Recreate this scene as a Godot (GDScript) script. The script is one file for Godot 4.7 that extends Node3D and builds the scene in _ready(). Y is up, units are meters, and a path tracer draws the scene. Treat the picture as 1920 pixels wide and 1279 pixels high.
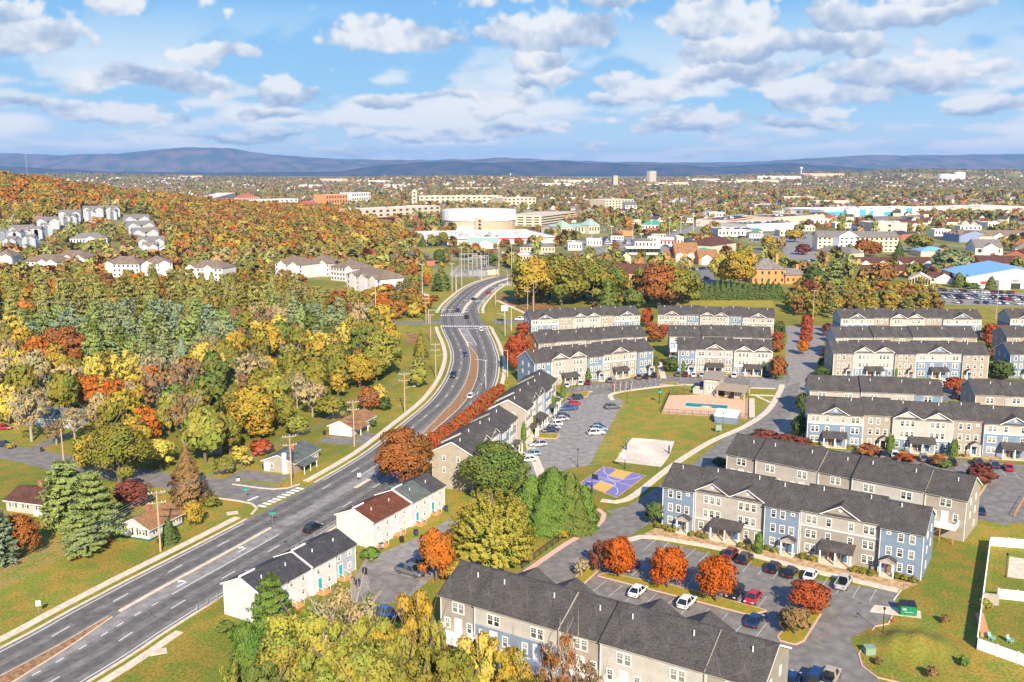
extends Node3D
# An aerial view over a Virginia town in autumn: townhouse rows, a divided road, woods, a town and far ridges.

var M := {}
var names := {}
var reg := []
var marks := []
var rng := RandomNumberGenerator.new()
var noise := FastNoiseLite.new()
var keepout := []          # [centre, radius] where no scattered tree may stand
var lanes := []            # polylines kept clear of scattered trees: [points, half width]
var cache := {}

class MB:
	var v := PackedVector3Array()
	var n := PackedVector3Array()
	var c := PackedColorArray()
	var x := Transform3D()
	var col := Color.WHITE
	func tri(a: Vector3, b: Vector3, d: Vector3):        # corners run counter-clockwise seen from outside
		a = x * a; b = x * b; d = x * d
		var m := (b - a).cross(d - a).normalized()
		v.append_array([a, d, b]); n.append_array([m, m, m]); c.append_array([col, col, col])
	func quad(a: Vector3, b: Vector3, d: Vector3, e: Vector3):
		tri(a, b, d); tri(a, d, e)
	func box(lo: Vector3, hi: Vector3):
		var p := []
		for k in 8: p.append(Vector3(hi.x if k & 1 else lo.x, hi.y if k & 2 else lo.y, hi.z if k & 4 else lo.z))
		quad(p[4], p[5], p[7], p[6]); quad(p[1], p[0], p[2], p[3]); quad(p[5], p[1], p[3], p[7])
		quad(p[0], p[4], p[6], p[2]); quad(p[6], p[7], p[3], p[2]); quad(p[0], p[1], p[5], p[4])
	func tube(a: Vector3, b: Vector3, r0: float, r1: float, sides := 6, caps := true):
		var d := (b - a).normalized()
		var s := d.cross(Vector3.RIGHT if absf(d.x) < 0.9 else Vector3.UP).normalized()
		var t := d.cross(s)
		for k in sides:
			var e := TAU * k / sides; var f := TAU * (k + 1) / sides
			var p := s * cos(e) + t * sin(e); var q := s * cos(f) + t * sin(f)
			quad(a + p * r0, a + q * r0, b + q * r1, b + p * r1)
			if caps:
				tri(b, b + p * r1, b + q * r1); tri(a, a + q * r0, a + p * r0)
	func ball(o: Vector3, r: Vector3, seg := 8, rows := 5):
		for i in rows:
			for k in seg:
				var g := []
				for w in [[i, k], [i, k + 1], [i + 1, k + 1], [i + 1, k]]:
					var la: float = -PI / 2 + PI * w[0] / rows; var lo: float = TAU * w[1] / seg
					g.append(o + Vector3(cos(la) * sin(lo), sin(la), cos(la) * cos(lo)) * r)
				quad(g[0], g[1], g[2], g[3])
	func poly(pts: PackedVector2Array, y: float):        # flat polygon of x, z points, facing up
		var t := Geometry2D.triangulate_polygon(pts)
		for k in range(0, t.size(), 3):
			var a := pts[t[k]]; var b := pts[t[k + 1]]; var d := pts[t[k + 2]]
			if (b - a).cross(d - a) > 0: var w := b; b = d; d = w
			tri(Vector3(a.x, y, a.y), Vector3(b.x, y, b.y), Vector3(d.x, y, d.y))
	func slab(pts: PackedVector2Array, y0: float, y1: float):
		poly(pts, y1)
		var cw := Geometry2D.is_polygon_clockwise(pts)
		for k in pts.size():
			var a := pts[k]; var b := pts[(k + 1) % pts.size()]
			if not cw: var w := a; a = b; b = w
			quad(Vector3(a.x, y0, a.y), Vector3(b.x, y0, b.y), Vector3(b.x, y1, b.y), Vector3(a.x, y1, a.y))
	func into(m: ArrayMesh, mt: Material):
		if v.is_empty(): return
		var a := []
		a.resize(Mesh.ARRAY_MAX)
		a[Mesh.ARRAY_VERTEX] = v; a[Mesh.ARRAY_NORMAL] = n; a[Mesh.ARRAY_COLOR] = c
		m.add_surface_from_arrays(Mesh.PRIMITIVE_TRIANGLES, a)
		m.surface_set_material(m.get_surface_count() - 1, mt)

func mesh_of(list: Array) -> ArrayMesh:                  # [builder, material name, ...]
	var m := ArrayMesh.new()
	for k in range(0, list.size(), 2): list[k].into(m, M[list[k + 1]] if list[k + 1] is String else list[k + 1])
	return m

func numbered(called: String) -> String:
	if not names.has(called):
		names[called] = 0
		return called
	names[called] += 1
	return "%s_%03d" % [called, names[called]]

func obj(called: String, list: Array, parent: Node = self, xf := Transform3D()) -> MeshInstance3D:
	return put(called, mesh_of(list), parent, xf)

func put(called: String, m: Mesh, parent: Node = self, xf := Transform3D()) -> MeshInstance3D:
	var o := MeshInstance3D.new()
	o.mesh = m
	if parent == self: o.name = numbered(called)
	else:
		var taken := {}
		var k := 0
		if parent.has_meta("n_" + called): k = parent.get_meta("n_" + called)
		o.name = called if k == 0 else "%s_%03d" % [called, k]
		parent.set_meta("n_" + called, k + 1)
	parent.add_child(o, true)
	o.transform = xf
	return o

func thing(called: String, at := Vector3.ZERO, turn := 0.0) -> Node3D:
	var o := Node3D.new()
	o.name = numbered(called)
	add_child(o, true)
	o.position = at
	o.rotation.y = turn
	return o

func tag(o: Node, label: String, category: String, group := ""):
	o.set_meta("label", label); o.set_meta("category", category)
	if group: o.set_meta("group", group)

func auto(o: Node3D, desc: String, category: String, group := "", at = null):   # labelled at the end, by the landmark it stands near
	reg.append([o, desc, category, group, at if at != null else o.position])

func mark(phrase: String, p: Vector2):
	marks.append([phrase, p])

func finish_labels():
	var by := {}
	for r in reg:
		var best = null; var bd := 1e18
		for m in marks:
			var d: float = (m[1] - Vector2(r[4].x, r[4].z)).length()
			if d < bd: bd = d; best = m
		var key: String = r[1] + "|" + best[0]
		if not by.has(key): by[key] = []
		by[key].append([bd, r, best[0]])
	for key in by:
		var l: Array = by[key]
		l.sort_custom(func(a, b): return a[0] < b[0])
		for k in l.size():
			var th := "%d%s" % [k + 1, "th" if (k + 1) % 100 in [11, 12, 13] else {1: "st", 2: "nd", 3: "rd"}.get((k + 1) % 10, "th")]
			var how: String = "near " if l.size() == 1 else "closest to " if k == 0 else th + " closest to "
			tag(l[k][1][0], "%s, %s%s" % [l[k][1][1], how, l[k][2]], l[k][1][2], l[k][1][3])

func struct(o: Node) -> Node:
	o.set_meta("kind", "structure")
	return o

func stuff(o: Node, label := "", category := "") -> Node:
	o.set_meta("kind", "stuff")
	if label: tag(o, label, category)
	return o

func clean_counts(o: Node):                              # drop the counters used for naming parts
	for k in o.get_meta_list():
		if String(k).begins_with("n_"): o.remove_meta(k)
	for c in o.get_children(): clean_counts(c)

func lin(r: float, g: float, b: float) -> Color:
	return Color(r, g, b).linear_to_srgb()

func mat(called: String, c: Color, rough := 0.85, spec := 0.5, metal := 0.0) -> StandardMaterial3D:
	var m := StandardMaterial3D.new()
	m.albedo_color = c.linear_to_srgb()
	m.roughness = rough; m.metallic_specular = spec; m.metallic = metal
	m.resource_name = called
	M[called] = m
	return m

func tex(size: int, seed_: int, fn: Callable) -> ImageTexture:      # tiling picture from two seamless noises: fn(coarse, fine, x, y) -> colour
	var a := FastNoiseLite.new(); a.seed = seed_; a.frequency = 0.012; a.fractal_octaves = 4
	var b := FastNoiseLite.new(); b.seed = seed_ + 7; b.frequency = 0.12; b.fractal_octaves = 2
	var ia := a.get_seamless_image(size, size); var ib := b.get_seamless_image(size, size)
	ia.convert(Image.FORMAT_L8); ib.convert(Image.FORMAT_L8)
	var da := ia.get_data(); var db := ib.get_data()
	var out := PackedByteArray(); out.resize(size * size * 3)
	for k in size * size:
		var c: Color = fn.call(da[k] / 255.0, db[k] / 255.0, k % size, k / size)
		out[k * 3] = int(clampf(c.r, 0, 1) * 255); out[k * 3 + 1] = int(clampf(c.g, 0, 1) * 255); out[k * 3 + 2] = int(clampf(c.b, 0, 1) * 255)
	return ImageTexture.create_from_image(Image.create_from_data(size, size, false, Image.FORMAT_RGB8, out))

func textured(called: String, c: Color, t: Texture2D, metres: float, rough := 0.9, world := true) -> StandardMaterial3D:
	var m := mat(called, c, rough, 0.3)
	m.albedo_texture = t
	m.uv1_triplanar = true
	m.uv1_world_triplanar = world
	m.uv1_scale = Vector3.ONE / metres
	return m

func hgt(x: float, z: float) -> float:                   # the lie of the land: level ground near, hills beyond
	var h := 0.0
	for g in [[-790, -1180, 335, 330, 62], [-330, -1190, 260, 200, 5], [-250, -4300, 900, 700, 34], [2400, -5200, 1500, 900, 70], [1900, -6500, 800, 500, 40], [-2600, -5200, 1600, 900, 45], [700, -2300, 900, 350, 12], [1400, -1900, 500, 300, 10]]:
		var p: float = (x - g[0]) / g[2]; var q: float = (z - g[1]) / g[3]
		var e := p * p + q * q
		if e < 4.4: h += g[4] * (exp(-e) - 0.01228)
	return h

func V(x: float, z: float) -> Vector2:
	return Vector2(x, z)
func sky_picture() -> ImageTexture:
	var w := 682; var h := 1024
	var blobs := [ [-26.68, 6.69, 3.35, 1.66], [-27.69, 7.79, 2.44, 1.12], [-20.23, 4.85, 4.12, 0.96], [-21.62, 5.10, 1.83, 0.90], [-16.48, 6.50, 2.38, 0.70], [-13.05, 4.47, 2.07, 0.83], [-13.80, 3.36, 1.83, 0.45], [-6.69, 7.57, 3.72, 1.34], [-8.57, 8.20, 1.52, 0.90], [-7.63, 3.90, 1.77, 0.64], [-3.51, 4.15, 2.13, 0.58], [-1.92, 3.45, 1.83, 0.51], [3.20, 7.79, 4.58, 1.86], [1.60, 6.37, 1.83, 0.96], [2.56, 5.36, 2.20, 0.64], [6.06, 5.10, 1.89, 0.70], [5.42, 4.15, 1.83, 0.64], [8.57, 9.88, 7.93, 1.02], [11.37, 8.26, 4.58, 1.60], [15.30, 6.69, 6.41, 1.47], [18.52, 8.26, 1.83, 1.28], [22.18, 8.26, 4.27, 0.96], [25.13, 9.35, 3.66, 1.15], [13.50, 5.42, 4.27, 1.09], [20.23, 4.95, 5.79, 1.34], [18.52, 4.15, 3.66, 0.90], [11.67, 2.72, 4.58, 0.77], [8.89, 4.72, 2.01, 0.70], [16.19, 2.56, 3.66, 0.58], [26.42, 5.42, 1.22, 0.38], [27.19, 3.36, 2.75, 0.77], [-27.19, 3.36, 1.83, 0.70], [-24.86, 3.20, 3.66, 0.64], [-21.35, 3.13, 2.44, 0.51], [-17.94, 9.51, 0.67, 0.64], [-25.91, 10.07, 1.22, 0.26], [1.28, 2.56, 2.44, 0.64], [-10.13, 2.24, 2.75, 0.51], [-15.00, 1.85, 4.27, 0.45], [-4.15, 2.08, 3.66, 0.51] ]
	var f := FastNoiseLite.new(); f.seed = 11; f.frequency = 0.16; f.fractal_octaves = 5; f.fractal_gain = 0.52
	var g := FastNoiseLite.new(); g.seed = 5; g.frequency = 0.055; g.fractal_octaves = 3
	var row := PackedByteArray(); row.resize(w * 3)
	var out := PackedByteArray()
	var near := []
	for j in h:
		var el := 90.0 - 90.0 * (j + 0.5) / h
		near.clear()
		for b in blobs:
			if absf(el - b[1]) < b[3] * 1.9 + 0.6: near.append(b)
		var t := pow(clampf(1.0 - el / 34.0, 0, 1), 1.7)
		var air := Color(0.25, 0.585, 0.965).lerp(Color(0.76, 0.91, 0.985), t)
		air = air.lerp(Color(0.95, 0.975, 1.0), clampf((4.0 - el) / 4.0, 0, 1) * 0.75)
		air = air.lerp(Color(0.22, 0.52, 0.90), clampf((el - 16.0) / 50.0, 0, 1))
		var yy := 9.0 * log(el + 1.2) if el < 20 else 27.5 + (el - 20.0) * 0.75
		var ys := 17.0 * log(el + 0.9)
		for i in w:
			var az := -30.0 + 60.0 * (i + 0.5) / w
			var a := az * TAU / 60.0
			var px := cos(a) * 9.55; var pz := sin(a) * 9.55
			var d := -0.55
			var top := 0.0
			var e1 := f.get_noise_3d(px, yy * 1.15, pz)
			var wx := az + e1 * 1.8; var wy := el + e1 * 0.75
			for b in near:
				var dx: float = absf(wx - b[0])
				if dx > 30.0: dx = 60.0 - dx
				dx /= b[2]
				var dy: float = (wy - b[1]) / (b[3] * 0.86)
				if dy < 0.0: dy *= 1.5
				var q := 1.0 - sqrt(dx * dx + dy * dy)
				if q > d:
					d = q; top = dy
			if el > 12.5:                                        # more of the same cumulus overhead
				var q := g.get_noise_3d(px, yy, pz) * 2.0 - 0.42
				q = lerpf(-0.55, q, clampf((el - 12.5) / 4.0, 0, 1))
				if q > d:
					d = q; top = q * 0.8 - 0.1
			else:                                                # loose cloudlets between
				var q := f.get_noise_3d(px * 0.85 + 30.0, yy * 1.5, pz * 0.85) * 1.5 - 0.5
				if q > d:
					d = q; top = q + 0.1
			var e2 := f.get_noise_3d(px * 2.6, yy * 3.2 + 40.0, pz * 2.6)
			var e4 := f.get_noise_3d(px * 6.5, yy * 8.0 + 90.0, pz * 6.5)
			var dens := d + e1 * 0.85 + e2 * 0.5 + e4 * 0.26
			var c := air
			var low := clampf((9.5 - el) / 5.0, 0, 1)
			if low > 0:                                          # thin layers of far cloud above the ridges
				var s := g.get_noise_3d(px * 1.5, ys * 1.6, pz * 1.5) + 0.55 * f.get_noise_3d(px * 1.4, ys * 1.35 + 9.0, pz * 1.4)
				var al := smoothstep(-0.08, 0.2, s + low * 0.1) * low * 0.92
				var lit := clampf(0.5 + 2.1 * (s - 0.08), 0, 1)
				c = c.lerp(Color(0.83, 0.89, 0.95).lerp(Color(1.0, 1.0, 1.0), lit), al)
			var al2 := smoothstep(-0.04, 0.24, dens)
			if al2 > 0:
				var e3 := f.get_noise_3d(px * 1.04, yy * 1.15 + 1.5, pz * 1.04)
				var lit := clampf(0.58 + 0.46 * top + (e1 - e3) * 1.3 + e2 * 0.5 + e4 * 0.4 - maxf(dens - 0.5, 0.0) * 0.25, 0, 1)
				var body := Color(0.655, 0.73, 0.845).lerp(Color(1.0, 0.99, 0.985), lit)
				c = c.lerp(body, al2 * 0.9)
			row[i * 3] = int(c.r * 255); row[i * 3 + 1] = int(c.g * 255); row[i * 3 + 2] = int(c.b * 255)
		for k in 6: out.append_array(row)
	# the panorama starts straight ahead (-z); each 60 degree tile is centred there
	var below := PackedByteArray(); below.resize(w * 6 * 3)
	for i in w * 6:
		below[i * 3] = 150; below[i * 3 + 1] = 150; below[i * 3 + 2] = 130
	for j in h: out.append_array(below)
	var im := Image.create_from_data(w * 6, h * 2, false, Image.FORMAT_RGB8, out)
	var turned := Image.create(w * 6, h * 2, false, Image.FORMAT_RGB8)
	turned.blit_rect(im, Rect2i(w / 2, 0, w * 6 - w / 2, h * 2), Vector2i.ZERO)
	turned.blit_rect(im, Rect2i(0, 0, w / 2, h * 2), Vector2i(w * 6 - w / 2, 0))
	return ImageTexture.create_from_image(turned)

func _ready():
	var cam := Camera3D.new(); cam.name = "camera"
	add_child(cam)
	cam.position = Vector3(0, 68, 0)
	cam.rotation_degrees = Vector3(-10.29, 0, 0)
	cam.fov = 39.89
	cam.near = 1.0
	cam.far = 60000.0
	var env := Environment.new()
	env.background_mode = Environment.BG_SKY
	var sm := PanoramaSkyMaterial.new()
	sm.panorama = sky_picture()
	env.sky = Sky.new(); env.sky.sky_material = sm
	env.background_energy_multiplier = 0.505
	env.tonemap_mode = Environment.TONE_MAPPER_LINEAR
	env.tonemap_exposure = 1.98
	env.sdfgi_enabled = true; env.ssao_enabled = true; env.ssil_enabled = true
	env.fog_enabled = true
	env.fog_density = 0.000052
	env.fog_light_color = Color(0.52, 0.75, 1.0)
	var we := WorldEnvironment.new(); we.name = "world_environment"
	we.environment = env
	add_child(we)
	var sun := DirectionalLight3D.new(); sun.name = "sun"
	add_child(sun)
	sun.light_energy = 1.45
	sun.light_color = Color(1.0, 0.93, 0.82)
	sun.light_angular_distance = 0.5
	sun.shadow_enabled = true
	sun.look_at_from_position(Vector3(0.19, 0.625, 1.0) * 100.0, Vector3.ZERO)     # low autumn sun behind the right shoulder
	make_materials()
	make_ground()
	make_roads()
	make_town()
	make_townhouses()
	make_cottages()
	make_cars()
	make_street_things()
	make_trees()
	make_far_town()
	finish_labels()
	clean_counts(self)
func make_materials():
	var grain := tex(256, 3, func(a, b, _x, _y): var k: float = 0.93 + (a - 0.5) * 0.2 + (b - 0.5) * 0.14; return Color(k, k, k))
	var tar := tex(512, 21, func(a, b, _x, _y): var k: float = 0.90 + (a - 0.5) * 0.22 + (b - 0.5) * 0.12; return Color(k, k, k * 1.01))
	var turf := tex(512, 41, func(a, b, _x, _y):
		var k: float = clampf((a - 0.5) * 2.8 + 0.5, 0, 1)
		return Color(0.98, 0.90, 0.66).lerp(Color(0.80, 0.90, 0.60), k) * (0.93 + (b - 0.5) * 0.34))
	var shingle := tex(512, 61, func(a, b, x, y):
		var h: int = (x / 5) * 7919 + (y / 4) * 104729 + ((x / 5) * (y / 4)) * 31
		var k: float = 0.62 + (a - 0.5) * 0.25 + (b - 0.5) * 0.3 + float((h * 2654435761) >> 7 & 255) / 255.0 * 0.30
		return Color(k, k * 0.985, k * 0.97))
	var mulch := tex(256, 81, func(a, b, _x, _y): return Color(1.0, 0.94, 0.87) * (0.80 + (a - 0.5) * 0.4 + (b - 0.5) * 0.7))
	textured("grass", Color(0.30, 0.28, 0.10), turf, 38.0, 1.0).vertex_color_use_as_albedo = true
	M.grass.albedo_color = Color.WHITE
	textured("asphalt", Color(0.255, 0.236, 0.208), tar, 17.0)
	textured("asphalt_dark", Color(0.172, 0.16, 0.142), tar, 13.0)
	textured("asphalt_lane", Color(0.24, 0.224, 0.198), tar, 15.0)
	textured("asphalt_light", Color(0.335, 0.312, 0.278), tar, 15.0)
	textured("concrete", Color(0.76, 0.64, 0.48), grain, 5.0)
	textured("gravel_beige", Color(0.74, 0.57, 0.36), mulch, 4.0)
	textured("mulch", Color(0.50, 0.32, 0.19), mulch, 3.0)
	textured("sand", Color(0.78, 0.67, 0.53), grain, 31.0)
	textured("pool_paving", Color(0.78, 0.50, 0.31), grain, 4.0)
	textured("dry_field", Color(0.42, 0.28, 0.12), mulch, 14.0)
	textured("needle_litter", Color(0.40, 0.20, 0.07), mulch, 5.0)
	textured("grass_flat", Color(0.45, 0.36, 0.09), turf, 9.0, 1.0)
	textured("mown", Color(0.50, 0.40, 0.13), turf, 25.0, 1.0)
	textured("bay_paint", Color(0.56, 0.55, 0.53), grain, 3.0)
	mat("line_white", Color(0.78, 0.76, 0.72), 0.8)
	mat("kerb_pink", Color(0.62, 0.40, 0.32), 0.9)
	mat("court_purple", Color(0.19, 0.17, 0.37), 0.75)
	mat("court_yellow", Color(0.62, 0.38, 0.09), 0.75)
	for r in [["roof_charcoal", Color(0.115, 0.108, 0.105)], ["roof_slate", Color(0.085, 0.088, 0.098)], ["roof_grey", Color(0.11, 0.105, 0.115)], ["roof_red", Color(0.20, 0.075, 0.045)], ["roof_tan", Color(0.42, 0.23, 0.11)], ["roof_brown", Color(0.16, 0.075, 0.055)], ["roof_green_grey", Color(0.17, 0.20, 0.19)], ["roof_taupe", Color(0.30, 0.235, 0.18)], ["roof_stone", Color(0.30, 0.28, 0.26)]]:
		textured(r[0], r[1] * 1.2, shingle, 17.0, 0.95)
	var lap := tex(128, 91, func(a, b, _x, y): var k: float = (0.97 if y % 16 < 13 else 0.87) + (a - 0.5) * 0.10 + (b - 0.5) * 0.05; return Color(k, k, k))
	for r in [["siding_blue", Color(0.205, 0.275, 0.375)], ["siding_taupe", Color(0.345, 0.315, 0.27)], ["siding_cream", Color(0.445, 0.41, 0.37)], ["siding_tan", Color(0.375, 0.33, 0.28)], ["siding_pale", Color(0.49, 0.47, 0.44)], ["siding_white", Color(0.66, 0.66, 0.665)], ["siding_sand", Color(0.41, 0.365, 0.305)], ["siding_grey_blue", Color(0.44, 0.48, 0.54)]]:
		textured(r[0], r[1], lap, 2.4, 0.75)
	mat("trim_white", Color(0.80, 0.79, 0.77), 0.6)
	mat("trim_dark", Color(0.06, 0.055, 0.055), 0.7)
	mat("metal_grey", Color(0.35, 0.36, 0.38), 0.45, 0.5, 0.4)
	mat("black_metal", Color(0.02, 0.02, 0.022), 0.5)
	mat("pane_dark", Color(0.035, 0.042, 0.045), 0.08, 0.7)
	mat("pane_blind", Color(0.19, 0.20, 0.18), 0.12, 0.6)
	mat("pane_green", Color(0.085, 0.10, 0.085), 0.1, 0.6)
	mat("door_brown", Color(0.22, 0.13, 0.085), 0.6)
	mat("door_teal", Color(0.02, 0.36, 0.46), 0.6)
	mat("door_white", Color(0.74, 0.73, 0.71), 0.6)
	mat("door_blue", Color(0.05, 0.13, 0.24), 0.6)
	mat("deck_wood", Color(0.48, 0.24, 0.12), 0.85)
	mat("wood_pole", Color(0.46, 0.33, 0.23), 0.9)
	mat("steel_pole", Color(0.52, 0.50, 0.47), 0.6)
	mat("tyre", Color(0.015, 0.015, 0.016), 0.9)
	mat("rim", Color(0.42, 0.42, 0.44), 0.35, 0.5, 0.8)
	mat("headlight", Color(0.75, 0.77, 0.78), 0.15)
	mat("taillight", Color(0.34, 0.015, 0.015), 0.25)
	mat("car_glass", Color(0.012, 0.016, 0.018), 0.05, 0.8)
	mat("pool_water", Color(0.012, 0.22, 0.24), 0.35, 0.15)
	mat("green_paint", Color(0.01, 0.22, 0.10), 0.5)
	mat("sign_green", Color(0.0, 0.32, 0.22), 0.5)
	mat("plastic_white", Color(0.82, 0.82, 0.84), 0.45)
	mat("brick_orange", Color(0.56, 0.26, 0.10), 0.9)
	mat("brick_tan", Color(0.50, 0.38, 0.27), 0.9)
	mat("brick_red", Color(0.42, 0.15, 0.09), 0.9)
	mat("chimney_brick", Color(0.33, 0.13, 0.08), 0.95)
	mat("stone_dark", Color(0.16, 0.115, 0.085), 0.95)
	mat("foundation_green", Color(0.03, 0.14, 0.10), 0.8)
	mat("wall_cream", Color(0.58, 0.49, 0.38), 0.85)
	mat("wall_white", Color(0.68, 0.66, 0.63), 0.8)
	mat("wall_pale_yellow", Color(0.80, 0.66, 0.45), 0.85)
	mat("wall_pink", Color(0.66, 0.50, 0.40), 0.85)
	mat("wall_blue_shade", Color(0.22, 0.27, 0.42), 0.8)  # wall colour with the bluish cast of shade painted in
	mat("metal_white", Color(0.80, 0.83, 0.86), 0.4)
	mat("roof_blue", Color(0.20, 0.42, 0.62), 0.5)
	mat("roof_teal", Color(0.30, 0.44, 0.37), 0.5)
	mat("roof_emerald", Color(0.06, 0.30, 0.20), 0.5)
	mat("roof_membrane", Color(0.66, 0.62, 0.56), 0.85)
	mat("roof_tar", Color(0.05, 0.05, 0.055), 0.9)
	mat("roof_clay", Color(0.42, 0.11, 0.07), 0.8)
	mat("red_paint", Color(0.50, 0.03, 0.02), 0.5)
	mat("shop_blue", Color(0.08, 0.38, 0.66), 0.5)
	mat("bark", Color(0.15, 0.115, 0.085), 0.95)
	mat("bark_pale", Color(0.34, 0.29, 0.23), 0.95)
	mat("metal_roof_tan", Color(0.30, 0.24, 0.18), 0.6)
	mat("mint", Color(0.26, 0.46, 0.40), 0.5)
	mat("cabinet_green", Color(0.22, 0.32, 0.22), 0.6)
	mat("bin_blue", Color(0.03, 0.05, 0.11), 0.6)
	mat("fabric_magenta", Color(0.40, 0.02, 0.13), 0.8)

func smooth_line(pts: Array, step := 3.0) -> PackedVector2Array:
	var cv := Curve2D.new()
	for k in pts.size():
		var p: Vector2 = pts[k]
		var t: Vector2 = (pts[mini(k + 1, pts.size() - 1)] - pts[maxi(k - 1, 0)]) / 6.0
		cv.add_point(p, -t, t)
	var out := PackedVector2Array()
	var l := cv.get_baked_length()
	var n := maxi(2, int(l / step))
	for k in n + 1: out.append(cv.sample_baked(l * k / n, true))
	return out

func shifted(line: PackedVector2Array, off) -> PackedVector2Array:      # off: metres to the right, or a function of the point
	var out := PackedVector2Array()
	for k in line.size():
		var t := (line[mini(k + 1, line.size() - 1)] - line[maxi(k - 1, 0)]).normalized()
		out.append(line[k] + Vector2(-t.y, t.x) * (off if off is float else off.call(line[k])))
	return out

func band(mb: MB, a: PackedVector2Array, b: PackedVector2Array, y: float, sides := 0.0):   # strip between two lines of equal length, a on the left
	for k in a.size() - 1:
		mb.quad(Vector3(a[k].x, y, a[k].y), Vector3(b[k].x, y, b[k].y), Vector3(b[k + 1].x, y, b[k + 1].y), Vector3(a[k + 1].x, y, a[k + 1].y))
		if sides > 0:
			mb.quad(Vector3(a[k + 1].x, y, a[k + 1].y), Vector3(a[k + 1].x, y - sides, a[k + 1].y), Vector3(a[k].x, y - sides, a[k].y), Vector3(a[k].x, y, a[k].y))
			mb.quad(Vector3(b[k].x, y, b[k].y), Vector3(b[k].x, y - sides, b[k].y), Vector3(b[k + 1].x, y - sides, b[k + 1].y), Vector3(b[k + 1].x, y, b[k + 1].y))
	if sides > 0:
		for e in [0, a.size() - 1]:
			var p := Vector3(a[e].x, y, a[e].y); var q := Vector3(b[e].x, y, b[e].y)
			if e > 0: var w := p; p = q; q = w
			mb.quad(q, p, p - Vector3(0, sides, 0), q - Vector3(0, sides, 0))

func path(called: String, pts: Array, width: float, m: String, y := 0.006, sides := 0.0, keep := true) -> Node:
	var l := smooth_line(pts)
	var mb := MB.new()
	band(mb, shifted(l, -width / 2), shifted(l, width / 2), y, sides)
	if keep: lanes.append([l, width / 2 + 2.0])
	return struct(obj(called, [mb, m]))

func flat(called: String, pts: Array, m: String, y := 0.006, keep := true) -> Node:
	var mb := MB.new()
	var p := PackedVector2Array(pts)
	mb.poly(p, y)
	if keep: lanes.append([p, -1.0])
	return struct(obj(called, [mb, m]))

func kerb(pts: Array, m := "concrete", w := 0.22) -> Node:
	return path("kerb", pts, w, m, 0.125, 0.14, false)

func table(t: Array, z: float) -> float:
	for k in t.size() - 1:
		if z <= t[k + 1][0]: return lerpf(t[k][1], t[k + 1][1], clampf((z - t[k][0]) / (t[k + 1][0] - t[k][0]), 0, 1))
	return t[-1][1]

func make_ground():
	var xs := []; var zs := []
	var x := -12000.0
	while x < 12001.0:
		xs.append(x)
		x += clampf(absf(x) * 0.035, 5.0, 250.0) if absf(x) > 150 else 5.0
	var z := 120.0
	while z > -19000.0:
		zs.append(z)
		z -= clampf(absf(z) * 0.022, 5.0, 250.0)
	var patchy := FastNoiseLite.new(); patchy.seed = 77; patchy.frequency = 0.016; patchy.fractal_octaves = 4
	var wide := FastNoiseLite.new(); wide.seed = 78; wide.frequency = 0.0016; wide.fractal_octaves = 4
	var v := PackedVector3Array(); var nn := PackedVector3Array(); var c := PackedColorArray(); var ix := PackedInt32Array()
	for j in zs.size():
		for i in xs.size():
			var px: float = xs[i]; var pz: float = zs[j]
			var y := hgt(px, pz)
			v.append(Vector3(px, y, pz))
			nn.append(Vector3(hgt(px - 4, pz) - hgt(px + 4, pz), 8.0, hgt(px, pz - 4) - hgt(px, pz + 4)).normalized())
			var p := patchy.get_noise_2d(px, pz)
			var col := Color(0.285, 0.265, 0.085).lerp(Color(0.41, 0.345, 0.12), clampf(0.5 + p * 1.9, 0, 1))
			if pz < -540.0:                                       # town and countryside: worn verges, yards, fields
				var q := wide.get_noise_2d(px, pz)
				var town := Color(0.24, 0.21, 0.125).lerp(Color(0.42, 0.38, 0.30), clampf(0.5 + p * 1.4, 0, 1))
				var field := Color(0.58, 0.44, 0.27) if q > 0.12 else Color(0.24, 0.17, 0.11)
				town = town.lerp(field, clampf((-pz - 3200.0) / 900.0, 0, 1) * clampf((absf(q) - 0.06) * 9.0, 0, 1))
				col = col.lerp(town, clampf((-pz - 540.0) / 120.0, 0, 1))
			c.append(col)
	var w := xs.size()
	for j in zs.size() - 1:
		for i in w - 1:
			var a := j * w + i
			ix.append_array([a, a + w, a + 1, a + 1, a + w, a + w + 1])
	var arr := []; arr.resize(Mesh.ARRAY_MAX)
	arr[Mesh.ARRAY_VERTEX] = v; arr[Mesh.ARRAY_NORMAL] = nn; arr[Mesh.ARRAY_COLOR] = c; arr[Mesh.ARRAY_INDEX] = ix
	var m := ArrayMesh.new()
	m.add_surface_from_arrays(Mesh.PRIMITIVE_TRIANGLES, arr)
	m.surface_set_material(0, M.grass)
	struct(put("ground", m))
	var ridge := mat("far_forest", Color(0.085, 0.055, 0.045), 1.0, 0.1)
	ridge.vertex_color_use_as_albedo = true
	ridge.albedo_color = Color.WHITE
	ridges("mountains", 15500.0, 3200.0, 7, 1.0, [[-400, 292], [0, 288], [60, 291], [110, 293], [170, 291], [230, 290], [290, 284], [340, 280], [390, 278], [440, 281], [480, 288], [540, 294], [620, 299], [700, 301], [800, 301], [870, 300], [950, 297], [1010, 300], [1100, 303], [1250, 306], [1400, 305], [1500, 299], [1620, 293], [1760, 293], [1850, 291], [1920, 291], [2300, 294]])
	ridges("hills", 11800.0, 1500.0, 19, 0.45, [[-400, 318], [0, 312], [200, 322], [420, 324], [640, 322], [700, 312], [780, 305], [850, 303], [930, 306], [980, 304], [1080, 304], [1180, 309], [1275, 310], [1340, 314], [1420, 310], [1480, 306], [1560, 312], [1640, 318], [1800, 320], [2300, 318]])  # front range darkened in its colour, standing in for cloud shadow

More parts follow.
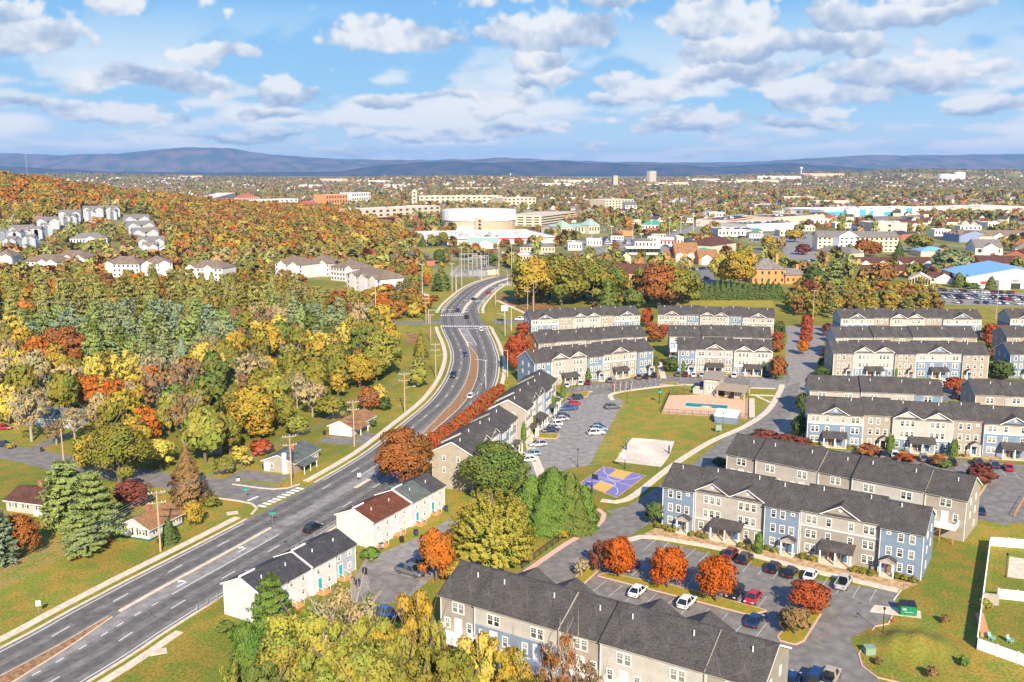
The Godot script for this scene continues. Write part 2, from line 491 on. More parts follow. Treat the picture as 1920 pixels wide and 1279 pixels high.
func ridges(called: String, far: float, deep: float, seed_: int, pale: float, prof: Array):   # a long wooded ridge with spurs; the profile is a compass of crest heights
	var f := FastNoiseLite.new(); f.seed = seed_; f.frequency = 0.0011; f.fractal_octaves = 5
	var tint := FastNoiseLite.new(); tint.seed = seed_ + 1; tint.frequency = 0.0022; tint.fractal_octaves = 4
	var nx := 300; var nz := 36
	var v := PackedVector3Array(); var c := PackedColorArray(); var ix := PackedInt32Array()
	for j in nz + 1:
		var t := float(j) / nz                                    # 0 at the near foot, 0.55 at the crest
		for i in nx + 1:
			var px := -400.0 + 2700.0 * i / nx
			var k := 0
			while k < prof.size() - 2 and px > prof[k + 1][0]: k += 1
			var e := lerpf(prof[k][1], prof[k + 1][1], clampf((px - prof[k][0]) / (prof[k + 1][0] - prof[k][0]), 0, 1))
			var crest := 68.0 + (320.0 - e) / 1791.0 * far
			var x := (px - 960.0) / 1791.0 * far
			var z := -far + deep * (0.55 - t)
			var s := sin(clampf(t / 0.55, 0, 1) * PI / 2) if t < 0.55 else cos((t - 0.55) / 0.45 * PI / 2)
			var q := 0.7 - 2.4 * absf(f.get_noise_2d(x, z * 0.45))
			v.append(Vector3(x, crest * pow(s, 1.25) * (1.0 + 0.55 * q * (1.0 - s * 0.9)) - 6.0 * (1.0 - s), z))
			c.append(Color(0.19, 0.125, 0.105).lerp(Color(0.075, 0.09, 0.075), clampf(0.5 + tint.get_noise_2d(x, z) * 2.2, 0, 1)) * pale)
	for j in nz:
		for i in nx:
			var a := j * (nx + 1) + i
			ix.append_array([a, a + nx + 1, a + 1, a + 1, a + nx + 1, a + nx + 2])
	var arr := []; arr.resize(Mesh.ARRAY_MAX)
	arr[Mesh.ARRAY_VERTEX] = v; arr[Mesh.ARRAY_COLOR] = c; arr[Mesh.ARRAY_INDEX] = ix
	var st := SurfaceTool.new()
	st.create_from_arrays(arr)
	st.generate_normals()
	var m := st.commit()
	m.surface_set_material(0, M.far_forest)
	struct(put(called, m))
func make_roads():
	var ref := smooth_line([V(-92,-85), V(-73.5,-124.7), V(-69,-136.1), V(-64.3,-147.6), V(-58.7,-160.3), V(-51.5,-177.2), V(-43.9,-196), V(-35.5,-220), V(-29.4,-247), V(-24.3,-272), V(-22.0,-293), V(-21.1,-313.5), V(-21.6,-341.1), V(-24.4,-368), V(-28.6,-396), V(-31.5,-420), V(-33.2,-445), V(-33,-475), V(-30.3,-509.3), V(-25.3,-551.7), V(-15.1,-592.6), V(3.2,-628), V(30,-660), V(72,-700), V(130,-745), V(215,-815)], 2.0)
	var tl := [[90, 5.6], [139, 6.2], [175, 6.1], [196, 8.9], [205, 9.0], [242, 7.4], [265, 6.4], [345, 6.1], [403, 6.2], [445, 8.8], [516, 9.2], [600, 8.6]]
	var tr := [[90, 9.8], [117, 9.4], [139, 6.9], [175, 6.7], [196, 9.7], [205, 9.9], [242, 9.7], [265, 10.1], [303, 9.7], [341, 8.9], [362, 7.0], [403, 6.8], [445, 10.2], [516, 11.7], [600, 11.4]]
	var te := [[90, 17.4], [205, 16.6], [300, 15.6], [353, 15.8], [403, 18.0], [430, 17.5], [460, 15.9], [600, 16.2]]
	var f_l := func(p): return table(tl, -p.y)
	var f_r := func(p): return table(tr, -p.y)
	var f_e := func(p): return table(te, -p.y)
	var cut := func(z0: float, z1: float) -> PackedVector2Array:
		var o := PackedVector2Array()
		for p in ref:
			if -p.y >= z0 and -p.y <= z1: o.append(p)
		return o
	var mb := MB.new()
	band(mb, shifted(ref, -0.7), shifted(ref, func(p): return f_e.call(p) + 0.7), 0.008)
	var road = struct(obj("road", [mb, "asphalt_lane"]))
	lanes.append([shifted(ref, 8.5), 12.5])
	for w in [[0.4, 2.3, "asphalt_dark"], [3.6, 5.4, "asphalt_dark"]]:          # the wheel-worn lanes are darker than the seams
		mb = MB.new(); band(mb, shifted(ref, w[0]), shifted(ref, w[1]), 0.012); obj("worn_lane", [mb, w[2]], road)
	for w in [[-6.6, -4.8], [-3.2, -1.2]]:
		mb = MB.new(); band(mb, shifted(ref, func(p): return f_e.call(p) + w[0]), shifted(ref, func(p): return f_e.call(p) + w[1]), 0.012); obj("worn_lane", [mb, "asphalt_dark"], road)
	var s: PackedVector2Array = cut.call(106.0, 175.0)
	mb = MB.new(); band(mb, shifted(s, func(p): return f_r.call(p) + 0.15), shifted(s, 9.7), 0.0121)
	obj("turn_lane", [mb, "asphalt_light"], road)
	s = cut.call(175.0, 250.0)
	mb = MB.new(); band(mb, shifted(s, 6.3), shifted(s, 9.0), 0.0121)
	obj("turn_lane", [mb, "asphalt_light"], road)
	s = cut.call(362.0, 404.0)
	mb = MB.new(); band(mb, shifted(s, func(p): return f_r.call(p) + 0.2), shifted(s, func(p): return f_r.call(p) + 2.9), 0.0121)
	obj("turn_lane", [mb, "asphalt_light"], road)
	# painted lines
	var paint := MB.new()
	for r in [[85, 176, 0.0], [200, 404, 0.0], [455, 520, 0.0]]:
		s = cut.call(float(r[0]), float(r[1])); band(paint, shifted(s, -0.08), shifted(s, 0.08), 0.017)
	for r in [[85, 404], [460, 600]]:
		s = cut.call(float(r[0]), float(r[1])); band(paint, shifted(s, func(p): return f_e.call(p) - 0.08), shifted(s, func(p): return f_e.call(p) + 0.08), 0.017)
	s = cut.call(146.0, 174.0); band(paint, shifted(s, 9.75), shifted(s, 9.92), 0.017)
	s = cut.call(205.0, 240.0); band(paint, shifted(s, 6.1), shifted(s, 6.26), 0.017)
	s = cut.call(364.0, 404.0); band(paint, shifted(s, func(p): return f_r.call(p) + 3.0), shifted(s, func(p): return f_r.call(p) + 3.16), 0.017)
	obj("edge_line", [paint, "line_white"], road)
	var dash := func(z0: float, z1: float, off, long: float, gap: float, start: float):
		var l := 0.0
		var seg := PackedVector2Array()
		var line: PackedVector2Array = cut.call(z0, z1)
		var total := 0.0
		for k in line.size() - 1: total += (line[k + 1] - line[k]).length()
		var cv := Curve2D.new()
		for p in line: cv.add_point(p)
		l = start
		while l + long < total:
			seg = PackedVector2Array([cv.sample_baked(l), cv.sample_baked(l + long / 2), cv.sample_baked(l + long)])
			var d := MB.new()
			var at := func(p): return off.call(p) - 0.09
			var bt := func(p): return off.call(p) + 0.09
			band(d, shifted(seg, at), shifted(seg, bt), 0.0175)
			obj("lane_dash", [d, "line_white"], road)
			l += long + gap
	dash.call(117.0, 176.0, func(_p): return 3.0, 3.3, 9.0, 1.6)
	dash.call(192.0, 404.0, func(_p): return 3.0, 3.3, 9.0, 3.0)
	dash.call(450.0, 620.0, func(_p): return 3.0, 3.3, 9.0, 3.0)
	dash.call(450.0, 560.0, func(_p): return 6.0, 3.3, 9.0, 3.0)
	dash.call(108.0, 404.0, func(p): return f_e.call(p) - 3.75, 3.3, 9.0, 1.0)
	dash.call(460.0, 620.0, func(p): return f_e.call(p) - 2.4, 3.3, 9.0, 1.0)
	dash.call(108.0, 147.0, func(_p): return 9.8, 1.4, 2.3, 0.4)
	# medians with kerbs
	for r in [[84, 139.5, "mulch", "brown wood-chip median at the near end of the divided road"], [238, 361, "mulch", "long wood-chip median dividing the curving road"]]:
		s = cut.call(float(r[0]), float(r[1]))
		mb = MB.new()
		band(mb, shifted(s, func(p): return f_l.call(p) + 0.2), shifted(s, func(p): return f_r.call(p) - 0.2), 0.15)
		var rim := MB.new()
		band(rim, shifted(s, f_l), shifted(s, f_r), 0.13, 0.13)
		var o = struct(obj("median", [mb, r[2]])); obj("kerb", [rim, "concrete"], o)
	for r in [[139.5, 175], [197, 206], [361, 404], [449, 640]]:
		s = cut.call(float(r[0]), float(r[1]))
		mb = MB.new(); band(mb, shifted(s, f_l), shifted(s, f_r), 0.13, 0.13)
		struct(obj("median", [mb, "concrete"]))
	# pavements and kerbs on both sides
	for r in [[84, 178], [197, 410], [450, 610]]:
		s = cut.call(float(r[0]), float(r[1]))
		mb = MB.new(); band(mb, shifted(s, -3.9), shifted(s, -2.4), 0.12, 0.12); struct(obj("pavement", [mb, "concrete"]))
		mb = MB.new(); band(mb, shifted(s, -1.15), shifted(s, -0.7), 0.12, 0.12); struct(obj("kerb", [mb, "concrete"]))
	for r in [[84, 138], [255, 406], [448, 640]]:
		s = cut.call(float(r[0]), float(r[1]))
		mb = MB.new(); band(mb, shifted(s, func(p): return f_e.call(p) + 2.1), shifted(s, func(p): return f_e.call(p) + 3.5), 0.12, 0.12); struct(obj("pavement", [mb, "concrete"]))
	for r in [[84, 406], [448, 640]]:
		s = cut.call(float(r[0]), float(r[1]))
		mb = MB.new(); band(mb, shifted(s, func(p): return f_e.call(p) + 0.7), shifted(s, func(p): return f_e.call(p) + 1.15), 0.12, 0.12); struct(obj("kerb", [mb, "concrete"]))
	# zebra crossings: at the near side street and at the far junction
	var bar := func(a: Vector2, b: Vector2, n: int, wide: float, long: float):
		var t := (b - a).normalized(); var u := Vector2(-t.y, t.x)
		for k in n:
			var p := a + (b - a) * (k + 0.5) / n
			var q := MB.new()
			q.poly(PackedVector2Array([p - t * wide - u * long, p + t * wide - u * long, p + t * wide + u * long, p - t * wide + u * long]), 0.0178)
			obj("zebra_bar", [q, "line_white"], road)
	bar.call(V(-51.8,-183.6), V(-45.8,-195.8), 9, 0.45, 1.0)
	bar.call(V(-31.9,-411.7), V(-9.4,-410.6), 22, 0.3, 1.5)
	bar.call(V(-34.3,-443.1), V(-23.2,-444.0), 11, 0.3, 1.5)
	var stop := MB.new()
	for q in [[V(-55.3,-187.4), V(-53.8,-190.1), 0.3], [V(-23.4,-403.8), V(-9.0,-405.4), 0.3], [V(-32.1,-448.5), V(-24.2,-448.5), 0.3]]:
		var t: Vector2 = (q[1] - q[0]).normalized(); var u = Vector2(-t.y, t.x) * q[2]
		stop.poly(PackedVector2Array([q[0] - u, q[1] - u, q[1] + u, q[0] + u]), 0.0176)
	obj("stop_line", [stop, "line_white"], road)
	# turn arrows: a shaft bending left into a head
	for q in [[V(-48.9,-161.9), V(0.417,-0.909)], [V(-54.9,-147.6), V(0.417,-0.909)], [V(-18.9,-389.2), V(-0.17,-0.98)], [V(-16.4,-371.1), V(-0.12,-0.99)], [V(-9.0,-390.0), V(-0.17,-0.98)]]:
		var f: Vector2 = q[1]; var l := Vector2(f.y, -f.x)
		var a := MB.new()
		var o: Vector2 = q[0]
		a.poly(PackedVector2Array([o - f * 1.6 - l * 0.12, o - f * 1.6 + l * 0.12, o + f * 0.3 + l * 0.12, o + f * 0.5 - l * 0.12]), 0.018)
		a.poly(PackedVector2Array([o + f * 0.3 + l * 0.12, o + f * 0.15 + l * 0.9, o + f * 0.55 + l * 0.9, o + f * 0.5 - l * 0.12]), 0.0182)
		a.poly(PackedVector2Array([o + f * 1.0 + l * 0.85, o - f * 0.35 + l * 0.85, o + f * 0.3 + l * 1.7]), 0.0184)
		obj("turn_arrow", [a, "line_white"], road)
	for q in [V(-62.2,-138.1), V(-42.1,-165.4), V(-57.8,-127.5), V(-42.2,-165.3), V(-40.0,-189.3), V(-53.1,-188.7), V(55.6,-140.2), V(53.2,-135.5)]:
		var d := MB.new(); d.tube(Vector3(q.x, 0.01, q.y), Vector3(q.x, 0.022, q.y), 0.42, 0.42, 12)
		obj("manhole_cover", [d, "asphalt_dark"], road)
	# sealed cracks and patched places
	for k in 46:
		var i := rng.randi_range(6, 190)
		var off := rng.randf_range(0.6, 16.5)
		if off > 5.4 and off < 10.2: continue
		var cr := MB.new()
		var p := shifted(ref, off)[i]; var hd := rng.randf() * TAU
		for q in rng.randi_range(3, 7):
			hd += rng.randf_range(-0.5, 0.5)
			var n := p + Vector2(cos(hd), sin(hd)) * rng.randf_range(0.7, 1.8); var s2 := Vector2(-sin(hd), cos(hd)) * 0.05
			cr.poly(PackedVector2Array([p - s2, n - s2, n + s2, p + s2]), 0.0148)
			p = n
		obj("sealed_crack", [cr, "roof_tar"], road)
	for q in [[V(-51.1,-164.2), 2.4, 1.4], [V(-61.6,-151.1), 3.0, 1.2], [V(-66.1,-135.1), 2.0, 1.6], [V(-43.4,-183.0), 3.4, 2.2], [V(-20.1,-324.0), 2.0, 3.0], [V(-11.4,-347.2), 2.0, 4.0]]:
		var pt := MB.new(); var f = V(0.417,-0.909) * q[1]; var r = V(0.909,0.417) * q[2] * 0.5
		pt.poly(PackedVector2Array([q[0] - f - r, q[0] + f - r, q[0] + f + r, q[0] - f + r]), 0.0143); obj("patch", [pt, "asphalt_dark"], road)
	# side streets and drives
	path("side_street", [V(-136.1,-226.6), V(-121.3,-221.2), V(-103.9,-211.9), V(-91.1,-206.7), V(-78.6,-201.0), V(-68.2,-198.1), V(-58.9,-194.6), V(-52.5,-192.2)], 9.0, "asphalt", 0.0062)
	flat("side_street", [V(-63.9,-190.8), V(-57.0,-187.5), V(-52.3,-184.2), V(-46.5,-196.6), V(-50.9,-195.3), V(-60.8,-197.9), V(-65.9,-199.9)], "asphalt", 0.0071)
	path("kerb", [V(-63.1,-189.2), V(-57.8,-187.5), V(-53.9,-185.6), V(-52.2,-183.0), V(-52.3,-179.6)], 0.5, "concrete", 0.12, 0.12, false)
	path("kerb", [V(-61.5,-197.9), V(-54.4,-195.3), V(-50.3,-194.6), V(-47.7,-196.3), V(-46.8,-197.9)], 0.5, "concrete", 0.12, 0.12, false)
	flat("driveway", [V(-65.2,-201.1), V(-62.0,-208.4), V(-50.0,-203.6), V(-51.6,-198.7), V(-60.8,-201.3)], "asphalt", 0.007)
	flat("driveway", [V(-49.5,-230.4), V(-48.2,-236.2), V(-41.0,-235.0), V(-38.4,-240.1), V(-35.2,-237.3), V(-37.1,-229.0), V(-43.3,-228.2)], "asphalt", 0.007)
	flat("driveway", [V(-71.7,-187.1), V(-70.7,-190.8), V(-68.5,-187.7), V(-69.2,-184.2)], "asphalt", 0.007)
	path("driveway", [V(-118.9,-224.4), V(-117.7,-229.1), V(-117.5,-234.0), V(-116.0,-238.1)], 4.0, "asphalt", 0.0068)
	path("side_road", [V(-91.8,-420.4), V(-65.9,-425.0), V(-48.3,-420.4), V(-31.6,-423.4)], 9.0, "asphalt", 0.0064)
	path("side_road", [V(-8.5,-423.4), V(0.0,-425.0), V(12.3,-426.5), V(24.7,-429.7)], 11.0, "asphalt", 0.0064)
	flat("side_road", [V(-56.5,-550.2), V(-48.6,-495.4), V(-44.2,-512.1), V(-35.7,-513.6), V(-32.0,-509.0), V(-23.7,-553.2), V(-29.4,-522.8), V(-35.5,-522.8), V(-44.0,-536.5)], "asphalt", 0.0072)
	flat("driveway", [V(-29.8,-565.4), V(-23.4,-568.5), V(-19.2,-571.5), V(-21.8,-553.2), V(-25.1,-554.8)], "asphalt", 0.0073)
	# estate roads and car parks
	path("estate_road", [V(-6.5,-132.4), V(2.2,-146.3), V(11.5,-159.6), V(19.5,-171.8), V(27.8,-182.6), V(36.6,-195.7), V(49.2,-213.5), V(65.9,-241.3), V(79.2,-265.8), V(93.1,-301.0), V(108.6,-346.4), V(129.7,-411.5)], 8.5, "asphalt", 0.0065)
	flat("car_park", [V(2.2,-147.4), V(21.7,-166.1), V(24.9,-167.5), V(48.9,-149.7), V(63.5,-144.4), V(58.8,-135.5), V(55.4,-132.9), V(49.2,-123.0), V(49.4,-117.7), V(51.7,-112.7), V(33.2,-111.4), V(25.5,-122.2)], "asphalt", 0.0079)
	flat("car_park", [V(25.7,-286.2), V(30.0,-283.2), V(33.4,-273.7), V(18.1,-211.5), V(12.4,-208.3), V(6.3,-201.5), V(0.1,-202.7), V(4.5,-229.9), V(8.9,-249.8), V(16.9,-277.6)], "asphalt_light", 0.0072)
	flat("estate_road", [V(16.2,-288.4), V(21.6,-293.6), V(32.5,-301.7), V(40.4,-305.8), V(49.5,-306.5), V(52.6,-310.0), V(55.3,-308.1), V(86.0,-308.1), V(91.9,-302.4), V(83.1,-288.4), V(59.2,-294.7), V(47.7,-294.7), V(37.2,-288.0), V(24.4,-281.4), V(17.0,-281.4)], "asphalt", 0.0076)
	flat("estate_road", [V(121.3,-412.3), V(140.3,-412.3), V(122.4,-363.4), V(102.9,-312.6), V(84.2,-265.2), V(72.1,-236.5), V(60.8,-235.2), V(72.3,-260.3), V(84.4,-287.1), V(92.0,-303.6), V(100.0,-337.5), V(115.9,-389.8)], "asphalt_light", 0.0082)
	flat("estate_road", [V(79.4,-306.9), V(89.9,-301.5), V(86.9,-291.0), V(75.2,-290.0)], "asphalt_light", 0.0086)
	flat("car_park", [V(77.7,-208.7), V(81.0,-223.7), V(94.2,-219.5), V(120.1,-211.7), V(132.3,-199.2), V(118.2,-176.6), V(97.6,-174.8), V(96.3,-173.8), V(91.6,-177.0), V(89.4,-187.3), V(95.7,-211.7)], "asphalt", 0.0081)
	flat("car_park", [V(102.6,-306.9), V(130.2,-303.6), V(167.7,-300.4), V(160.5,-287.1), V(125.8,-272.2), V(98.8,-295.1)], "asphalt", 0.0081)
	flat("car_park", [V(-26.3,-156.9), V(-16.8,-168.7), V(-12.5,-176.8), V(-9.7,-176.0), V(-11.5,-154.4), V(-17.6,-140.2), V(-25.5,-140.2), V(-26.8,-144.9)], "asphalt_light", 0.0074)
	flat("car_park", [V(-25.7,-153.3), V(-22.7,-152.7), V(-15.4,-148.7), V(-17.6,-140.2), V(-25.2,-141.2), V(-23.3,-146.5)], "asphalt", 0.0092)
	# beds, walks and lawns inside the estate
	flat("garden_bed", [V(24.7,-168.9), V(29.6,-174.2), V(51.7,-159.0), V(67.8,-147.2), V(64.3,-144.9), V(49.4,-154.3)], "gravel_beige", 0.011, false)
	path("footway", [V(21.7,-166.1), V(25.0,-168.0), V(40.3,-160.9), V(51.3,-152.8), V(63.5,-144.6)], 1.6, "concrete", 0.1, 0.1, false)
	path("footway", [V(6.7,-202.7), V(4.2,-239.5), V(8.9,-257.2), V(16.1,-282.0)], 2.2, "concrete", 0.1, 0.1, false)
	flat("garden_bed", [V(16.7,-292.5), V(32.8,-304.6), V(49.5,-310.0), V(50.0,-312.8), V(33.3,-309.3), V(16.1,-299.0)], "gravel_beige", 0.011, false)
	flat("garden_bed", [V(56.3,-310.9), V(87.3,-310.9), V(86.6,-308.6), V(55.8,-308.1)], "gravel_beige", 0.0112, false)
	flat("garden_bed", [V(74.9,-230.6), V(99.6,-218.3), V(121.5,-214.3), V(124.9,-220.7), V(100.8,-223.7), V(76.3,-235.2)], "gravel_beige", 0.0115, false)
	path("footway", [V(18.7,-187.6), V(21.6,-186.6), V(25.7,-190.2), V(37.0,-210.2), V(49.9,-229.9), V(63.5,-246.3), V(73.7,-262.7), V(83.6,-285.9), V(87.0,-295.5)], 1.7, "concrete", 0.11, 0.11)
	flat("estate_road", [V(19.1,-181.6), V(25.4,-185.4), V(31.2,-193.2), V(42.9,-213.5), V(57.6,-239.2), V(72.2,-262.7), V(82.9,-285.9), V(94.5,-301.0), V(81.4,-262.7), V(61.1,-225.7), V(38.8,-192.2), V(23.9,-173.8)], "asphalt", 0.0088)
	path("footway", [V(2.3,-152.0), V(9.8,-164.0), V(16.6,-173.5), V(18.5,-179.5), V(17.4,-182.6)], 1.0, "kerb_pink", 0.12, 0.12)
	path("footway", [V(15.5,-280.9), V(24.9,-286.2)], 1.4, "concrete", 0.1, 0.1, false)
	path("footway", [V(30.2,-275.0), V(32.2,-284.3), V(52.2,-295.0), V(58.9,-295.0)], 1.5, "concrete", 0.1, 0.1, false)
	path("footway", [V(52.9,-331.4), V(50.4,-305.3)], 2.0, "concrete", 0.1, 0.1)
	path("footway", [V(75.3,-291.1), V(83.4,-290.1)], 1.2, "concrete", 0.1, 0.1, false)
	path("footway", [V(73.4,-281.5), V(80.3,-280.5)], 1.2, "concrete", 0.1, 0.1, false)
	path("footway", [V(74.7,-280.5), V(76.7,-272.4)], 1.1, "concrete", 0.103, 0.1, false)
	path("footway", [V(72.7,-277.1), V(67.2,-255.1)], 1.6, "concrete", 0.1, 0.1, false)
	kerb([V(59.1,-136.0), V(57.0,-132.8), V(55.5,-133.0), V(52.8,-128.8), V(49.5,-124.0), V(48.8,-120.8), V(49.5,-118.0), V(52.7,-116.2)], "kerb_pink")
	kerb([V(64.2,-145.1), V(61.3,-141.1)])
	var mound := MB.new(); mound.col = Color(0.33, 0.285, 0.10)
	var mc: Vector2 = V(57.9,-126.4)
	var mp := func(i: int, k: int) -> Vector3:
		var x := (i / 9.0 - 1.0) * 9.0; var z := (k / 9.0 - 1.0) * 7.0
		return Vector3(mc.x + x, 1.9 * exp(-x * x / 22.0 - z * z / 11.0) - 0.06 + 0.12 * sin(x * 1.7 + z) * exp(-(x * x + z * z) / 40.0), mc.y + z)
	for i in 18:
		for k in 18: mound.quad(mp.call(i, k + 1), mp.call(i + 1, k + 1), mp.call(i + 1, k), mp.call(i, k))
	struct(obj("mound", [mound, "grass"]))
	# grassed islands with kerbs in the car parks
	for isl in [[V(14.7,-150.4), V(16.1,-151.4), V(26.3,-146.7), V(32.4,-142.8), V(39.8,-137.5), V(37.1,-136.1), V(24.9,-143.9)], [V(39.5,-128.0), V(39.5,-129.2), V(41.1,-131.3), V(47.2,-139.6), V(48.1,-138.2), V(47.9,-136.3), V(42.8,-128.0), V(41.3,-126.9)], [V(10.1,-147.2), V(13.0,-155.3), V(14.9,-152.8), V(11.4,-146.4)], [V(6.3,-234.6), V(7.1,-238.3), V(12.3,-237.8), V(11.4,-233.5)], [V(15.3,-277.6), V(16.4,-283.2), V(24.3,-285.9), V(22.7,-279.4)], [V(47.8,-295.8), V(49.7,-298.6), V(53.7,-299.0), V(53.5,-294.7)], [V(98.5,-190.4), V(103.6,-199.1), V(104.0,-197.4), V(99.4,-190.9)]]:
		var p := PackedVector2Array(isl)
		var grown = Geometry2D.offset_polygon(p, 0.25, Geometry2D.JOIN_ROUND)[0]
		var rim := MB.new(); rim.slab(grown, 0.0, 0.12)
		var top := MB.new(); top.poly(p, 0.135)
		var o = struct(obj("island", [rim, "kerb_pink"])); obj("turf", [top, "grass_flat"], o)
	# bay lines
	var bays := func(a: Vector2, b: Vector2, n: int, d: Vector2, long: float):
		for k in n + 1:
			var p := a + (b - a) * k / n
			var t := d.normalized(); var u := Vector2(-t.y, t.x) * 0.06
			var q := MB.new()
			q.poly(PackedVector2Array([p - u, p + u, p + t * long + u, p + t * long - u]), 0.0195)
			struct(obj("bay_line", [q, "bay_paint"]))
	bays.call(V(27.0,-166.5), V(60.1,-145.2), 15, V(24.2,-162.0) - V(27.0,-166.5), 5.2)
	bays.call(V(15.9,-148.5), V(38.8,-133.3), 9, V(13.4,-144.6) - V(15.9,-148.5), 5.2)
	bays.call(V(20.3,-150.3), V(38.6,-138.2), 7, V(25.7,-158.1) - V(23.0,-153.7), 5.2)
	bays.call(V(16.0,-211.5), V(30.6,-273.7), 19, V(1,-0.25), 5.0)
	bays.call(V(5.5,-218.3), V(16.2,-267.0), 14, V(-1,0.28), 5.0)
	bays.call(V(56.2,-307.6), V(85.9,-307.6), 12, V(-0.1,1), 5.0)
	bays.call(V(21.5,-293.0), V(49.5,-306.2), 14, V(-0.1,1), 5.0)
	bays.call(V(38.2,-288.4), V(47.6,-294.2), 5, V(0.3,-1), 4.5)
	bays.call(V(100.4,-217.7), V(119.0,-202.9), 9, V(-0.25,1), 5.0)
	# lawns, play courts
	var lawn := flat("sand_court", [V(24.4,-214.5), V(34.8,-210.2), V(37.9,-218.3), V(41.4,-231.2), V(36.8,-233.0), V(31.1,-234.6), V(27.4,-224.0)], "sand", 0.0075, true)
	var cp := [V(15.1,-198.6), V(22.1,-189.7), V(30.1,-204.0), V(21.4,-210.2)]
	var court = flat("basketball_court", [V(14.7,-198.4), V(22.1,-189.2), V(30.5,-204.1), V(21.4,-210.9)], "gravel_beige", 0.0085)
	var inner := MB.new(); inner.poly(PackedVector2Array(cp), 0.013); obj("playing_surface", [inner, "court_purple"], court)
	var on := func(s2: float, t2: float) -> Vector2: return cp[0].lerp(cp[1], s2).lerp(cp[3].lerp(cp[2], s2), t2)   # s across, t along
	for e in [0.0, 1.0]:
		var key := MB.new()
		var pts := PackedVector2Array()
		for w in [[0.31, 0.0], [0.69, 0.0], [0.69, 0.34], [0.31, 0.34]]: pts.append(on.call(w[0], absf(e - w[1])))
		key.poly(pts, 0.017); obj("key", [key, "court_yellow"], court)
		for arc in [[0.44, 0.30, 0.06, PI], [0.19, 0.14, 0.34, PI]]:
			var outer := PackedVector2Array(); var innr := PackedVector2Array()
			for k in 25:
				var an: float = arc[3] * k / 24.0
				outer.append(on.call(0.5 + cos(an) * arc[0], absf(e - (arc[2] + sin(an) * arc[1]))))
				innr.append(on.call(0.5 + cos(an) * (arc[0] - 0.012), absf(e - (arc[2] + sin(an) * (arc[1] - 0.009)))))
			var ab := MB.new(); band(ab, outer, innr, 0.0185)
			obj("court_line", [ab, "line_white"], court)
	var centre := MB.new()
	for w in [[0.0, 0.496, 1.0, 0.504]]:
		centre.poly(PackedVector2Array([on.call(0, 0.496), on.call(1, 0.496), on.call(1, 0.504), on.call(0, 0.504)]), 0.0186)
	obj("court_line", [centre, "line_white"], court)
	flat("bare_bank", [V(-6.0,-531.9), V(0.2,-506.0), V(10.2,-495.4), V(22.5,-475.0), V(21.3,-466.7), V(8.2,-456.1), V(0.6,-472.2), V(-8.0,-495.4)], "dry_field", 0.004, false)
	flat("bare_bank", [V(-45.5,-396.6), V(-39.7,-392.7), V(-37.8,-366.9), V(-41.5,-366.9)], "dry_field", 0.004, false)
	flat("needle_bed", [V(-88.8,-149.5), V(-86.0,-151.9), V(-88.3,-163.3), V(-87.2,-171.1), V(-85.0,-159.6), V(-86.3,-151.1)], "needle_litter", 0.004, false)
	flat("needle_bed", [V(-77.7,-155.8), V(-75.2,-161.0), V(-73.6,-165.6), V(-75.5,-167.7), V(-79.1,-163.6), V(-79.2,-158.6)], "needle_litter", 0.004, false)
	flat("needle_bed", [V(-87.4,-171.0), V(-88.2,-174.3), V(-83.7,-171.0), V(-84.3,-168.8)], "needle_litter", 0.004, false)
	flat("mown_field", [V(20.2,-503.3), V(62.3,-473.0), V(132.8,-473.0), V(139.9,-499.1), V(97.9,-503.3), V(66.9,-531.9), V(30.7,-538.0)], "mown", 0.005, false)
	path("path", [V(-8.0,-495.4), V(0.2,-469.4), V(7.0,-448.5)], 2.0, "concrete", 0.008, 0.0, false)
func slope(mb: MB, x0: float, x1: float, a: Vector2, b: Vector2, t := 0.16):        # a sloping slab; a, b are (y, z) of its lower and upper edge
	var d := Vector3(0, -t, 0)
	var p := [Vector3(x0, a.x, a.y), Vector3(x1, a.x, a.y), Vector3(x1, b.x, b.y), Vector3(x0, b.x, b.y)]
	if b.y > a.y: p = [p[1], p[0], p[3], p[2]]
	mb.quad(p[0], p[1], p[2], p[3])
	mb.quad(p[3] + d, p[2] + d, p[1] + d, p[0] + d)
	for k in 4: mb.quad(p[k] + d, p[(k + 1) % 4] + d, p[(k + 1) % 4], p[k])

func beam(mb: MB, a: Vector3, b: Vector3, up: float, thick: float):                  # a board on edge from a to b
	var d := (b - a).normalized()
	var s := d.cross(Vector3.UP).normalized() * thick / 2
	var u := s.cross(d).normalized() * up / 2
	var p := [a - s - u, a + s - u, a + s + u, a - s + u]
	var q := [b - s - u, b + s - u, b + s + u, b - s + u]
	for k in 4: mb.quad(p[k], p[(k + 1) % 4], q[(k + 1) % 4], q[k])
	mb.quad(p[3], p[2], p[1], p[0]); mb.quad(q[0], q[1], q[2], q[3])

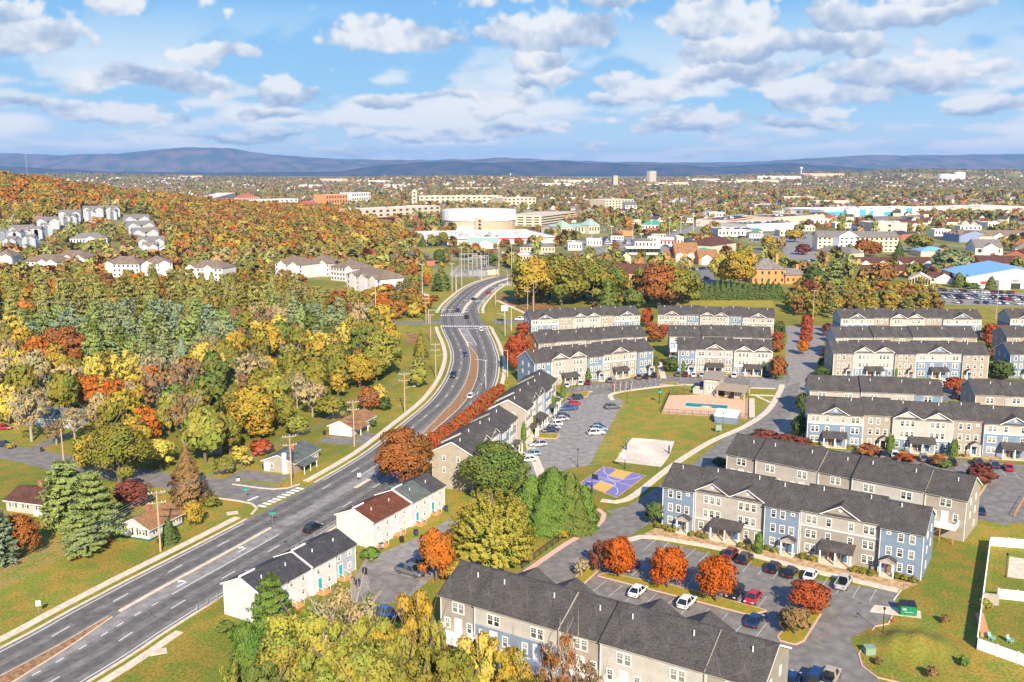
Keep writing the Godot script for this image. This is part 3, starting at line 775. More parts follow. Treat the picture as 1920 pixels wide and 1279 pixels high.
func window(parent: Node3D, w: float, h: float, xf: Transform3D, leaves := 1, grid := true):
	var key := "win%.2f_%.2f_%d" % [w, h, leaves]
	if not cache.has(key):
		var f := MB.new()
		var t := 0.13
		for k in leaves:
			var x0 := -w * leaves / 2.0 + w * k
			f.box(Vector3(x0, 0, 0.002), Vector3(x0 + t, h, 0.07)); f.box(Vector3(x0 + w - t, 0, 0.002), Vector3(x0 + w, h, 0.07))
			f.box(Vector3(x0 + t, 0, 0.002), Vector3(x0 + w - t, t, 0.08)); f.box(Vector3(x0 + t, h - t, 0.002), Vector3(x0 + w - t, h, 0.07))
			if grid and h > 0.9:
				f.box(Vector3(x0 + t, h * 0.5 - 0.035, 0.022), Vector3(x0 + w - t, h * 0.5 + 0.035, 0.055))
				f.box(Vector3(x0 + w / 2 - 0.02, h * 0.5 + 0.036, 0.022), Vector3(x0 + w / 2 + 0.02, h - t - 0.001, 0.045))
				f.box(Vector3(x0 + t, h * 0.73, 0.022), Vector3(x0 + w - t, h * 0.73 + 0.035, 0.044))
		var g := MB.new()
		for k in leaves:
			var x0 := -w * leaves / 2.0 + w * k + 0.1
			g.quad(Vector3(x0, 0.1, 0.02), Vector3(x0 + w - 0.2, 0.1, 0.02), Vector3(x0 + w - 0.2, h - 0.1, 0.02), Vector3(x0, h - 0.1, 0.02))
		cache[key] = [mesh_of([f, "trim_white"])]
		for m in ["pane_dark", "pane_green", "pane_blind"]: cache[key].append(mesh_of([g, m]))
	var o := put("window", cache[key][0], parent, xf)
	put("pane", cache[key][1 + rng.randi() % 3], o)

func door(parent: Node3D, m: String, xf: Transform3D, w := 1.0, h := 2.1):
	var key := "door" + m + str(w)
	if not cache.has(key):
		var d := MB.new(); d.box(Vector3(-w / 2, 0, 0.004), Vector3(w / 2, h, 0.05))
		var f := MB.new()
		f.box(Vector3(-w / 2 - 0.12, 0, 0.003), Vector3(-w / 2, h + 0.12, 0.07)); f.box(Vector3(w / 2, 0, 0.003), Vector3(w / 2 + 0.12, h + 0.12, 0.07)); f.box(Vector3(-w / 2, h, 0.003), Vector3(w / 2, h + 0.12, 0.07))
		cache[key] = [mesh_of([d, m]), mesh_of([f, "trim_white"])]
	var o := put("door", cache[key][0], parent, xf)
	put("frame", cache[key][1], o)

const SCHEME := {"Nb": ["siding_blue", "siding_blue", 3.0, ""], "Nn": ["siding_tan", "siding_tan", 3.0, ""], "Nt": ["siding_taupe", "siding_taupe", 3.0, ""], "Ns": ["siding_sand", "siding_sand", 3.0, ""],
	"Dt": ["siding_taupe", "siding_cream", 2.9, "siding_cream"], "Dw": ["siding_blue", "siding_pale", 2.9, "siding_pale"],
	"Df": ["siding_blue", "siding_pale", 5.6, "siding_pale"], "Dc": ["siding_cream", "siding_cream", 2.9, "siding_cream"],
	"St": ["siding_taupe", "siding_cream", 5.6, "siding_taupe"], "Sb": ["siding_blue", "siding_pale", 5.6, "siding_blue"]}

func townhouses(label: String, p0: Vector2, deg: float, segs: Array, back := false, detail := 2, deep := 11.0, eave := 8.2) -> Node3D:
	var t := thing("townhouse_row", Vector3(p0.x, 0, p0.y), -deg_to_rad(deg))
	tag(t, label, "townhouses", "three-storey townhouse rows of the estate")
	var x := 0.0
	var total := 0.0
	for s in segs: total += s[1]
	var k := 0
	var rise := deep / 2 * 0.53
	var win := Transform3D()
	var rear := Basis(Vector3.UP, PI)
	for s in segs:
		var sc: Array = SCHEME[s[0]]
		var kind: String = s[0][0]
		var w: float = s[1]
		var z: float = 0.0 if k % 2 == 0 else -0.55
		var dy: float = 0.0 if k % 2 == 0 else 0.32
		var e := eave + dy
		var flip: bool = s.size() > 2 and s[2]
		var lo := MB.new(); var hi := MB.new()
		var zb := z - deep
		for r in [[lo, 0.0, sc[2]], [hi, sc[2], e]]:
			r[0].quad(Vector3(x, r[1], z), Vector3(x + w, r[1], z), Vector3(x + w, r[2], z), Vector3(x, r[2], z))
			r[0].quad(Vector3(x + w, r[1], zb), Vector3(x, r[1], zb), Vector3(x, r[2], zb), Vector3(x + w, r[2], zb))
			r[0].quad(Vector3(x, r[1], zb), Vector3(x, r[1], z), Vector3(x, r[2], z), Vector3(x, r[2], zb))
			r[0].quad(Vector3(x + w, r[1], z), Vector3(x + w, r[1], zb), Vector3(x + w, r[2], zb), Vector3(x + w, r[2], z))
		var zm := z - deep / 2
		hi.tri(Vector3(x, e, zb), Vector3(x, e, z), Vector3(x, e + rise, zm)); hi.tri(Vector3(x + w, e, z), Vector3(x + w, e, zb), Vector3(x + w, e + rise, zm))
		obj("wall", [lo, sc[0]], t); obj("wall", [hi, sc[1]], t)
		# roof
		var rf := MB.new()
		var ox0 := 0.28 if k == 0 else 0.02; var ox1 := 0.28 if k == segs.size() - 1 else 0.02
		slope(rf, x - ox0, x + w + ox1, Vector2(e + 0.17 - 0.21, z + 0.4), Vector2(e + 0.17 + rise, zm))
		slope(rf, x - ox0, x + w + ox1, Vector2(e + 0.17 - 0.21, zb - 0.4), Vector2(e + 0.17 + rise, zm + 0.001))
		var ro := obj("roof", [rf, "roof_charcoal"], t)
		var rd := MB.new(); rd.box(Vector3(x - ox0, e + rise + 0.1, zm - 0.14), Vector3(x + w + ox1, e + rise + 0.21, zm + 0.14)); obj("ridge_cap", [rd, "roof_grey"], ro)
		# trim: eave fascia, corner boards, band between the two colours
		var tr := MB.new()
		tr.box(Vector3(x, e - 0.26, z + 0.30), Vector3(x + w, e - 0.06, z + 0.38)); tr.box(Vector3(x, e - 0.26, zb - 0.38), Vector3(x + w, e - 0.06, zb - 0.30))
		if sc[0] != sc[1]:
			tr.box(Vector3(x + 0.13, sc[2] - 0.12, z + 0.003), Vector3(x + w - 0.13, sc[2] + 0.12, z + 0.05))
		tr.box(Vector3(x + 0.003, 0, z + 0.002), Vector3(x + 0.13, e - 0.27, z + 0.06)); tr.box(Vector3(x + w - 0.13, 0, z + 0.002), Vector3(x + w - 0.003, e - 0.27, z + 0.06))
		tr.box(Vector3(x + 0.003, 0, zb - 0.06), Vector3(x + 0.13, e - 0.27, zb - 0.002)); tr.box(Vector3(x + w - 0.13, 0, zb - 0.06), Vector3(x + w - 0.003, e - 0.27, zb - 0.002))
		for q in [[k == 0, x - 0.25], [k == segs.size() - 1, x + w + 0.25]]:
			if q[0]:
				beam(tr, Vector3(q[1], e - 0.22, z + 0.4), Vector3(q[1], e + rise - 0.02, zm), 0.24, 0.07); beam(tr, Vector3(q[1], e - 0.22, zb - 0.4), Vector3(q[1], e + rise - 0.02, zm), 0.24, 0.07)
		obj("trim", [tr, "trim_white"], t)
		if k > 0:
			var dp := MB.new(); dp.tube(Vector3(x - 0.02, 0, z + 0.12), Vector3(x - 0.02, e - 0.2, z + 0.12), 0.06, 0.06, 5); dp.tube(Vector3(x - 0.02, 0, zb - 0.12), Vector3(x - 0.02, e - 0.2, zb - 0.12), 0.06, 0.06, 5)
			dp.box(Vector3(x - 0.07, e + 0.1, zb - 0.3), Vector3(x + 0.07, e + 0.12, z + 0.3))
			obj("downspout", [dp, "trim_dark"], t)
			var fw := MB.new(); slope(fw, x - 0.07, x + 0.07, Vector2(e + 0.0, z + 0.42), Vector2(e + 0.24 + rise, zm)); slope(fw, x - 0.07, x + 0.07, Vector2(e + 0.0, zb - 0.42), Vector2(e + 0.24 + rise, zm))
			obj("fire_wall", [fw, "trim_dark"], t)
		var nv := 1 if kind == "N" else 2
		for q in nv:
			var vx: float = x + w * (0.35 if nv == 1 else [0.2, 0.8][q]); var vz: float = zm + (1.0 if not back else -1.8)
			var vp := MB.new(); var vy := e + 0.1 + rise - absf(vz - zm) * 0.53; vp.tube(Vector3(vx, vy, vz), Vector3(vx, vy + 0.75, vz), 0.09, 0.09, 6)
			obj("vent_pipe", [vp, "plastic_white"], t)
		# cross gables over the front
		var gab := []
		if kind == "D": gab = [[x + w * 0.25, w * 0.25 - 0.08], [x + w * 0.75, w * 0.25 - 0.08]]
		if kind == "S": gab = [[x + w * 0.5, w * 0.25]]
		for g in gab:
			var xc: float = g[0]; var hw: float = g[1]; var yp := e + 0.1 + hw * 0.54
			var zk := z - (yp - e - 0.17) / 0.53
			var gw := MB.new(); gw.tri(Vector3(xc - hw + 0.1, e - 0.3, z + 0.035), Vector3(xc + hw - 0.1, e - 0.3, z + 0.035), Vector3(xc, yp - 0.12, z + 0.035))
			gw.quad(Vector3(xc - hw + 0.1, e - 0.32, z + 0.035), Vector3(xc + hw - 0.1, e - 0.32, z + 0.035), Vector3(xc + hw - 0.1, e - 0.3, z + 0.035), Vector3(xc - hw + 0.1, e - 0.3, z + 0.035))
			var gwall := obj("gable", [gw, sc[3]], t)
			var gr := MB.new()
			var u := Vector3(0, 0.07, 0)
			var f0 := Vector3(xc, yp, z + 0.48) + u; var b0 := Vector3(xc, yp, zk - 0.4) + u
			for sgn in [-1.0, 1.0]:
				var f1 := Vector3(xc + sgn * (hw + 0.12), e - 0.03, z + 0.48) + u; var b1 := Vector3(xc + sgn * (hw + 0.12), e - 0.03, z - 0.1) + u
				if sgn < 0: gr.quad(f1, f0, b0, b1); gr.quad(f1 - u * 2, b1 - u * 2, b0 - u * 2, f0 - u * 2); gr.quad(f1 - u * 2, f0 - u * 2, f0, f1)
				else: gr.quad(f0, f1, b1, b0); gr.quad(f0 - u * 2, b0 - u * 2, b1 - u * 2, f1 - u * 2); gr.quad(f0 - u * 2, f1 - u * 2, f1, f0)
			obj("gable_roof", [gr, "roof_charcoal"], ro)
			var gt := MB.new()
			for sgn in [-1.0, 1.0]: beam(gt, Vector3(xc + sgn * (hw + 0.08), e - 0.16, z + 0.44), Vector3(xc, yp - 0.1, z + 0.44), 0.2, 0.08)
			if detail > 1:
				gt.quad(Vector3(xc - 0.42, yp - 1.0, z + 0.05), Vector3(xc, yp - 1.42, z + 0.05), Vector3(xc + 0.42, yp - 1.0, z + 0.05), Vector3(xc, yp - 0.58, z + 0.05))
			obj("fascia", [gt, "trim_white"], gwall)
		# openings
		var fr := func(px: float, py: float) -> Transform3D: return Transform3D(Basis(), Vector3(x + (w - px if flip else px), py, z))
		var bk := func(px: float, py: float) -> Transform3D: return Transform3D(rear, Vector3(x + px, py, zb))
		if not back:
			if kind == "N":
				window(t, 1.0, 1.6, fr.call(w * 0.26, 6.05)); window(t, 1.0, 1.6, fr.call(w * 0.52, 6.05)); window(t, 0.75, 0.6, fr.call(w * 0.8, 7.0))
				for q in [0.26, 0.52, 0.78]: window(t, 1.0, 1.6, fr.call(w * q, 3.35))
				window(t, 1.0, 1.6, fr.call(w * 0.26, 0.75)); window(t, 0.9, 1.6, fr.call(w * 0.5, 0.75)); door(t, ["door_blue", "door_brown"][rng.randi() % 2], fr.call(w * 0.75, 0.12))
				porch(t, x + (w * 0.25 if flip else w * 0.75), z, 2.3, true)
			elif kind == "D":
				for h in [0.25, 0.75]:
					for y in [6.05, 3.35]:
						for q in [-1.2, 0.0, 1.2]: window(t, 1.0, 1.6, fr.call(w * h + q, y))
				for q in [0.1, 0.9]: window(t, 1.05, 1.6, fr.call(w * q, 0.75))
				window(t, 0.9, 1.6, fr.call(w * 0.25, 0.75)); window(t, 0.9, 1.6, fr.call(w * 0.75, 0.75))
				door(t, "door_brown", fr.call(w * 0.4, 0.12)); door(t, "door_blue", fr.call(w * 0.6, 0.12))
				porch(t, x + w * 0.5, z, 5.6, false)
			else:
				for y in [6.05, 3.35]:
					window(t, 1.0, 1.6, fr.call(w * 0.14, y), 2); window(t, 1.0, 1.6, fr.call(w * 0.36, y)); window(t, 1.0, 1.6, fr.call(w * 0.64, y)); window(t, 1.0, 1.6, fr.call(w * 0.86, y), 2)
				window(t, 1.0, 1.6, fr.call(w * 0.14, 0.75), 2); window(t, 1.0, 1.6, fr.call(w * 0.86, 0.75), 2)
				door(t, "door_brown", fr.call(w * 0.42, 0.12)); door(t, "door_blue", fr.call(w * 0.58, 0.12))
				porch(t, x + w * 0.5, z, 5.4, false)
		else:
			var cols := [w * 0.5] if kind == "N" else [w * 0.24, w * 0.76]
			for cx in cols:
				window(t, 1.05, 1.65, bk.call(cx, 6.0), 2)
				if detail > 0:
					window(t, 0.95, 1.6, bk.call(cx - 1.9, 3.4)); window(t, 0.95, 1.6, bk.call(cx + 1.9, 3.4)); door(t, "door_white", bk.call(cx, 3.0))
					deck(t, Transform3D(rear, Vector3(x + cx, 0, zb)))
		x += w
		k += 1
	for q in [[0.0, -PI / 2], [total, PI / 2]]:
		for y in [3.6, 6.2, 0.9]:
			for zz in [-0.32, -0.68]:
				if y == 0.9 and zz < -0.5: continue
				window(t, 0.75, 1.3, Transform3D(Basis(Vector3.UP, q[1]), Vector3(q[0], y, deep * zz - 0.2)))
	var c := t.transform * Vector3(total / 2, 0, -deep / 2)
	keepout.append([Vector2(c.x, c.z), total / 2 + 3])
	return t

func porch(t: Node3D, xc: float, z: float, w: float, small: bool):
	var o := MB.new()
	var po := MB.new()
	if small:
		for sgn in [-1.0, 1.0]:
			var a := Vector3(xc + sgn * (w / 2 + 0.15), 2.75, z + 1.9); var b := Vector3(xc, 3.5, z + 1.9)
			var u := Vector3(0, 0.14, 0)
			var c := Vector3(b.x, b.y, z + 0.01); var d := Vector3(a.x, a.y, z + 0.01)
			if sgn < 0: o.quad(a, b, c, d); o.quad(a - u, d - u, c - u, b - u)
			else: o.quad(b, a, d, c); o.quad(b - u, c - u, d - u, a - u)
		var r := obj("porch", [o, "roof_charcoal"], t)
		po.tri(Vector3(xc - w / 2, 2.62, z + 1.8), Vector3(xc + w / 2, 2.62, z + 1.8), Vector3(xc, 3.3, z + 1.8))
		for sgn in [-1.0, 1.0]: beam(po, Vector3(xc + sgn * (w / 2 + 0.15), 2.7, z + 1.92), Vector3(xc, 3.42, z + 1.92), 0.16, 0.06)
		po.box(Vector3(xc - w / 2, 2.42, z + 1.65), Vector3(xc + w / 2, 2.62, z + 1.8))
		for sgn in [-1.0, 1.0]: post(r, Vector3(xc + sgn * (w / 2 - 0.1), 0, z + 1.7), 2.45)
		obj("gable", [po, "siding_cream"], r)
		var st := MB.new(); st.box(Vector3(xc - w / 2, 0.0, z + 0.02), Vector3(xc + w / 2, 0.14, z + 2.1)); obj("step", [st, "concrete"], r)
	else:
		slope(o, xc - w / 2 - 0.25, xc + w / 2 + 0.25, Vector2(2.75, z + 2.5), Vector2(3.75, z + 0.02), 0.18)
		var r := obj("porch", [o, "roof_charcoal"], t)
		po.box(Vector3(xc - w / 2, 2.4, z + 2.1), Vector3(xc + w / 2, 2.62, z + 2.3))
		obj("beam", [po, "siding_cream"], r)
		for q in [-0.48, 0.0, 0.48]: post(r, Vector3(xc + q * w, 0, z + 2.2), 2.45)
		var st := MB.new(); st.box(Vector3(xc - w / 2, 0.0, z + 0.02), Vector3(xc + w / 2, 0.14, z + 2.4)); obj("step", [st, "concrete"], r)
		var pw := MB.new(); pw.box(Vector3(xc - 0.08, 0.14, z + 0.05), Vector3(xc + 0.08, 2.5, z + 1.2)); obj("partition", [pw, "siding_cream"], r)

func post(parent: Node3D, p: Vector3, h: float, m := "trim_white", r := 0.11):
	var b := MB.new(); b.box(p - Vector3(r, 0, r), p + Vector3(r, h, r)); obj("post", [b, m], parent)

func deck(t: Node3D, xf: Transform3D):
	if not cache.has("deck"):
		var f := MB.new(); f.box(Vector3(-2.6, 2.75, 0.02), Vector3(2.6, 2.95, 3.0))
		var r := MB.new()
		for a in [[Vector3(-2.6, 0, 0.1), Vector3(-2.6, 0, 3.0)], [Vector3(-2.6, 0, 3.0), Vector3(2.6, 0, 3.0)], [Vector3(2.6, 0, 3.0), Vector3(2.6, 0, 0.1)]]:
			beam(r, a[0] + Vector3(0, 3.95, 0), a[1] + Vector3(0, 3.95, 0), 0.1, 0.1); beam(r, a[0] + Vector3(0, 3.1, 0), a[1] + Vector3(0, 3.1, 0), 0.08, 0.06)
			var n := int((a[1] - a[0]).length() / 0.16)
			for k in n + 1:
				var p: Vector3 = a[0].lerp(a[1], float(k) / n); r.box(p + Vector3(-0.025, 3.1, -0.025), p + Vector3(0.025, 3.95, 0.025))
		var b := MB.new()
		for q in [-2.4, 0.0, 2.4]: b.box(Vector3(q - 0.08, 0, 2.7), Vector3(q + 0.08, 2.75, 2.86))
		beam(b, Vector3(-2.4, 0.3, 2.78), Vector3(0, 2.7, 2.78), 0.1, 0.1)
		cache.deck = [mesh_of([f, "trim_white"]), mesh_of([r, "trim_white"]), mesh_of([b, "deck_wood"])]
	var o := put("deck", cache.deck[0], t, xf)
	put("railing", cache.deck[1], o); put("frame", cache.deck[2], o)

func row_at(label: String, left: Vector2, right: Vector2, segs: Array, back := false, detail := 2):    # from the two ends of the eave that faces south
	var u := (right - left).normalized()
	var total := 0.0
	for s in segs: total += s[1]
	var ang := rad_to_deg(atan2(u.y, u.x))
	if not back:
		var p := left + (right - left) / 2 - u * total / 2 - Vector2(-u.y, u.x) * 0.4
		return townhouses(label, p, ang, segs, false, detail)
	var n := Vector2(u.y, -u.x)
	var r := segs.duplicate(); r.reverse()
	return townhouses(label, left + (right - left) / 2 + u * total / 2 + n * 11.4, ang + 180.0, r, true, detail)

func make_townhouses():
	var n := 6.4; var d := 13.5; var s := 13.6
	row_at("townhouse row with blue and taupe fronts facing the car park of red trees", V(29.2,-172.9), V(68.4,-148.4), [["Nb", n], ["Dt", d], ["Nb", n], ["St", s], ["Nb", 7.0, true]])
	row_at("townhouse row seen from behind, just north of the blue and taupe row", V(46.0,-194.3), V(83.8,-165.1), [["Nn", 6.8], ["Dc", 13.2], ["Nn", 6.9], ["Df", 13.6], ["Nn", 7.3]], true)
	row_at("nearest townhouse row, its grey roof filling the bottom of the view", V(-9.9,-125.5), V(28.7,-101.5), [["Nt", 6.2], ["Df", 13.4], ["Nn", 6.2], ["Dw", 14.0], ["Nt", 7.0]], true)
	row_at("townhouse row with blue gables facing right-hand parking, tan units between", V(74.1,-228.7), V(113.4,-218.8) + V(24.5,6.0), [["Sb", 13.2], ["Nn", 6.8], ["Dw", 13.8], ["Nn", 6.9], ["Sb", 13.4], ["Nn", 6.8], ["Dw", 4.5]])
	row_at("shorter townhouse row seen from behind with a blue end unit", V(82.7,-253.6), V(116.3,-247.2), [["Dc", 13.4], ["Dc", 13.8], ["Nb", 7.2]], true, 1)
	row_at("townhouse row seen from behind at the right edge beside a red tree", V(125.2,-247.5), V(125.2,-247.5) + V(34,4.0), [["Nn", 7.5], ["Dc", 13.6], ["Nn", 6.8], ["Dc", 6.0]], true, 1)
	row_at("townhouse row of white gables and tan units, middle of the right-hand block", V(107.0,-306.8), V(157.6,-303.8), [["Nn", 6.7], ["Dw", 13.4], ["Nn", 6.9], ["Sb", 15.0], ["Nn", 8.4, true]])
	row_at("townhouse row showing only its roof behind the white-gabled row", V(117.8,-337.0), V(169.9,-337.0), [["Sb", 13.6], ["Nn", 7.0], ["Nn", 7.2], ["Dw", 15.0], ["Nn", 8.6]], true, 0)
	row_at("farthest right-hand townhouse row, below the store car park", V(135.6,-382.3), V(192.7,-380.4), [["Sb", 13.4], ["Nn", 6.6], ["Dw", 14.0], ["Nn", 7.6], ["Sb", 15.5]])
	row_at("townhouse row with a shaded end, far right beside red maples", V(206.0,-382.3), V(206.0,-382.3) + V(40,1.2), [["Sb", 13.4], ["Nn", 6.6], ["Dw", 14.0], ["Nn", 7.0]], false, 1)
	row_at("right-edge townhouse row seen end-on, second from the store car park", V(180.8,-337.0), V(180.8,-337.0) + V(40,1.0), [["Nn", 7.0], ["Dw", 14.0], ["Nn", 7.0], ["Sb", 13.0]], true, 0)
	row_at("right-edge townhouse row with a blue end wall beside a dark green tree", V(167.7,-305.0), V(167.7,-305.0) + V(36,1.2), [["Nb", 7.0], ["Dw", 14.0], ["Nn", 7.0], ["Sb", 13.0]], false, 1)
	row_at("townhouse row with blue ends facing the pool, left of the footpath", V(7.6,-290.5), V(47.6,-311.8), [["Nb", 6.4], ["Dt", 13.4], ["Nb", 6.2], ["St", 13.6], ["Nb", 6.5]])
	row_at("townhouse row seen from behind between the two left front rows", V(9.7,-325.0), V(49.5,-339.6), [["Nn", 6.5], ["Dc", 11.5], ["Nn", 6.2], ["Dc", 12.5], ["Nn", 6.0]], true, 0)
	row_at("farthest left townhouse row, blue and white, nearest the road junction", V(9.0,-379.2), V(53.1,-391.4), [["Sb", 11.8], ["Nn", 6.2], ["Dw", 12.0], ["Nn", 6.0], ["Sb", 11.8]])
	row_at("townhouse row behind the clubhouse with a magenta window blind", V(56.8,-313.2), V(87.1,-309.2), [["Nb", 6.0], ["St", 12.6], ["Dw", 12.6]])
	row_at("townhouse row seen from behind with a white deck at its left end", V(58.1,-339.6), V(94.1,-335.8), [["Sb", 11.5], ["Dc", 18.0], ["Nn", 7.0]], true, 1)
	row_at("far townhouse row of cream gables and blue units under the mown field", V(62.0,-392.6), V(107.9,-383.2), [["St", 11.6], ["Nb", 5.8], ["Dc", 11.6], ["Nb", 5.8], ["St", 12.6]])
	side_row("cream-gabled townhouse row beside the rust oak, front to the car park", V(-12.8,-194.5), V(-8.2,-193.0), V(2.0,-222.7))
	side_row("townhouse row beyond the cream-gabled one, along the red hedge of trees", V(-0.5,-232.0), V(3.8,-231.1), V(13.6,-265.9))
	mark("the bottom townhouse row", V(8,-118)); mark("the blue and taupe townhouses", V(48,-160)); mark("the right-hand blue-gabled townhouses", V(98,-222))

func side_row(label: String, _l: Vector2, near: Vector2, far: Vector2):              # two-unit rows whose fronts look east over the car park
	var u := (far - near).normalized()
	var p := near - Vector2(-u.y, u.x) * 0.4
	var l := (near - far).length()
	townhouses(label, p, rad_to_deg(atan2(u.y, u.x)), [["Ns", l * 0.2], ["Dw", l * 0.38], ["Nb", l * 0.2], ["Nt", l * 0.22]], false, 1, 9.2)
func cottage(called: String, label: String, p: Vector2, deg: float, w: float, d: float, eave: float, rise: float, wall: String, roof: String, opts := {}) -> Node3D:
	# p: the front-left corner; x runs along the ridge
	var t := thing(called, Vector3(p.x, hgt(p.x, p.y), p.y), -deg_to_rad(deg))
	tag(t, label, opts.get("category", "house"), opts.get("group", ""))
	var mb := MB.new()
	mb.quad(Vector3(0, 0, 0), Vector3(w, 0, 0), Vector3(w, eave, 0), Vector3(0, eave, 0)); mb.quad(Vector3(w, 0, -d), Vector3(0, 0, -d), Vector3(0, eave, -d), Vector3(w, eave, -d))
	mb.quad(Vector3(0, 0, -d), Vector3(0, 0, 0), Vector3(0, eave, 0), Vector3(0, eave, -d)); mb.quad(Vector3(w, 0, 0), Vector3(w, 0, -d), Vector3(w, eave, -d), Vector3(w, eave, 0))
	mb.tri(Vector3(0, eave, -d), Vector3(0, eave, 0), Vector3(0, eave + rise, -d / 2)); mb.tri(Vector3(w, eave, 0), Vector3(w, eave, -d), Vector3(w, eave + rise, -d / 2))
	obj("wall", [mb, wall], t)
	var k := rise / (d / 2)
	var rf := MB.new()
	slope(rf, -0.35, w + 0.35, Vector2(eave + 0.17 - 0.45 * k, 0.45), Vector2(eave + 0.17 + rise, -d / 2)); slope(rf, -0.35, w + 0.35, Vector2(eave + 0.17 - 0.45 * k, -d - 0.45), Vector2(eave + 0.17 + rise, -d / 2 + 0.001))
	var ro := obj("roof", [rf, roof], t)
	var tr := MB.new()
	tr.box(Vector3(-0.3, eave - 0.25 - 0.4 * k, 0.36), Vector3(w + 0.3, eave - 0.02 - 0.4 * k, 0.43))
	for x in [-0.33, w + 0.33]:
		beam(tr, Vector3(x, eave - 0.06 - 0.45 * k, 0.45), Vector3(x, eave + rise - 0.04, -d / 2), 0.2, 0.06); beam(tr, Vector3(x, eave - 0.06 - 0.45 * k, -d - 0.45), Vector3(x, eave + rise - 0.04, -d / 2), 0.2, 0.06)
	obj("fascia", [tr, "trim_white"], ro)
	for q in opts.get("windows", []):                    # [side, along, height, width, leaves]
		var xf := Transform3D()
		if q[0] == "f": xf.origin = Vector3(q[1], q[2], 0)
		elif q[0] == "b": xf = Transform3D(Basis(Vector3.UP, PI), Vector3(q[1], q[2], -d))
		elif q[0] == "r": xf = Transform3D(Basis(Vector3.UP, PI / 2), Vector3(w, q[2], -q[1]))
		else: xf = Transform3D(Basis(Vector3.UP, -PI / 2), Vector3(0, q[2], -q[1]))
		window(t, q[3], 1.25, xf, q[4] if q.size() > 4 else 1)
		if opts.has("shutters"):
			var s := MB.new()
			var hw: float = q[3] * (q[4] if q.size() > 4 else 1) / 2.0
			for g in [-1.0, 1.0]: s.box(Vector3(g * (hw + 0.22) - 0.18, 0, 0.004), Vector3(g * (hw + 0.22) + 0.18, 1.25, 0.05))
			obj("shutter", [s, opts.shutters], t, xf)
	for q in opts.get("doors", []):
		door(t, q[2], Transform3D(Basis(), Vector3(q[1], 0.15, 0)) if q[0] == "f" else Transform3D(Basis(Vector3.UP, -PI / 2), Vector3(0, 0.15, -q[1])))
	if opts.has("chimney"):
		var c: Vector2 = opts.chimney
		var b := MB.new(); b.box(Vector3(c.x - 0.4, eave, c.y - 0.4), Vector3(c.x + 0.4, eave + rise + 0.9, c.y + 0.4)); obj("chimney", [b, "chimney_brick"], ro)
	if opts.has("base"):
		var b := MB.new(); b.box(Vector3(-0.03, 0, -d - 0.03), Vector3(w + 0.03, 0.4, 0.03)); obj("foundation", [b, opts.base], t)
	var c := t.transform * Vector3(w / 2, 0, -d / 2)
	keepout.append([Vector2(c.x, c.z), maxf(w, d) / 2 + 2.0])
	return t

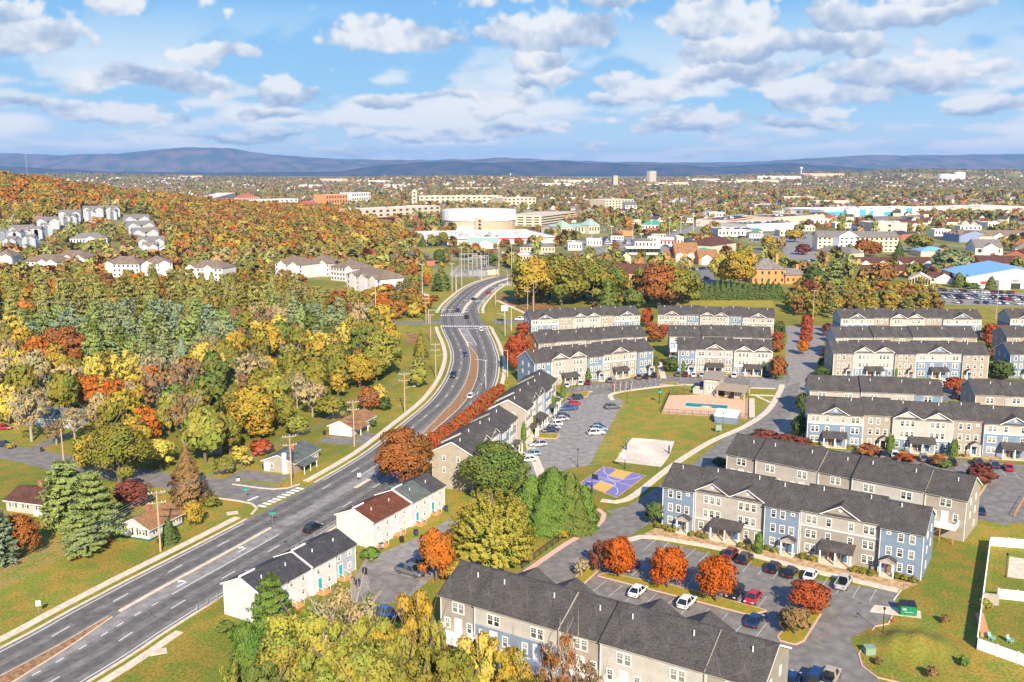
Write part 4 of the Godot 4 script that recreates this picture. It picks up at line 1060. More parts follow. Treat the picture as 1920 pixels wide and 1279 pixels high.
func white_row(label: String, near: Vector2, deg: float, lens: Array, roofs: Array, deep: float):
	# near: the south end of the east front
	var total := 0.0
	for l in lens: total += l
	var a := deg_to_rad(deg)
	var t := thing("white_terrace", Vector3(near.x, 0, near.y), -a)
	tag(t, label, "terrace", "white two-storey terraces by the road")
	var x := 0.0
	for k in lens.size():
		var w: float = lens[k]
		var e := 4.75 + (0.0 if k % 2 else 0.3); var z := -0.5 if k % 2 else 0.0
		var r := 1.75
		var wall := MB.new(); var zb := z - deep; var zm := z - deep / 2
		wall.quad(Vector3(x, 0, z), Vector3(x + w, 0, z), Vector3(x + w, e, z), Vector3(x, e, z)); wall.quad(Vector3(x + w, 0, zb), Vector3(x, 0, zb), Vector3(x, e, zb), Vector3(x + w, e, zb))
		wall.quad(Vector3(x, 0, zb), Vector3(x, 0, z), Vector3(x, e, z), Vector3(x, e, zb)); wall.quad(Vector3(x + w, 0, z), Vector3(x + w, 0, zb), Vector3(x + w, e, zb), Vector3(x + w, e, z))
		wall.tri(Vector3(x, e, zb), Vector3(x, e, z), Vector3(x, e + r, zm)); wall.tri(Vector3(x + w, e, z), Vector3(x + w, e, zb), Vector3(x + w, e + r, zm))
		obj("wall", [wall, "siding_grey_blue" if k == 3 and roofs[0] == "roof_slate" else "siding_white"], t)
		var rf := MB.new()
		slope(rf, x - 0.15, x + w + 0.15, Vector2(e + 0.0, z + 0.35), Vector2(e + 0.16 + r, zm)); slope(rf, x - 0.15, x + w + 0.15, Vector2(e + 0.0, zb - 0.35), Vector2(e + 0.16 + r, zm + 0.001))
		var ro := obj("roof", [rf, roofs[k]], t)
		var tr := MB.new()
		for q in [x - 0.18]:
			beam(tr, Vector3(q, e - 0.04, z + 0.35), Vector3(q, e + r + 0.1, zm), 0.24, 0.08); beam(tr, Vector3(q, e - 0.04, zb - 0.35), Vector3(q, e + r + 0.1, zm), 0.24, 0.08)
		tr.box(Vector3(x, e - 0.2, z + 0.26), Vector3(x + w, e - 0.03, z + 0.34))
		tr.box(Vector3(x + w - 0.12, 0, z + 0.003), Vector3(x + w - 0.003, e - 0.2, z + 0.05))
		obj("fascia", [tr, "trim_white"], ro)
		var vp := MB.new(); vp.tube(Vector3(x + w * 0.45, e + r * 0.55, z - deep * 0.28), Vector3(x + w * 0.45, e + r * 0.55 + 0.7, z - deep * 0.28), 0.09, 0.09, 6); obj("vent_pipe", [vp, "plastic_white"], t)
		if k % 2 == 0:
			var sk := MB.new(); sk.box(Vector3(x + 0.1, e + r - 0.15, zm - 0.55), Vector3(x + 3.4, e + r + 0.25, zm - 0.35)); obj("ridge_vent", [sk, "plastic_white"], ro)
		for q in [[0.25, 3.2], [0.72, 3.2]]: window(t, 0.85, 1.1, Transform3D(Basis(), Vector3(x + w * q[0], q[1], z)))
		window(t, 0.85, 1.1, Transform3D(Basis(), Vector3(x + w * 0.7, 0.95, z)))
		door(t, "door_teal" if k >= 2 else "door_white", Transform3D(Basis(), Vector3(x + w * 0.3, 0.35, z)), 0.9)
		var st := MB.new(); st.box(Vector3(x + w * 0.3 - 0.9, 0, z + 0.02), Vector3(x + w * 0.3 + 0.9, 0.34, z + 1.2)); st.box(Vector3(x + w * 0.3 - 0.9, 0, z + 1.2), Vector3(x + w * 0.3 + 0.9, 0.17, z + 1.6)); var so := obj("step", [st, "brick_orange"], t)
		var rl := MB.new()
		for q in [-0.85, 0.85]: beam(rl, Vector3(x + w * 0.3 + q, 1.2, z + 0.1), Vector3(x + w * 0.3 + q, 1.0, z + 1.5), 0.07, 0.06); beam(rl, Vector3(x + w * 0.3 + q, 0.3, z + 1.5), Vector3(x + w * 0.3 + q, 1.05, z + 1.501), 0.06, 0.06)
		obj("railing", [rl, "trim_white"], so)
		x += w
	var c := t.transform * Vector3(total / 2, 0, -deep / 2)
	keepout.append([Vector2(c.x, c.z), total / 2 + 2])

func make_cottages():
	white_row("white terrace with slate roof in front of the broad road, nearest the camera", V(-38.0,-132.6), -60.5, [5.8, 5.8, 5.8, 5.8], ["roof_slate", "roof_slate", "roof_slate", "roof_slate"], 7.8)
	white_row("white terrace with two red-brown roofs and two grey ones", V(-25.3,-162.0), -61.0, [6.0, 6.2, 6.2, 6.2], ["roof_red", "roof_red", "roof_green_grey", "roof_grey"], 8.4)
	cottage("cottage", "small white cottage with tan shingle roof beside the utility pole", V(-67.5,-165.5), -70.0, 9.2, 6.6, 2.5, 1.6, "siding_white", "roof_tan", {"chimney": V(5.5,-4.6), "base": "foundation_green", "shutters": "trim_dark", "windows": [["l", 1.6, 1.0, 0.8, 2], ["l", 4.8, 1.0, 0.8, 2], ["f", 2.0, 1.0, 0.9], ["f", 4.8, 1.0, 0.9], ["f", 7.4, 1.0, 0.9, 2]]})
	cottage("cottage", "cream bungalow with brown roof left of the big pine", V(-102.6,-181.6), 17.0, 14.0, 8.2, 2.5, 1.5, "siding_pale", "roof_brown", {"chimney": V(3.4,-6.0), "shutters": "trim_dark", "windows": [["f", 1.8, 1.0, 1.0], ["f", 4.9, 1.1, 0.7], ["f", 8.6, 0.95, 1.3], ["f", 11.6, 1.0, 0.8], ["r", 3.0, 1.0, 0.9]]})
	var g := cottage("cottage", "stone-coloured cottage with grey shingle roof and white chimney", V(-49.6,-204.9), -73.0, 11.8, 7.8, 2.7, 1.5, "siding_sand", "roof_green_grey", {"windows": [["l", 5.6, 1.0, 0.8], ["f", 8.5, 1.0, 1.0, 2], ["f", 10.6, 1.0, 0.8], ["f", 3.2, 0.9, 1.0, 2]], "doors": [["l", 6.9, "door_white"]], "chimney": V(5.6,-3.2)})
	var ch := MB.new(); ch.box(Vector3(-0.55, 0, -2.6), Vector3(-0.02, 4.9, -1.7)); obj("chimney", [ch, "plastic_white"], g)
	var awn := MB.new(); slope(awn, 0.4, 6.5, V(2.0,2.6), V(2.45,0.5)); var po := obj("porch", [awn, "roof_green_grey"], g)
	for q in [0.6, 3.4, 6.3]: post(po, Vector3(q, 0, 2.4), 2.0, "plastic_white", 0.07)
	var h4 := cottage("cottage", "white cottage with orange-tan roof and wide garage door", V(-41.6,-235.5), -71.0, 13.2, 6.6, 2.5, 1.5, "siding_white", "roof_tan", {"windows": [["f", 8.0, 1.0, 1.0, 2], ["f", 11.0, 1.0, 0.9], ["f", 5.4, 1.0, 0.9]], "doors": [["f", 6.7, "door_brown"]]})
	var gd := MB.new()
	for k in 4: gd.box(Vector3(-0.06, 0.05 + k * 0.55, -5.2), Vector3(-0.004, 0.57 + k * 0.55, -1.6))
	obj("garage_door", [gd, "plastic_white"], h4)
	for q in [2.0, 6.0]: post(h4, Vector3(q, 0, 1.6), 2.2, "plastic_white", 0.09)
	var sg := MB.new(); slope(sg, 0.2, 6.5, V(2.1,1.9), V(2.3,0.46)); obj("porch", [sg, "roof_tan"], h4)
	cottage("house", "white gabled house half hidden by the orange trees", V(-136.1,-277.5), -35.0, 9.0, 8.5, 5.4, 2.8, "siding_white", "roof_stone", {"windows": [["f", 2.2, 3.4, 0.9], ["f", 6.5, 3.4, 0.9], ["l", 3.0, 3.4, 0.9], ["l", 5.8, 3.4, 0.9]]})
	cottage("house", "pale house with grey roof behind the orange trees", V(-124.4,-269.2), -10.0, 12.0, 8.0, 3.6, 2.2, "siding_pale", "roof_stone", {"windows": [["f", 3.0, 1.2, 0.9], ["f", 8.0, 1.2, 0.9]]})
	cottage("house", "grey-roofed bungalow among bare trees above the red car", V(-128.5,-245.4), 10.0, 12.0, 8.0, 2.6, 1.7, "siding_grey_blue", "roof_green_grey", {"windows": [["f", 3.0, 1.0, 0.9], ["f", 8.0, 1.0, 0.9]]})
	cottage("shed", "cream garden shed under the orange maple in the woods", V(-74.5,-219.0), -20.0, 4.2, 3.6, 3.0, 0.8, "siding_sand", "roof_stone", {"category": "shed"})
	cottage("shed", "low white-roofed outbuilding beside the cream shed", V(-83.2,-229.6), -30.0, 8.0, 5.0, 2.4, 0.9, "siding_white", "roof_slate", {"category": "shed"})
	mark("the tan-roofed cottage", V(-70,-169)); mark("the brown-roofed bungalow", V(-97,-184)); mark("the grey-roofed cottage", V(-51,-210)); mark("the garage cottage", V(-42,-241))
	mark("the nearest white terrace", V(-36,-142)); mark("the red-roofed terrace", V(-24,-173)); mark("the half-hidden white house", V(-138.2,-284.0)); mark("the road junction", V(-20,-430)); mark("the left-hand side street", V(-117.4,-221.2))
	mark("the long road median", V(-14,-300)); mark("the tall golden woods edge", V(-55.9,-308.5)); mark("the pine patch", V(-167.9,-393.3)); mark("the far-left woods", V(-206.2,-385.2)); mark("the white apartment blocks", V(-89.1,-563.9))
	mark("the pool", V(57.4,-269.7)); mark("the basketball court", V(22.2,-199.2)); mark("the sand court", V(32.5,-221.1)); mark("the long car park", V(18.1,-242.8)); mark("the white vinyl fence", V(77.8,-144.4)); mark("the green skip", V(61.3,-136.0)); mark("the pool-side townhouses", V(28.7,-303.5)); mark("the clubhouse townhouses", V(72.4,-310.4)); mark("the tree avenue", V(118.0,-372.9)); mark("the far right townhouses", V(164.6,-372.9)); mark("the white-gabled townhouses", V(130.2,-303.6)); mark("the junction townhouses", V(30.6,-386.5))
const PAINT := {"white": Color(0.72, 0.72, 0.71), "silver": Color(0.42, 0.44, 0.46), "grey": Color(0.13, 0.14, 0.15), "black": Color(0.012, 0.012, 0.014), "navy": Color(0.012, 0.03, 0.09), "blue": Color(0.03, 0.09, 0.25), "light blue": Color(0.22, 0.36, 0.46), "red": Color(0.40, 0.012, 0.018), "maroon": Color(0.14, 0.012, 0.02), "tan": Color(0.42, 0.34, 0.24)}

func car_shapes(kind: String) -> Dictionary:
	if cache.has(kind): return cache[kind]
	# stations along the length: x, half width, underside, shoulder height
	var l := 4.6; var hw := 0.9; var belt := 0.88; var roof := 1.44; var cab := [-1.75, -1.0, 0.55, 1.25]    # rear glass foot, roof back, roof front, windscreen foot
	if kind == "suv": l = 4.7; hw = 0.95; belt = 1.02; roof = 1.66; cab = [-2.28, -1.6, 0.2, 1.15]
	if kind == "hatch": l = 4.1; belt = 0.92; roof = 1.5; cab = [-1.9, -1.2, 0.5, 1.2]
	if kind == "pickup": l = 5.5; hw = 0.98; belt = 1.05; roof = 1.8; cab = [-0.75, -0.55, 0.75, 1.4]
	if kind == "van": l = 5.0; hw = 0.98; belt = 1.05; roof = 1.85; cab = [-2.4, -2.2, 0.6, 1.5]
	var h := l / 2
	var bodyst := [[-h, hw * 0.78, 0.42, belt * 0.82], [-h + 0.12, hw * 0.92, 0.3, belt * 0.97], [-h + 0.6, hw, 0.26, belt], [-0.9, hw, 0.24, belt], [0.6, hw, 0.24, belt * 0.99], [1.3, hw, 0.25, belt * 0.96], [h - 0.55, hw * 0.97, 0.27, belt * 0.84], [h - 0.13, hw * 0.88, 0.3, belt * 0.74], [h, hw * 0.7, 0.4, belt * 0.62]]
	var ring := func(s: Array) -> Array:
		var o := []
		for q in [[0.86, 0.0], [1.0, 0.28], [1.0, 0.72], [0.955, 0.93], [0.78, 1.0]]: o.append(Vector3(s[0], lerpf(s[2], s[3], q[1]), s[1] * q[0]))
		for k in 5: var p: Vector3 = o[4 - k]; o.append(Vector3(p.x, p.y, -p.z))
		return o
	var b := MB.new()
	for k in bodyst.size() - 1:
		var a: Array = ring.call(bodyst[k]); var c: Array = ring.call(bodyst[k + 1])
		for q in 10: b.quad(a[q], c[q], c[(q + 1) % 10], a[(q + 1) % 10])
	var e0: Array = ring.call(bodyst[0]); var e1: Array = ring.call(bodyst[-1])
	for q in range(1, 9): b.tri(e0[0], e0[q], e0[q + 1]); b.tri(e1[0], e1[q + 1], e1[q])
	var bt := belt - 0.02
	var wb := hw * 0.9; var wr := hw * 0.68
	var g := [Vector3(cab[0], bt, wb), Vector3(cab[1], roof, wr), Vector3(cab[2], roof, wr), Vector3(cab[3], bt, wb)]
	var m := func(p: Vector3) -> Vector3: return Vector3(p.x, p.y, -p.z)
	var ws := MB.new(); ws.quad(g[3], m.call(g[3]), m.call(g[2]), g[2])
	var rw := MB.new(); rw.quad(m.call(g[0]), g[0], g[1], m.call(g[1]))
	var sw := []
	for sgn in [1, -1]:
		var s := MB.new()
		if sgn == 1: s.quad(g[0], g[3], g[2], g[1])
		else: s.quad(m.call(g[3]), m.call(g[0]), m.call(g[1]), m.call(g[2]))
		sw.append(s)
	var rt := MB.new()
	rt.box(Vector3(cab[1] - 0.05, roof - 0.02, -wr - 0.01), Vector3(cab[2] + 0.05, roof + 0.05, wr + 0.01))
	rt.box(Vector3(cab[1] + 0.1, roof + 0.051, -wr + 0.12), Vector3(cab[2] - 0.15, roof + 0.075, wr - 0.12))
	for sgn in [1.0, -1.0]:
		for e in [[g[0], g[1]], [g[3], g[2]], [Vector3(-0.25, bt, wb), Vector3(-0.25, roof, wr)]]:
			beam(rt, e[0] * Vector3(1, 1, sgn), e[1] * Vector3(1, 1, sgn), 0.08, 0.1)
	if kind == "pickup":
		b.box(Vector3(-h + 0.1, belt - 0.01, 0.8), Vector3(-0.8, belt + 0.1, 0.95)); b.box(Vector3(-h + 0.1, belt - 0.01, -0.95), Vector3(-0.8, belt + 0.1, -0.8)); b.box(Vector3(-h + 0.02, belt - 0.01, -0.9), Vector3(-h + 0.1, belt + 0.1, 0.9))
		sw[0].box(Vector3(-h + 0.1, belt - 0.02, -0.8), Vector3(-0.8, belt + 0.02, 0.8))
	var ty := MB.new(); ty.tube(Vector3(0, 0, -0.11), Vector3(0, 0, 0.11), 0.34, 0.34, 14)
	var ri := MB.new(); ri.tube(Vector3(0, 0, -0.115), Vector3(0, 0, 0.115), 0.21, 0.2, 10)
	var hl := MB.new(); hl.box(Vector3(-0.14, -0.07, -0.2), Vector3(0.05, 0.07, 0.2))
	cache[kind] = {"body": b, "roof": rt, "windscreen": ws, "rear": rw, "side": sw, "tyre": mesh_of([ty, "tyre"]), "rim": mesh_of([ri, "rim"]), "head": mesh_of([hl, "headlight"]), "tail": mesh_of([hl, "taillight"]), "h": h, "hw": hw, "belt": belt}
	return cache[kind]

func car(kind: String, paint: String, p: Vector2, heading: Vector2, desc := "", label := "", y := 0.01) -> Node3D:
	var s := car_shapes(kind)
	var key := kind + paint
	if not cache.has(key):
		if not M.has("paint_" + paint):
			var pm := mat("paint_" + paint, PAINT[paint], 0.3, 0.5)
			pm.clearcoat_enabled = true; pm.clearcoat = 0.6; pm.clearcoat_roughness = 0.1
		cache[key] = [mesh_of([s.body, "paint_" + paint]), mesh_of([s.roof, "paint_" + paint]), mesh_of([s.windscreen, "car_glass"]), mesh_of([s.rear, "car_glass"]), mesh_of([s.side[0], "car_glass"]), mesh_of([s.side[1], "car_glass"])]
	var t := thing("parked_car", Vector3(p.x, hgt(p.x, p.y) + y, p.y), atan2(-heading.y, heading.x))
	var word: String = {"suv": "tall estate car", "sedan": "saloon", "hatch": "hatchback", "pickup": "pickup truck", "van": "van"}[kind]
	if label: tag(t, label, "car", "cars")
	else: auto(t, "%s %s %s" % [paint, word, desc if desc else "in a bay"], "car", "cars")
	var c: Array = cache[key]
	put("body", c[0], t); put("roof", c[1], t); put("windscreen", c[2], t); put("rear_window", c[3], t); put("side_window", c[4], t); put("side_window", c[5], t)
	for q in [[0.62, 1.0], [0.62, -1.0], [-0.62, 1.0], [-0.62, -1.0]]:
		var w := put("wheel", s.tyre, t, Transform3D(Basis(), Vector3(s.h * q[0], 0.34, (s.hw - 0.1) * q[1])))
		put("rim", s.rim, w)
	for sgn in [1.0, -1.0]:
		put("headlight", s.head, t, Transform3D(Basis(), Vector3(s.h - 0.1, s.belt * 0.68, sgn * s.hw * 0.66)))
		put("taillight", s.tail, t, Transform3D(Basis(), Vector3(-s.h + 0.08, s.belt * 0.78, sgn * s.hw * 0.66)))
	return t

func make_cars():
	var in_ := V(0.543,-0.84)                     # nose towards the blue and taupe row
	for q in [["sedan", "maroon", V(39.2,-158.9), 1], ["suv", "black", V(41.2,-156.6), 1], ["sedan", "black", V(45.2,-152.8), 1], ["sedan", "black", V(47.5,-150.8), 1], ["sedan", "white", V(50.7,-149.7), 1], ["pickup", "silver", V(55.2,-146.7), 1],
		["suv", "black", V(36.2,-142.8), -1], ["sedan", "red", V(38.7,-141.1), -1], ["sedan", "white", V(20.5,-143.5), 1], ["suv", "white", V(27.8,-139.5), 1], ["sedan", "navy", V(37.0,-133.3), 1], ["sedan", "maroon", V(20.6,-153.3), -1], ["sedan", "black", V(18.8,-153.7), -1],
		["sedan", "grey", V(36.0,-117.8), 1], ["sedan", "navy", V(37.7,-116.4), 1], ["van", "navy", V(41.2,-116.8), 1], ["pickup", "tan", V(43.0,-116.9), 1]]:
		car(q[0], q[1], q[2], in_ * q[3])
	var e := V(-0.97,0.24)
	for q in [["suv", "navy", V(19.1,-275.8)], ["sedan", "red", V(17.9,-268.7)], ["pickup", "blue", V(16.3,-263.0)], ["sedan", "navy", V(13.8,-254.4)], ["sedan", "silver", V(13.4,-251.3)], ["suv", "white", V(11.3,-245.8)], ["sedan", "silver", V(10.7,-242.8)], ["sedan", "navy", V(10.1,-240.0)], ["suv", "silver", V(6.4,-226.9)], ["hatch", "light blue", V(5.0,-219.0)], ["sedan", "white", V(3.8,-214.5)]]:
		car(q[0], q[1], q[2], e)
	for q in [["suv", "grey", V(29.2,-265.0)], ["sedan", "navy", V(23.2,-243.2)], ["suv", "light blue", V(22.9,-240.8)], ["suv", "white", V(22.0,-237.5)]]:
		car(q[0], q[1], q[2], -e, "parked facing the lawn")
	var n := V(0.2,-1)
	for q in [["sedan", "white", V(17.7,-292.6)], ["suv", "white", V(22.3,-295.8)], ["sedan", "maroon", V(24.6,-296.8)], ["suv", "grey", V(32.1,-299.8)], ["suv", "grey", V(42.2,-304.9)], ["sedan", "black", V(44.6,-305.7)], ["suv", "black", V(47.6,-307.6)], ["sedan", "grey", V(55.8,-309.2)], ["sedan", "maroon", V(58.3,-308.7)], ["sedan", "white", V(60.9,-308.1)], ["sedan", "silver", V(63.6,-308.1)], ["sedan", "grey", V(66.3,-308.7)], ["hatch", "white", V(69.3,-308.7)], ["suv", "white", V(74.1,-307.1)], ["sedan", "black", V(85.5,-308.8)], ["sedan", "grey", V(61.3,-294.8)]]:
		car(q[0], q[1], q[2], n)
	var m := V(0.3,-0.95)
	for q in [["sedan", "black", V(90.0,-218.7)], ["suv", "white", V(92.3,-218.2)], ["suv", "grey", V(98.1,-215.5)], ["sedan", "maroon", V(101.4,-215.1)], ["sedan", "black", V(103.5,-212.4)], ["suv", "black", V(109.4,-212.0)], ["suv", "navy", V(112.2,-210.2)], ["sedan", "red", V(114.6,-208.4)], ["sedan", "navy", V(94.4,-180.5)]]:
		car(q[0], q[1], q[2], m)
	for q in [["suv", "white", V(139.2,-295.5)], ["sedan", "black", V(134.4,-277.6)], ["sedan", "black", V(135.7,-275.7)], ["sedan", "grey", V(87.6,-213.5)]]: car(q[0], q[1], q[2], m)
	var down := V(-0.417,0.909); var up := -down
	car("sedan", "black", V(-38.3,-171.1), up, "", "black saloon car driving up the broad road beside the white terrace")
	car("sedan", "navy", V(-17.6,-344.1), V(0.0,1), "", "dark blue car driving down the near side of the long median")
	car("suv", "black", V(-19.8,-307.5), V(-0.12,1), "", "black car nearest the camera left of the long median")
	car("sedan", "white", V(-12.5,-278.2), V(0.2,-1), "", "white car driving away beside the red hedge of trees")
	for q in [["suv", "black", V(-20.2,-494.5), 0.3], ["sedan", "red", V(-13.2,-522.7), 0.6], ["sedan", "white", V(-6.1,-559.3), 0.9], ["suv", "navy", V(-26.8,-456.1), -0.2], ["sedan", "silver", V(-21.7,-452.3), 0.2], ["suv", "black", V(-21.1,-434.4), 0.1], ["sedan", "white", V(-13.4,-398.9), -0.15], ["sedan", "white", V(0.3,-559.3), 0.9]]:
		car(q[0], q[1], q[2], Vector2(q[3], -1).normalized(), "driving at the far bend")
	car("pickup", "white", V(4.0,-428.2), V(-1,0.05), "", "white pickup truck waiting on the side road right of the junction")
	car("sedan", "white", V(-47.9,-513.6), V(1,0.1), "", "white car on the side road by the far-left power pole")
	car("pickup", "grey", V(-17.4,-151.2), V(0.8,0.5), "", "grey pickup truck parked behind the white terraces")
	car("sedan", "navy", V(-16.2,-154.4), V(0.8,0.5), "", "dark car half hidden by the orange tree beside the pickup")
	car("sedan", "blue", V(-19.6,-135.9), V(0.8,0.5), "", "blue car under the foreground trees by the white terrace")
	car("sedan", "navy", V(-17.0,-135.4), V(0.8,0.5), "", "dark blue car under the yellow foreground tree")
	car("sedan", "red", V(-135.8,-242.3), V(1,-0.15), "", "red car parked on the lawn at the left edge")
	car("sedan", "navy", V(-127.5,-226.8), V(1,-0.1), "", "dark blue car at the kerb of the left-hand street")
	# store and office car parks, too far for parts: paint and glass only
	var parked := []
	var far := func(p: Vector2, hd: Vector2, group: String): parked.append([p, hd, group])
	var place := func(p: Vector2, hd: Vector2, group: String, rest: Dictionary):
		var kind: String = ["sedan", "suv", "suv", "hatch"][rng.randi() % 4]
		var paint: String = ["white", "white", "silver", "grey", "black", "black", "navy", "blue", "red", "maroon", "silver"][rng.randi() % 11]
		var s := car_shapes(kind)
		var key := "far" + kind + paint
		if not cache.has(key):
			if not M.has("paint_" + paint): mat("paint_" + paint, PAINT[paint], 0.3, 0.5)
			cache[key] = mesh_of([s.body, "paint_" + paint, s.roof, "paint_" + paint, s.windscreen, "car_glass", s.rear, "car_glass", s.side[0], "car_glass", s.side[1], "car_glass"])
		var xf := Transform3D(Basis(Vector3.UP, atan2(-hd.y, hd.x)), Vector3(p.x, hgt(p.x, p.y) + 0.1, p.y))
		if parked.size() > 0:
			if not rest.has(key): rest[key] = []
			rest[key].append(xf)
			return
		var o := put("parked_car", cache[key], self, xf)
		auto(o, "%s %s far off" % [paint, {"suv": "tall estate car", "sedan": "saloon", "hatch": "hatchback"}[kind]], "car", group)
	var lot := func(a: Vector2, b: Vector2, n: int, keep: float, hd: Vector2, group: String):
		for k in n:
			if rng.randf() < keep: far.call(a.lerp(b, (k + 0.5) / n) + Vector2(rng.randf_range(-0.3, 0.3), rng.randf_range(-0.4, 0.4)), hd, group)
	var st := "cars in the store car park"
	lot.call(V(241.2,-541.0), V(247.7,-533.4), 5, 0.9, V(0.3,1), st)
	lot.call(V(249.8,-530.4), V(280.8,-521.2), 17, 0.85, V(0.3,1), st)
	lot.call(V(234.2,-512.1), V(289.8,-498.7), 32, 0.75, V(0.3,1), st)
	lot.call(V(231.6,-504.4), V(285.5,-491.1), 32, 0.65, V(0.3,1), st)
	lot.call(V(226.2,-485.2), V(273.6,-477.1), 26, 0.5, V(0.3,1), st)
	var sh := "cars in the shopping centre car park"
	lot.call(V(75.9,-949.6), V(97.7,-958.7), 14, 0.8, V(0.2,1), sh)
	lot.call(V(73.4,-929.8), V(110.6,-937.4), 24, 0.8, V(0.2,1), sh)
	lot.call(V(71.5,-905.4), V(117.5,-917.6), 28, 0.8, V(0.2,1), sh)
	lot.call(V(71.9,-876.4), V(110.3,-888.6), 22, 0.8, V(0.2,1), sh)
	lot.call(V(76.5,-1065.5), V(126.5,-1092.9), 22, 0.8, V(0.2,1), sh)
	lot.call(V(133.1,-917.6), V(150.8,-870.3), 14, 0.8, V(0.2,1), sh)
	lot.call(V(128.1,-882.5), V(142.9,-849.0), 10, 0.8, V(0.2,1), sh)
	lot.call(V(101.3,-789.5), V(122.5,-772.7), 10, 0.8, V(0.2,1), sh)
	lot.call(V(124.5,-649.3), V(140.8,-659.9), 8, 0.7, V(0.2,1), "cars in the office car park")
	lot.call(V(115.3,-600.5), V(126.7,-592.9), 8, 0.7, V(0.2,1), "cars in the office car park")
	lot.call(V(108.7,-560.8), V(113.2,-557.8), 4, 0.8, V(0.2,1), "cars in the office car park")
	lot.call(V(234.6,-977.0), V(249.9,-967.9), 8, 0.8, V(0.2,1), sh)
	lot.call(V(257.1,-1233.1), V(283.0,-1266.7), 12, 0.7, V(0.2,1), sh)
	lot.call(V(516.3,-1397.8), V(524.4,-1262.1), 26, 0.5, V(0.2,1), sh)
	lot.call(V(221.4,-713.3), V(237.1,-707.2), 8, 0.6, V(0.2,1), "cars in the office car park")
	for q in [V(-412.6,-845.4), V(-409.8,-846.9), V(-410.8,-816.2), V(-403.4,-811.6), V(-418.6,-930.1), V(-412.2,-922.3), V(-414.7,-903.9), V(-420.3,-954.8), V(-380.5,-911.2), V(-377.0,-909.7), V(-420.1,-1041.1), V(-417.6,-1048.8), V(-420.0,-843.9)]: far.call(q, V(1,0.2), "cars by the hillside apartments")
	for q in [V(-6.5,-780.4), V(3.1,-792.6), V(5.2,-789.5), V(-70.5,-698.1), V(-63.8,-708.7), V(-62.5,-710.3)]: far.call(q, V(1,0.2), "cars by the low offices")
	lot.call(V(21.8,-766.7), V(40.9,-766.7), 7, 0.75, V(0.2,1), sh)
	lot.call(V(105.3,-807.8), V(127.3,-807.8), 8, 0.75, V(0.2,1), sh)
	lot.call(V(135.2,-911.5), V(155.8,-911.5), 6, 0.75, V(0.2,1), sh)
	lot.call(V(165.6,-859.7), V(189.9,-859.7), 9, 0.75, V(0.2,1), sh)
	lot.call(V(211.9,-955.7), V(235.7,-955.7), 7, 0.75, V(0.2,1), sh)
	lot.call(V(260.1,-1083.7), V(289.5,-1083.7), 8, 0.75, V(0.2,1), sh)
	lot.call(V(233.0,-925.2), V(253.9,-925.2), 6, 0.75, V(0.2,1), sh)
	lot.call(V(271.4,-955.7), V(298.4,-955.7), 9, 0.75, V(0.2,1), sh)
	lot.call(V(314.0,-1028.9), V(338.4,-1028.9), 7, 0.75, V(0.2,1), sh)
	lot.call(V(369.0,-1167.6), V(404.6,-1167.6), 10, 0.75, V(0.2,1), sh)
	lot.call(V(275.0,-1318.5), V(307.7,-1318.5), 7, 0.75, V(0.2,1), sh)
	lot.call(V(211.6,-1190.5), V(237.1,-1190.5), 6, 0.75, V(0.2,1), sh)
	lot.call(V(207.5,-1333.8), V(239.0,-1333.8), 7, 0.75, V(0.2,1), sh)
	lot.call(V(139.3,-1121.9), V(162.4,-1123.4), 5, 0.75, V(0.2,1), sh)
	lot.call(V(370.9,-1083.7), V(397.9,-1083.7), 7, 0.75, V(0.2,1), sh)
	lot.call(V(376.8,-1028.9), V(402.4,-1028.9), 7, 0.75, V(0.2,1), sh)
	lot.call(V(425.4,-1083.7), V(458.5,-1083.7), 10, 0.75, V(0.2,1), sh)
	lot.call(V(436.3,-1036.5), V(459.8,-1036.5), 6, 0.75, V(0.2,1), sh)
	lot.call(V(428.1,-955.7), V(451.9,-955.7), 7, 0.75, V(0.2,1), sh)
	lot.call(V(492.0,-1036.5), V(523.6,-1036.5), 10, 0.75, V(0.2,1), sh)
	lot.call(V(546.0,-1083.7), V(575.4,-1083.7), 8, 0.75, V(0.2,1), sh)
	lot.call(V(504.4,-955.7), V(526.0,-955.7), 6, 0.75, V(0.2,1), sh)
	parked.sort_custom(func(a, b): return a[0].length() < b[0].length())
	var all := parked.duplicate()
	parked.clear()
	var rest := {}
	for k in all.size():
		if k == 195: parked.append(0)                            # from here on the cars are too small to tell apart
		place.call(all[k][0], all[k][1], all[k][2], rest)
	var t := thing("distant_cars"); tag(t, "tiny parked cars filling the car parks of the distant town", "cars"); t.set_meta("kind", "stuff")
	for key in rest:
		var mm := MultiMesh.new(); mm.transform_format = MultiMesh.TRANSFORM_3D; mm.mesh = cache[key]; mm.instance_count = rest[key].size()
		for k in rest[key].size(): mm.set_instance_transform(k, rest[key][k])
		var o := MultiMeshInstance3D.new(); o.multimesh = mm; o.name = "cars_%03d" % (t.get_child_count() + 1); o.set_meta("kind", "stuff"); t.add_child(o, true)
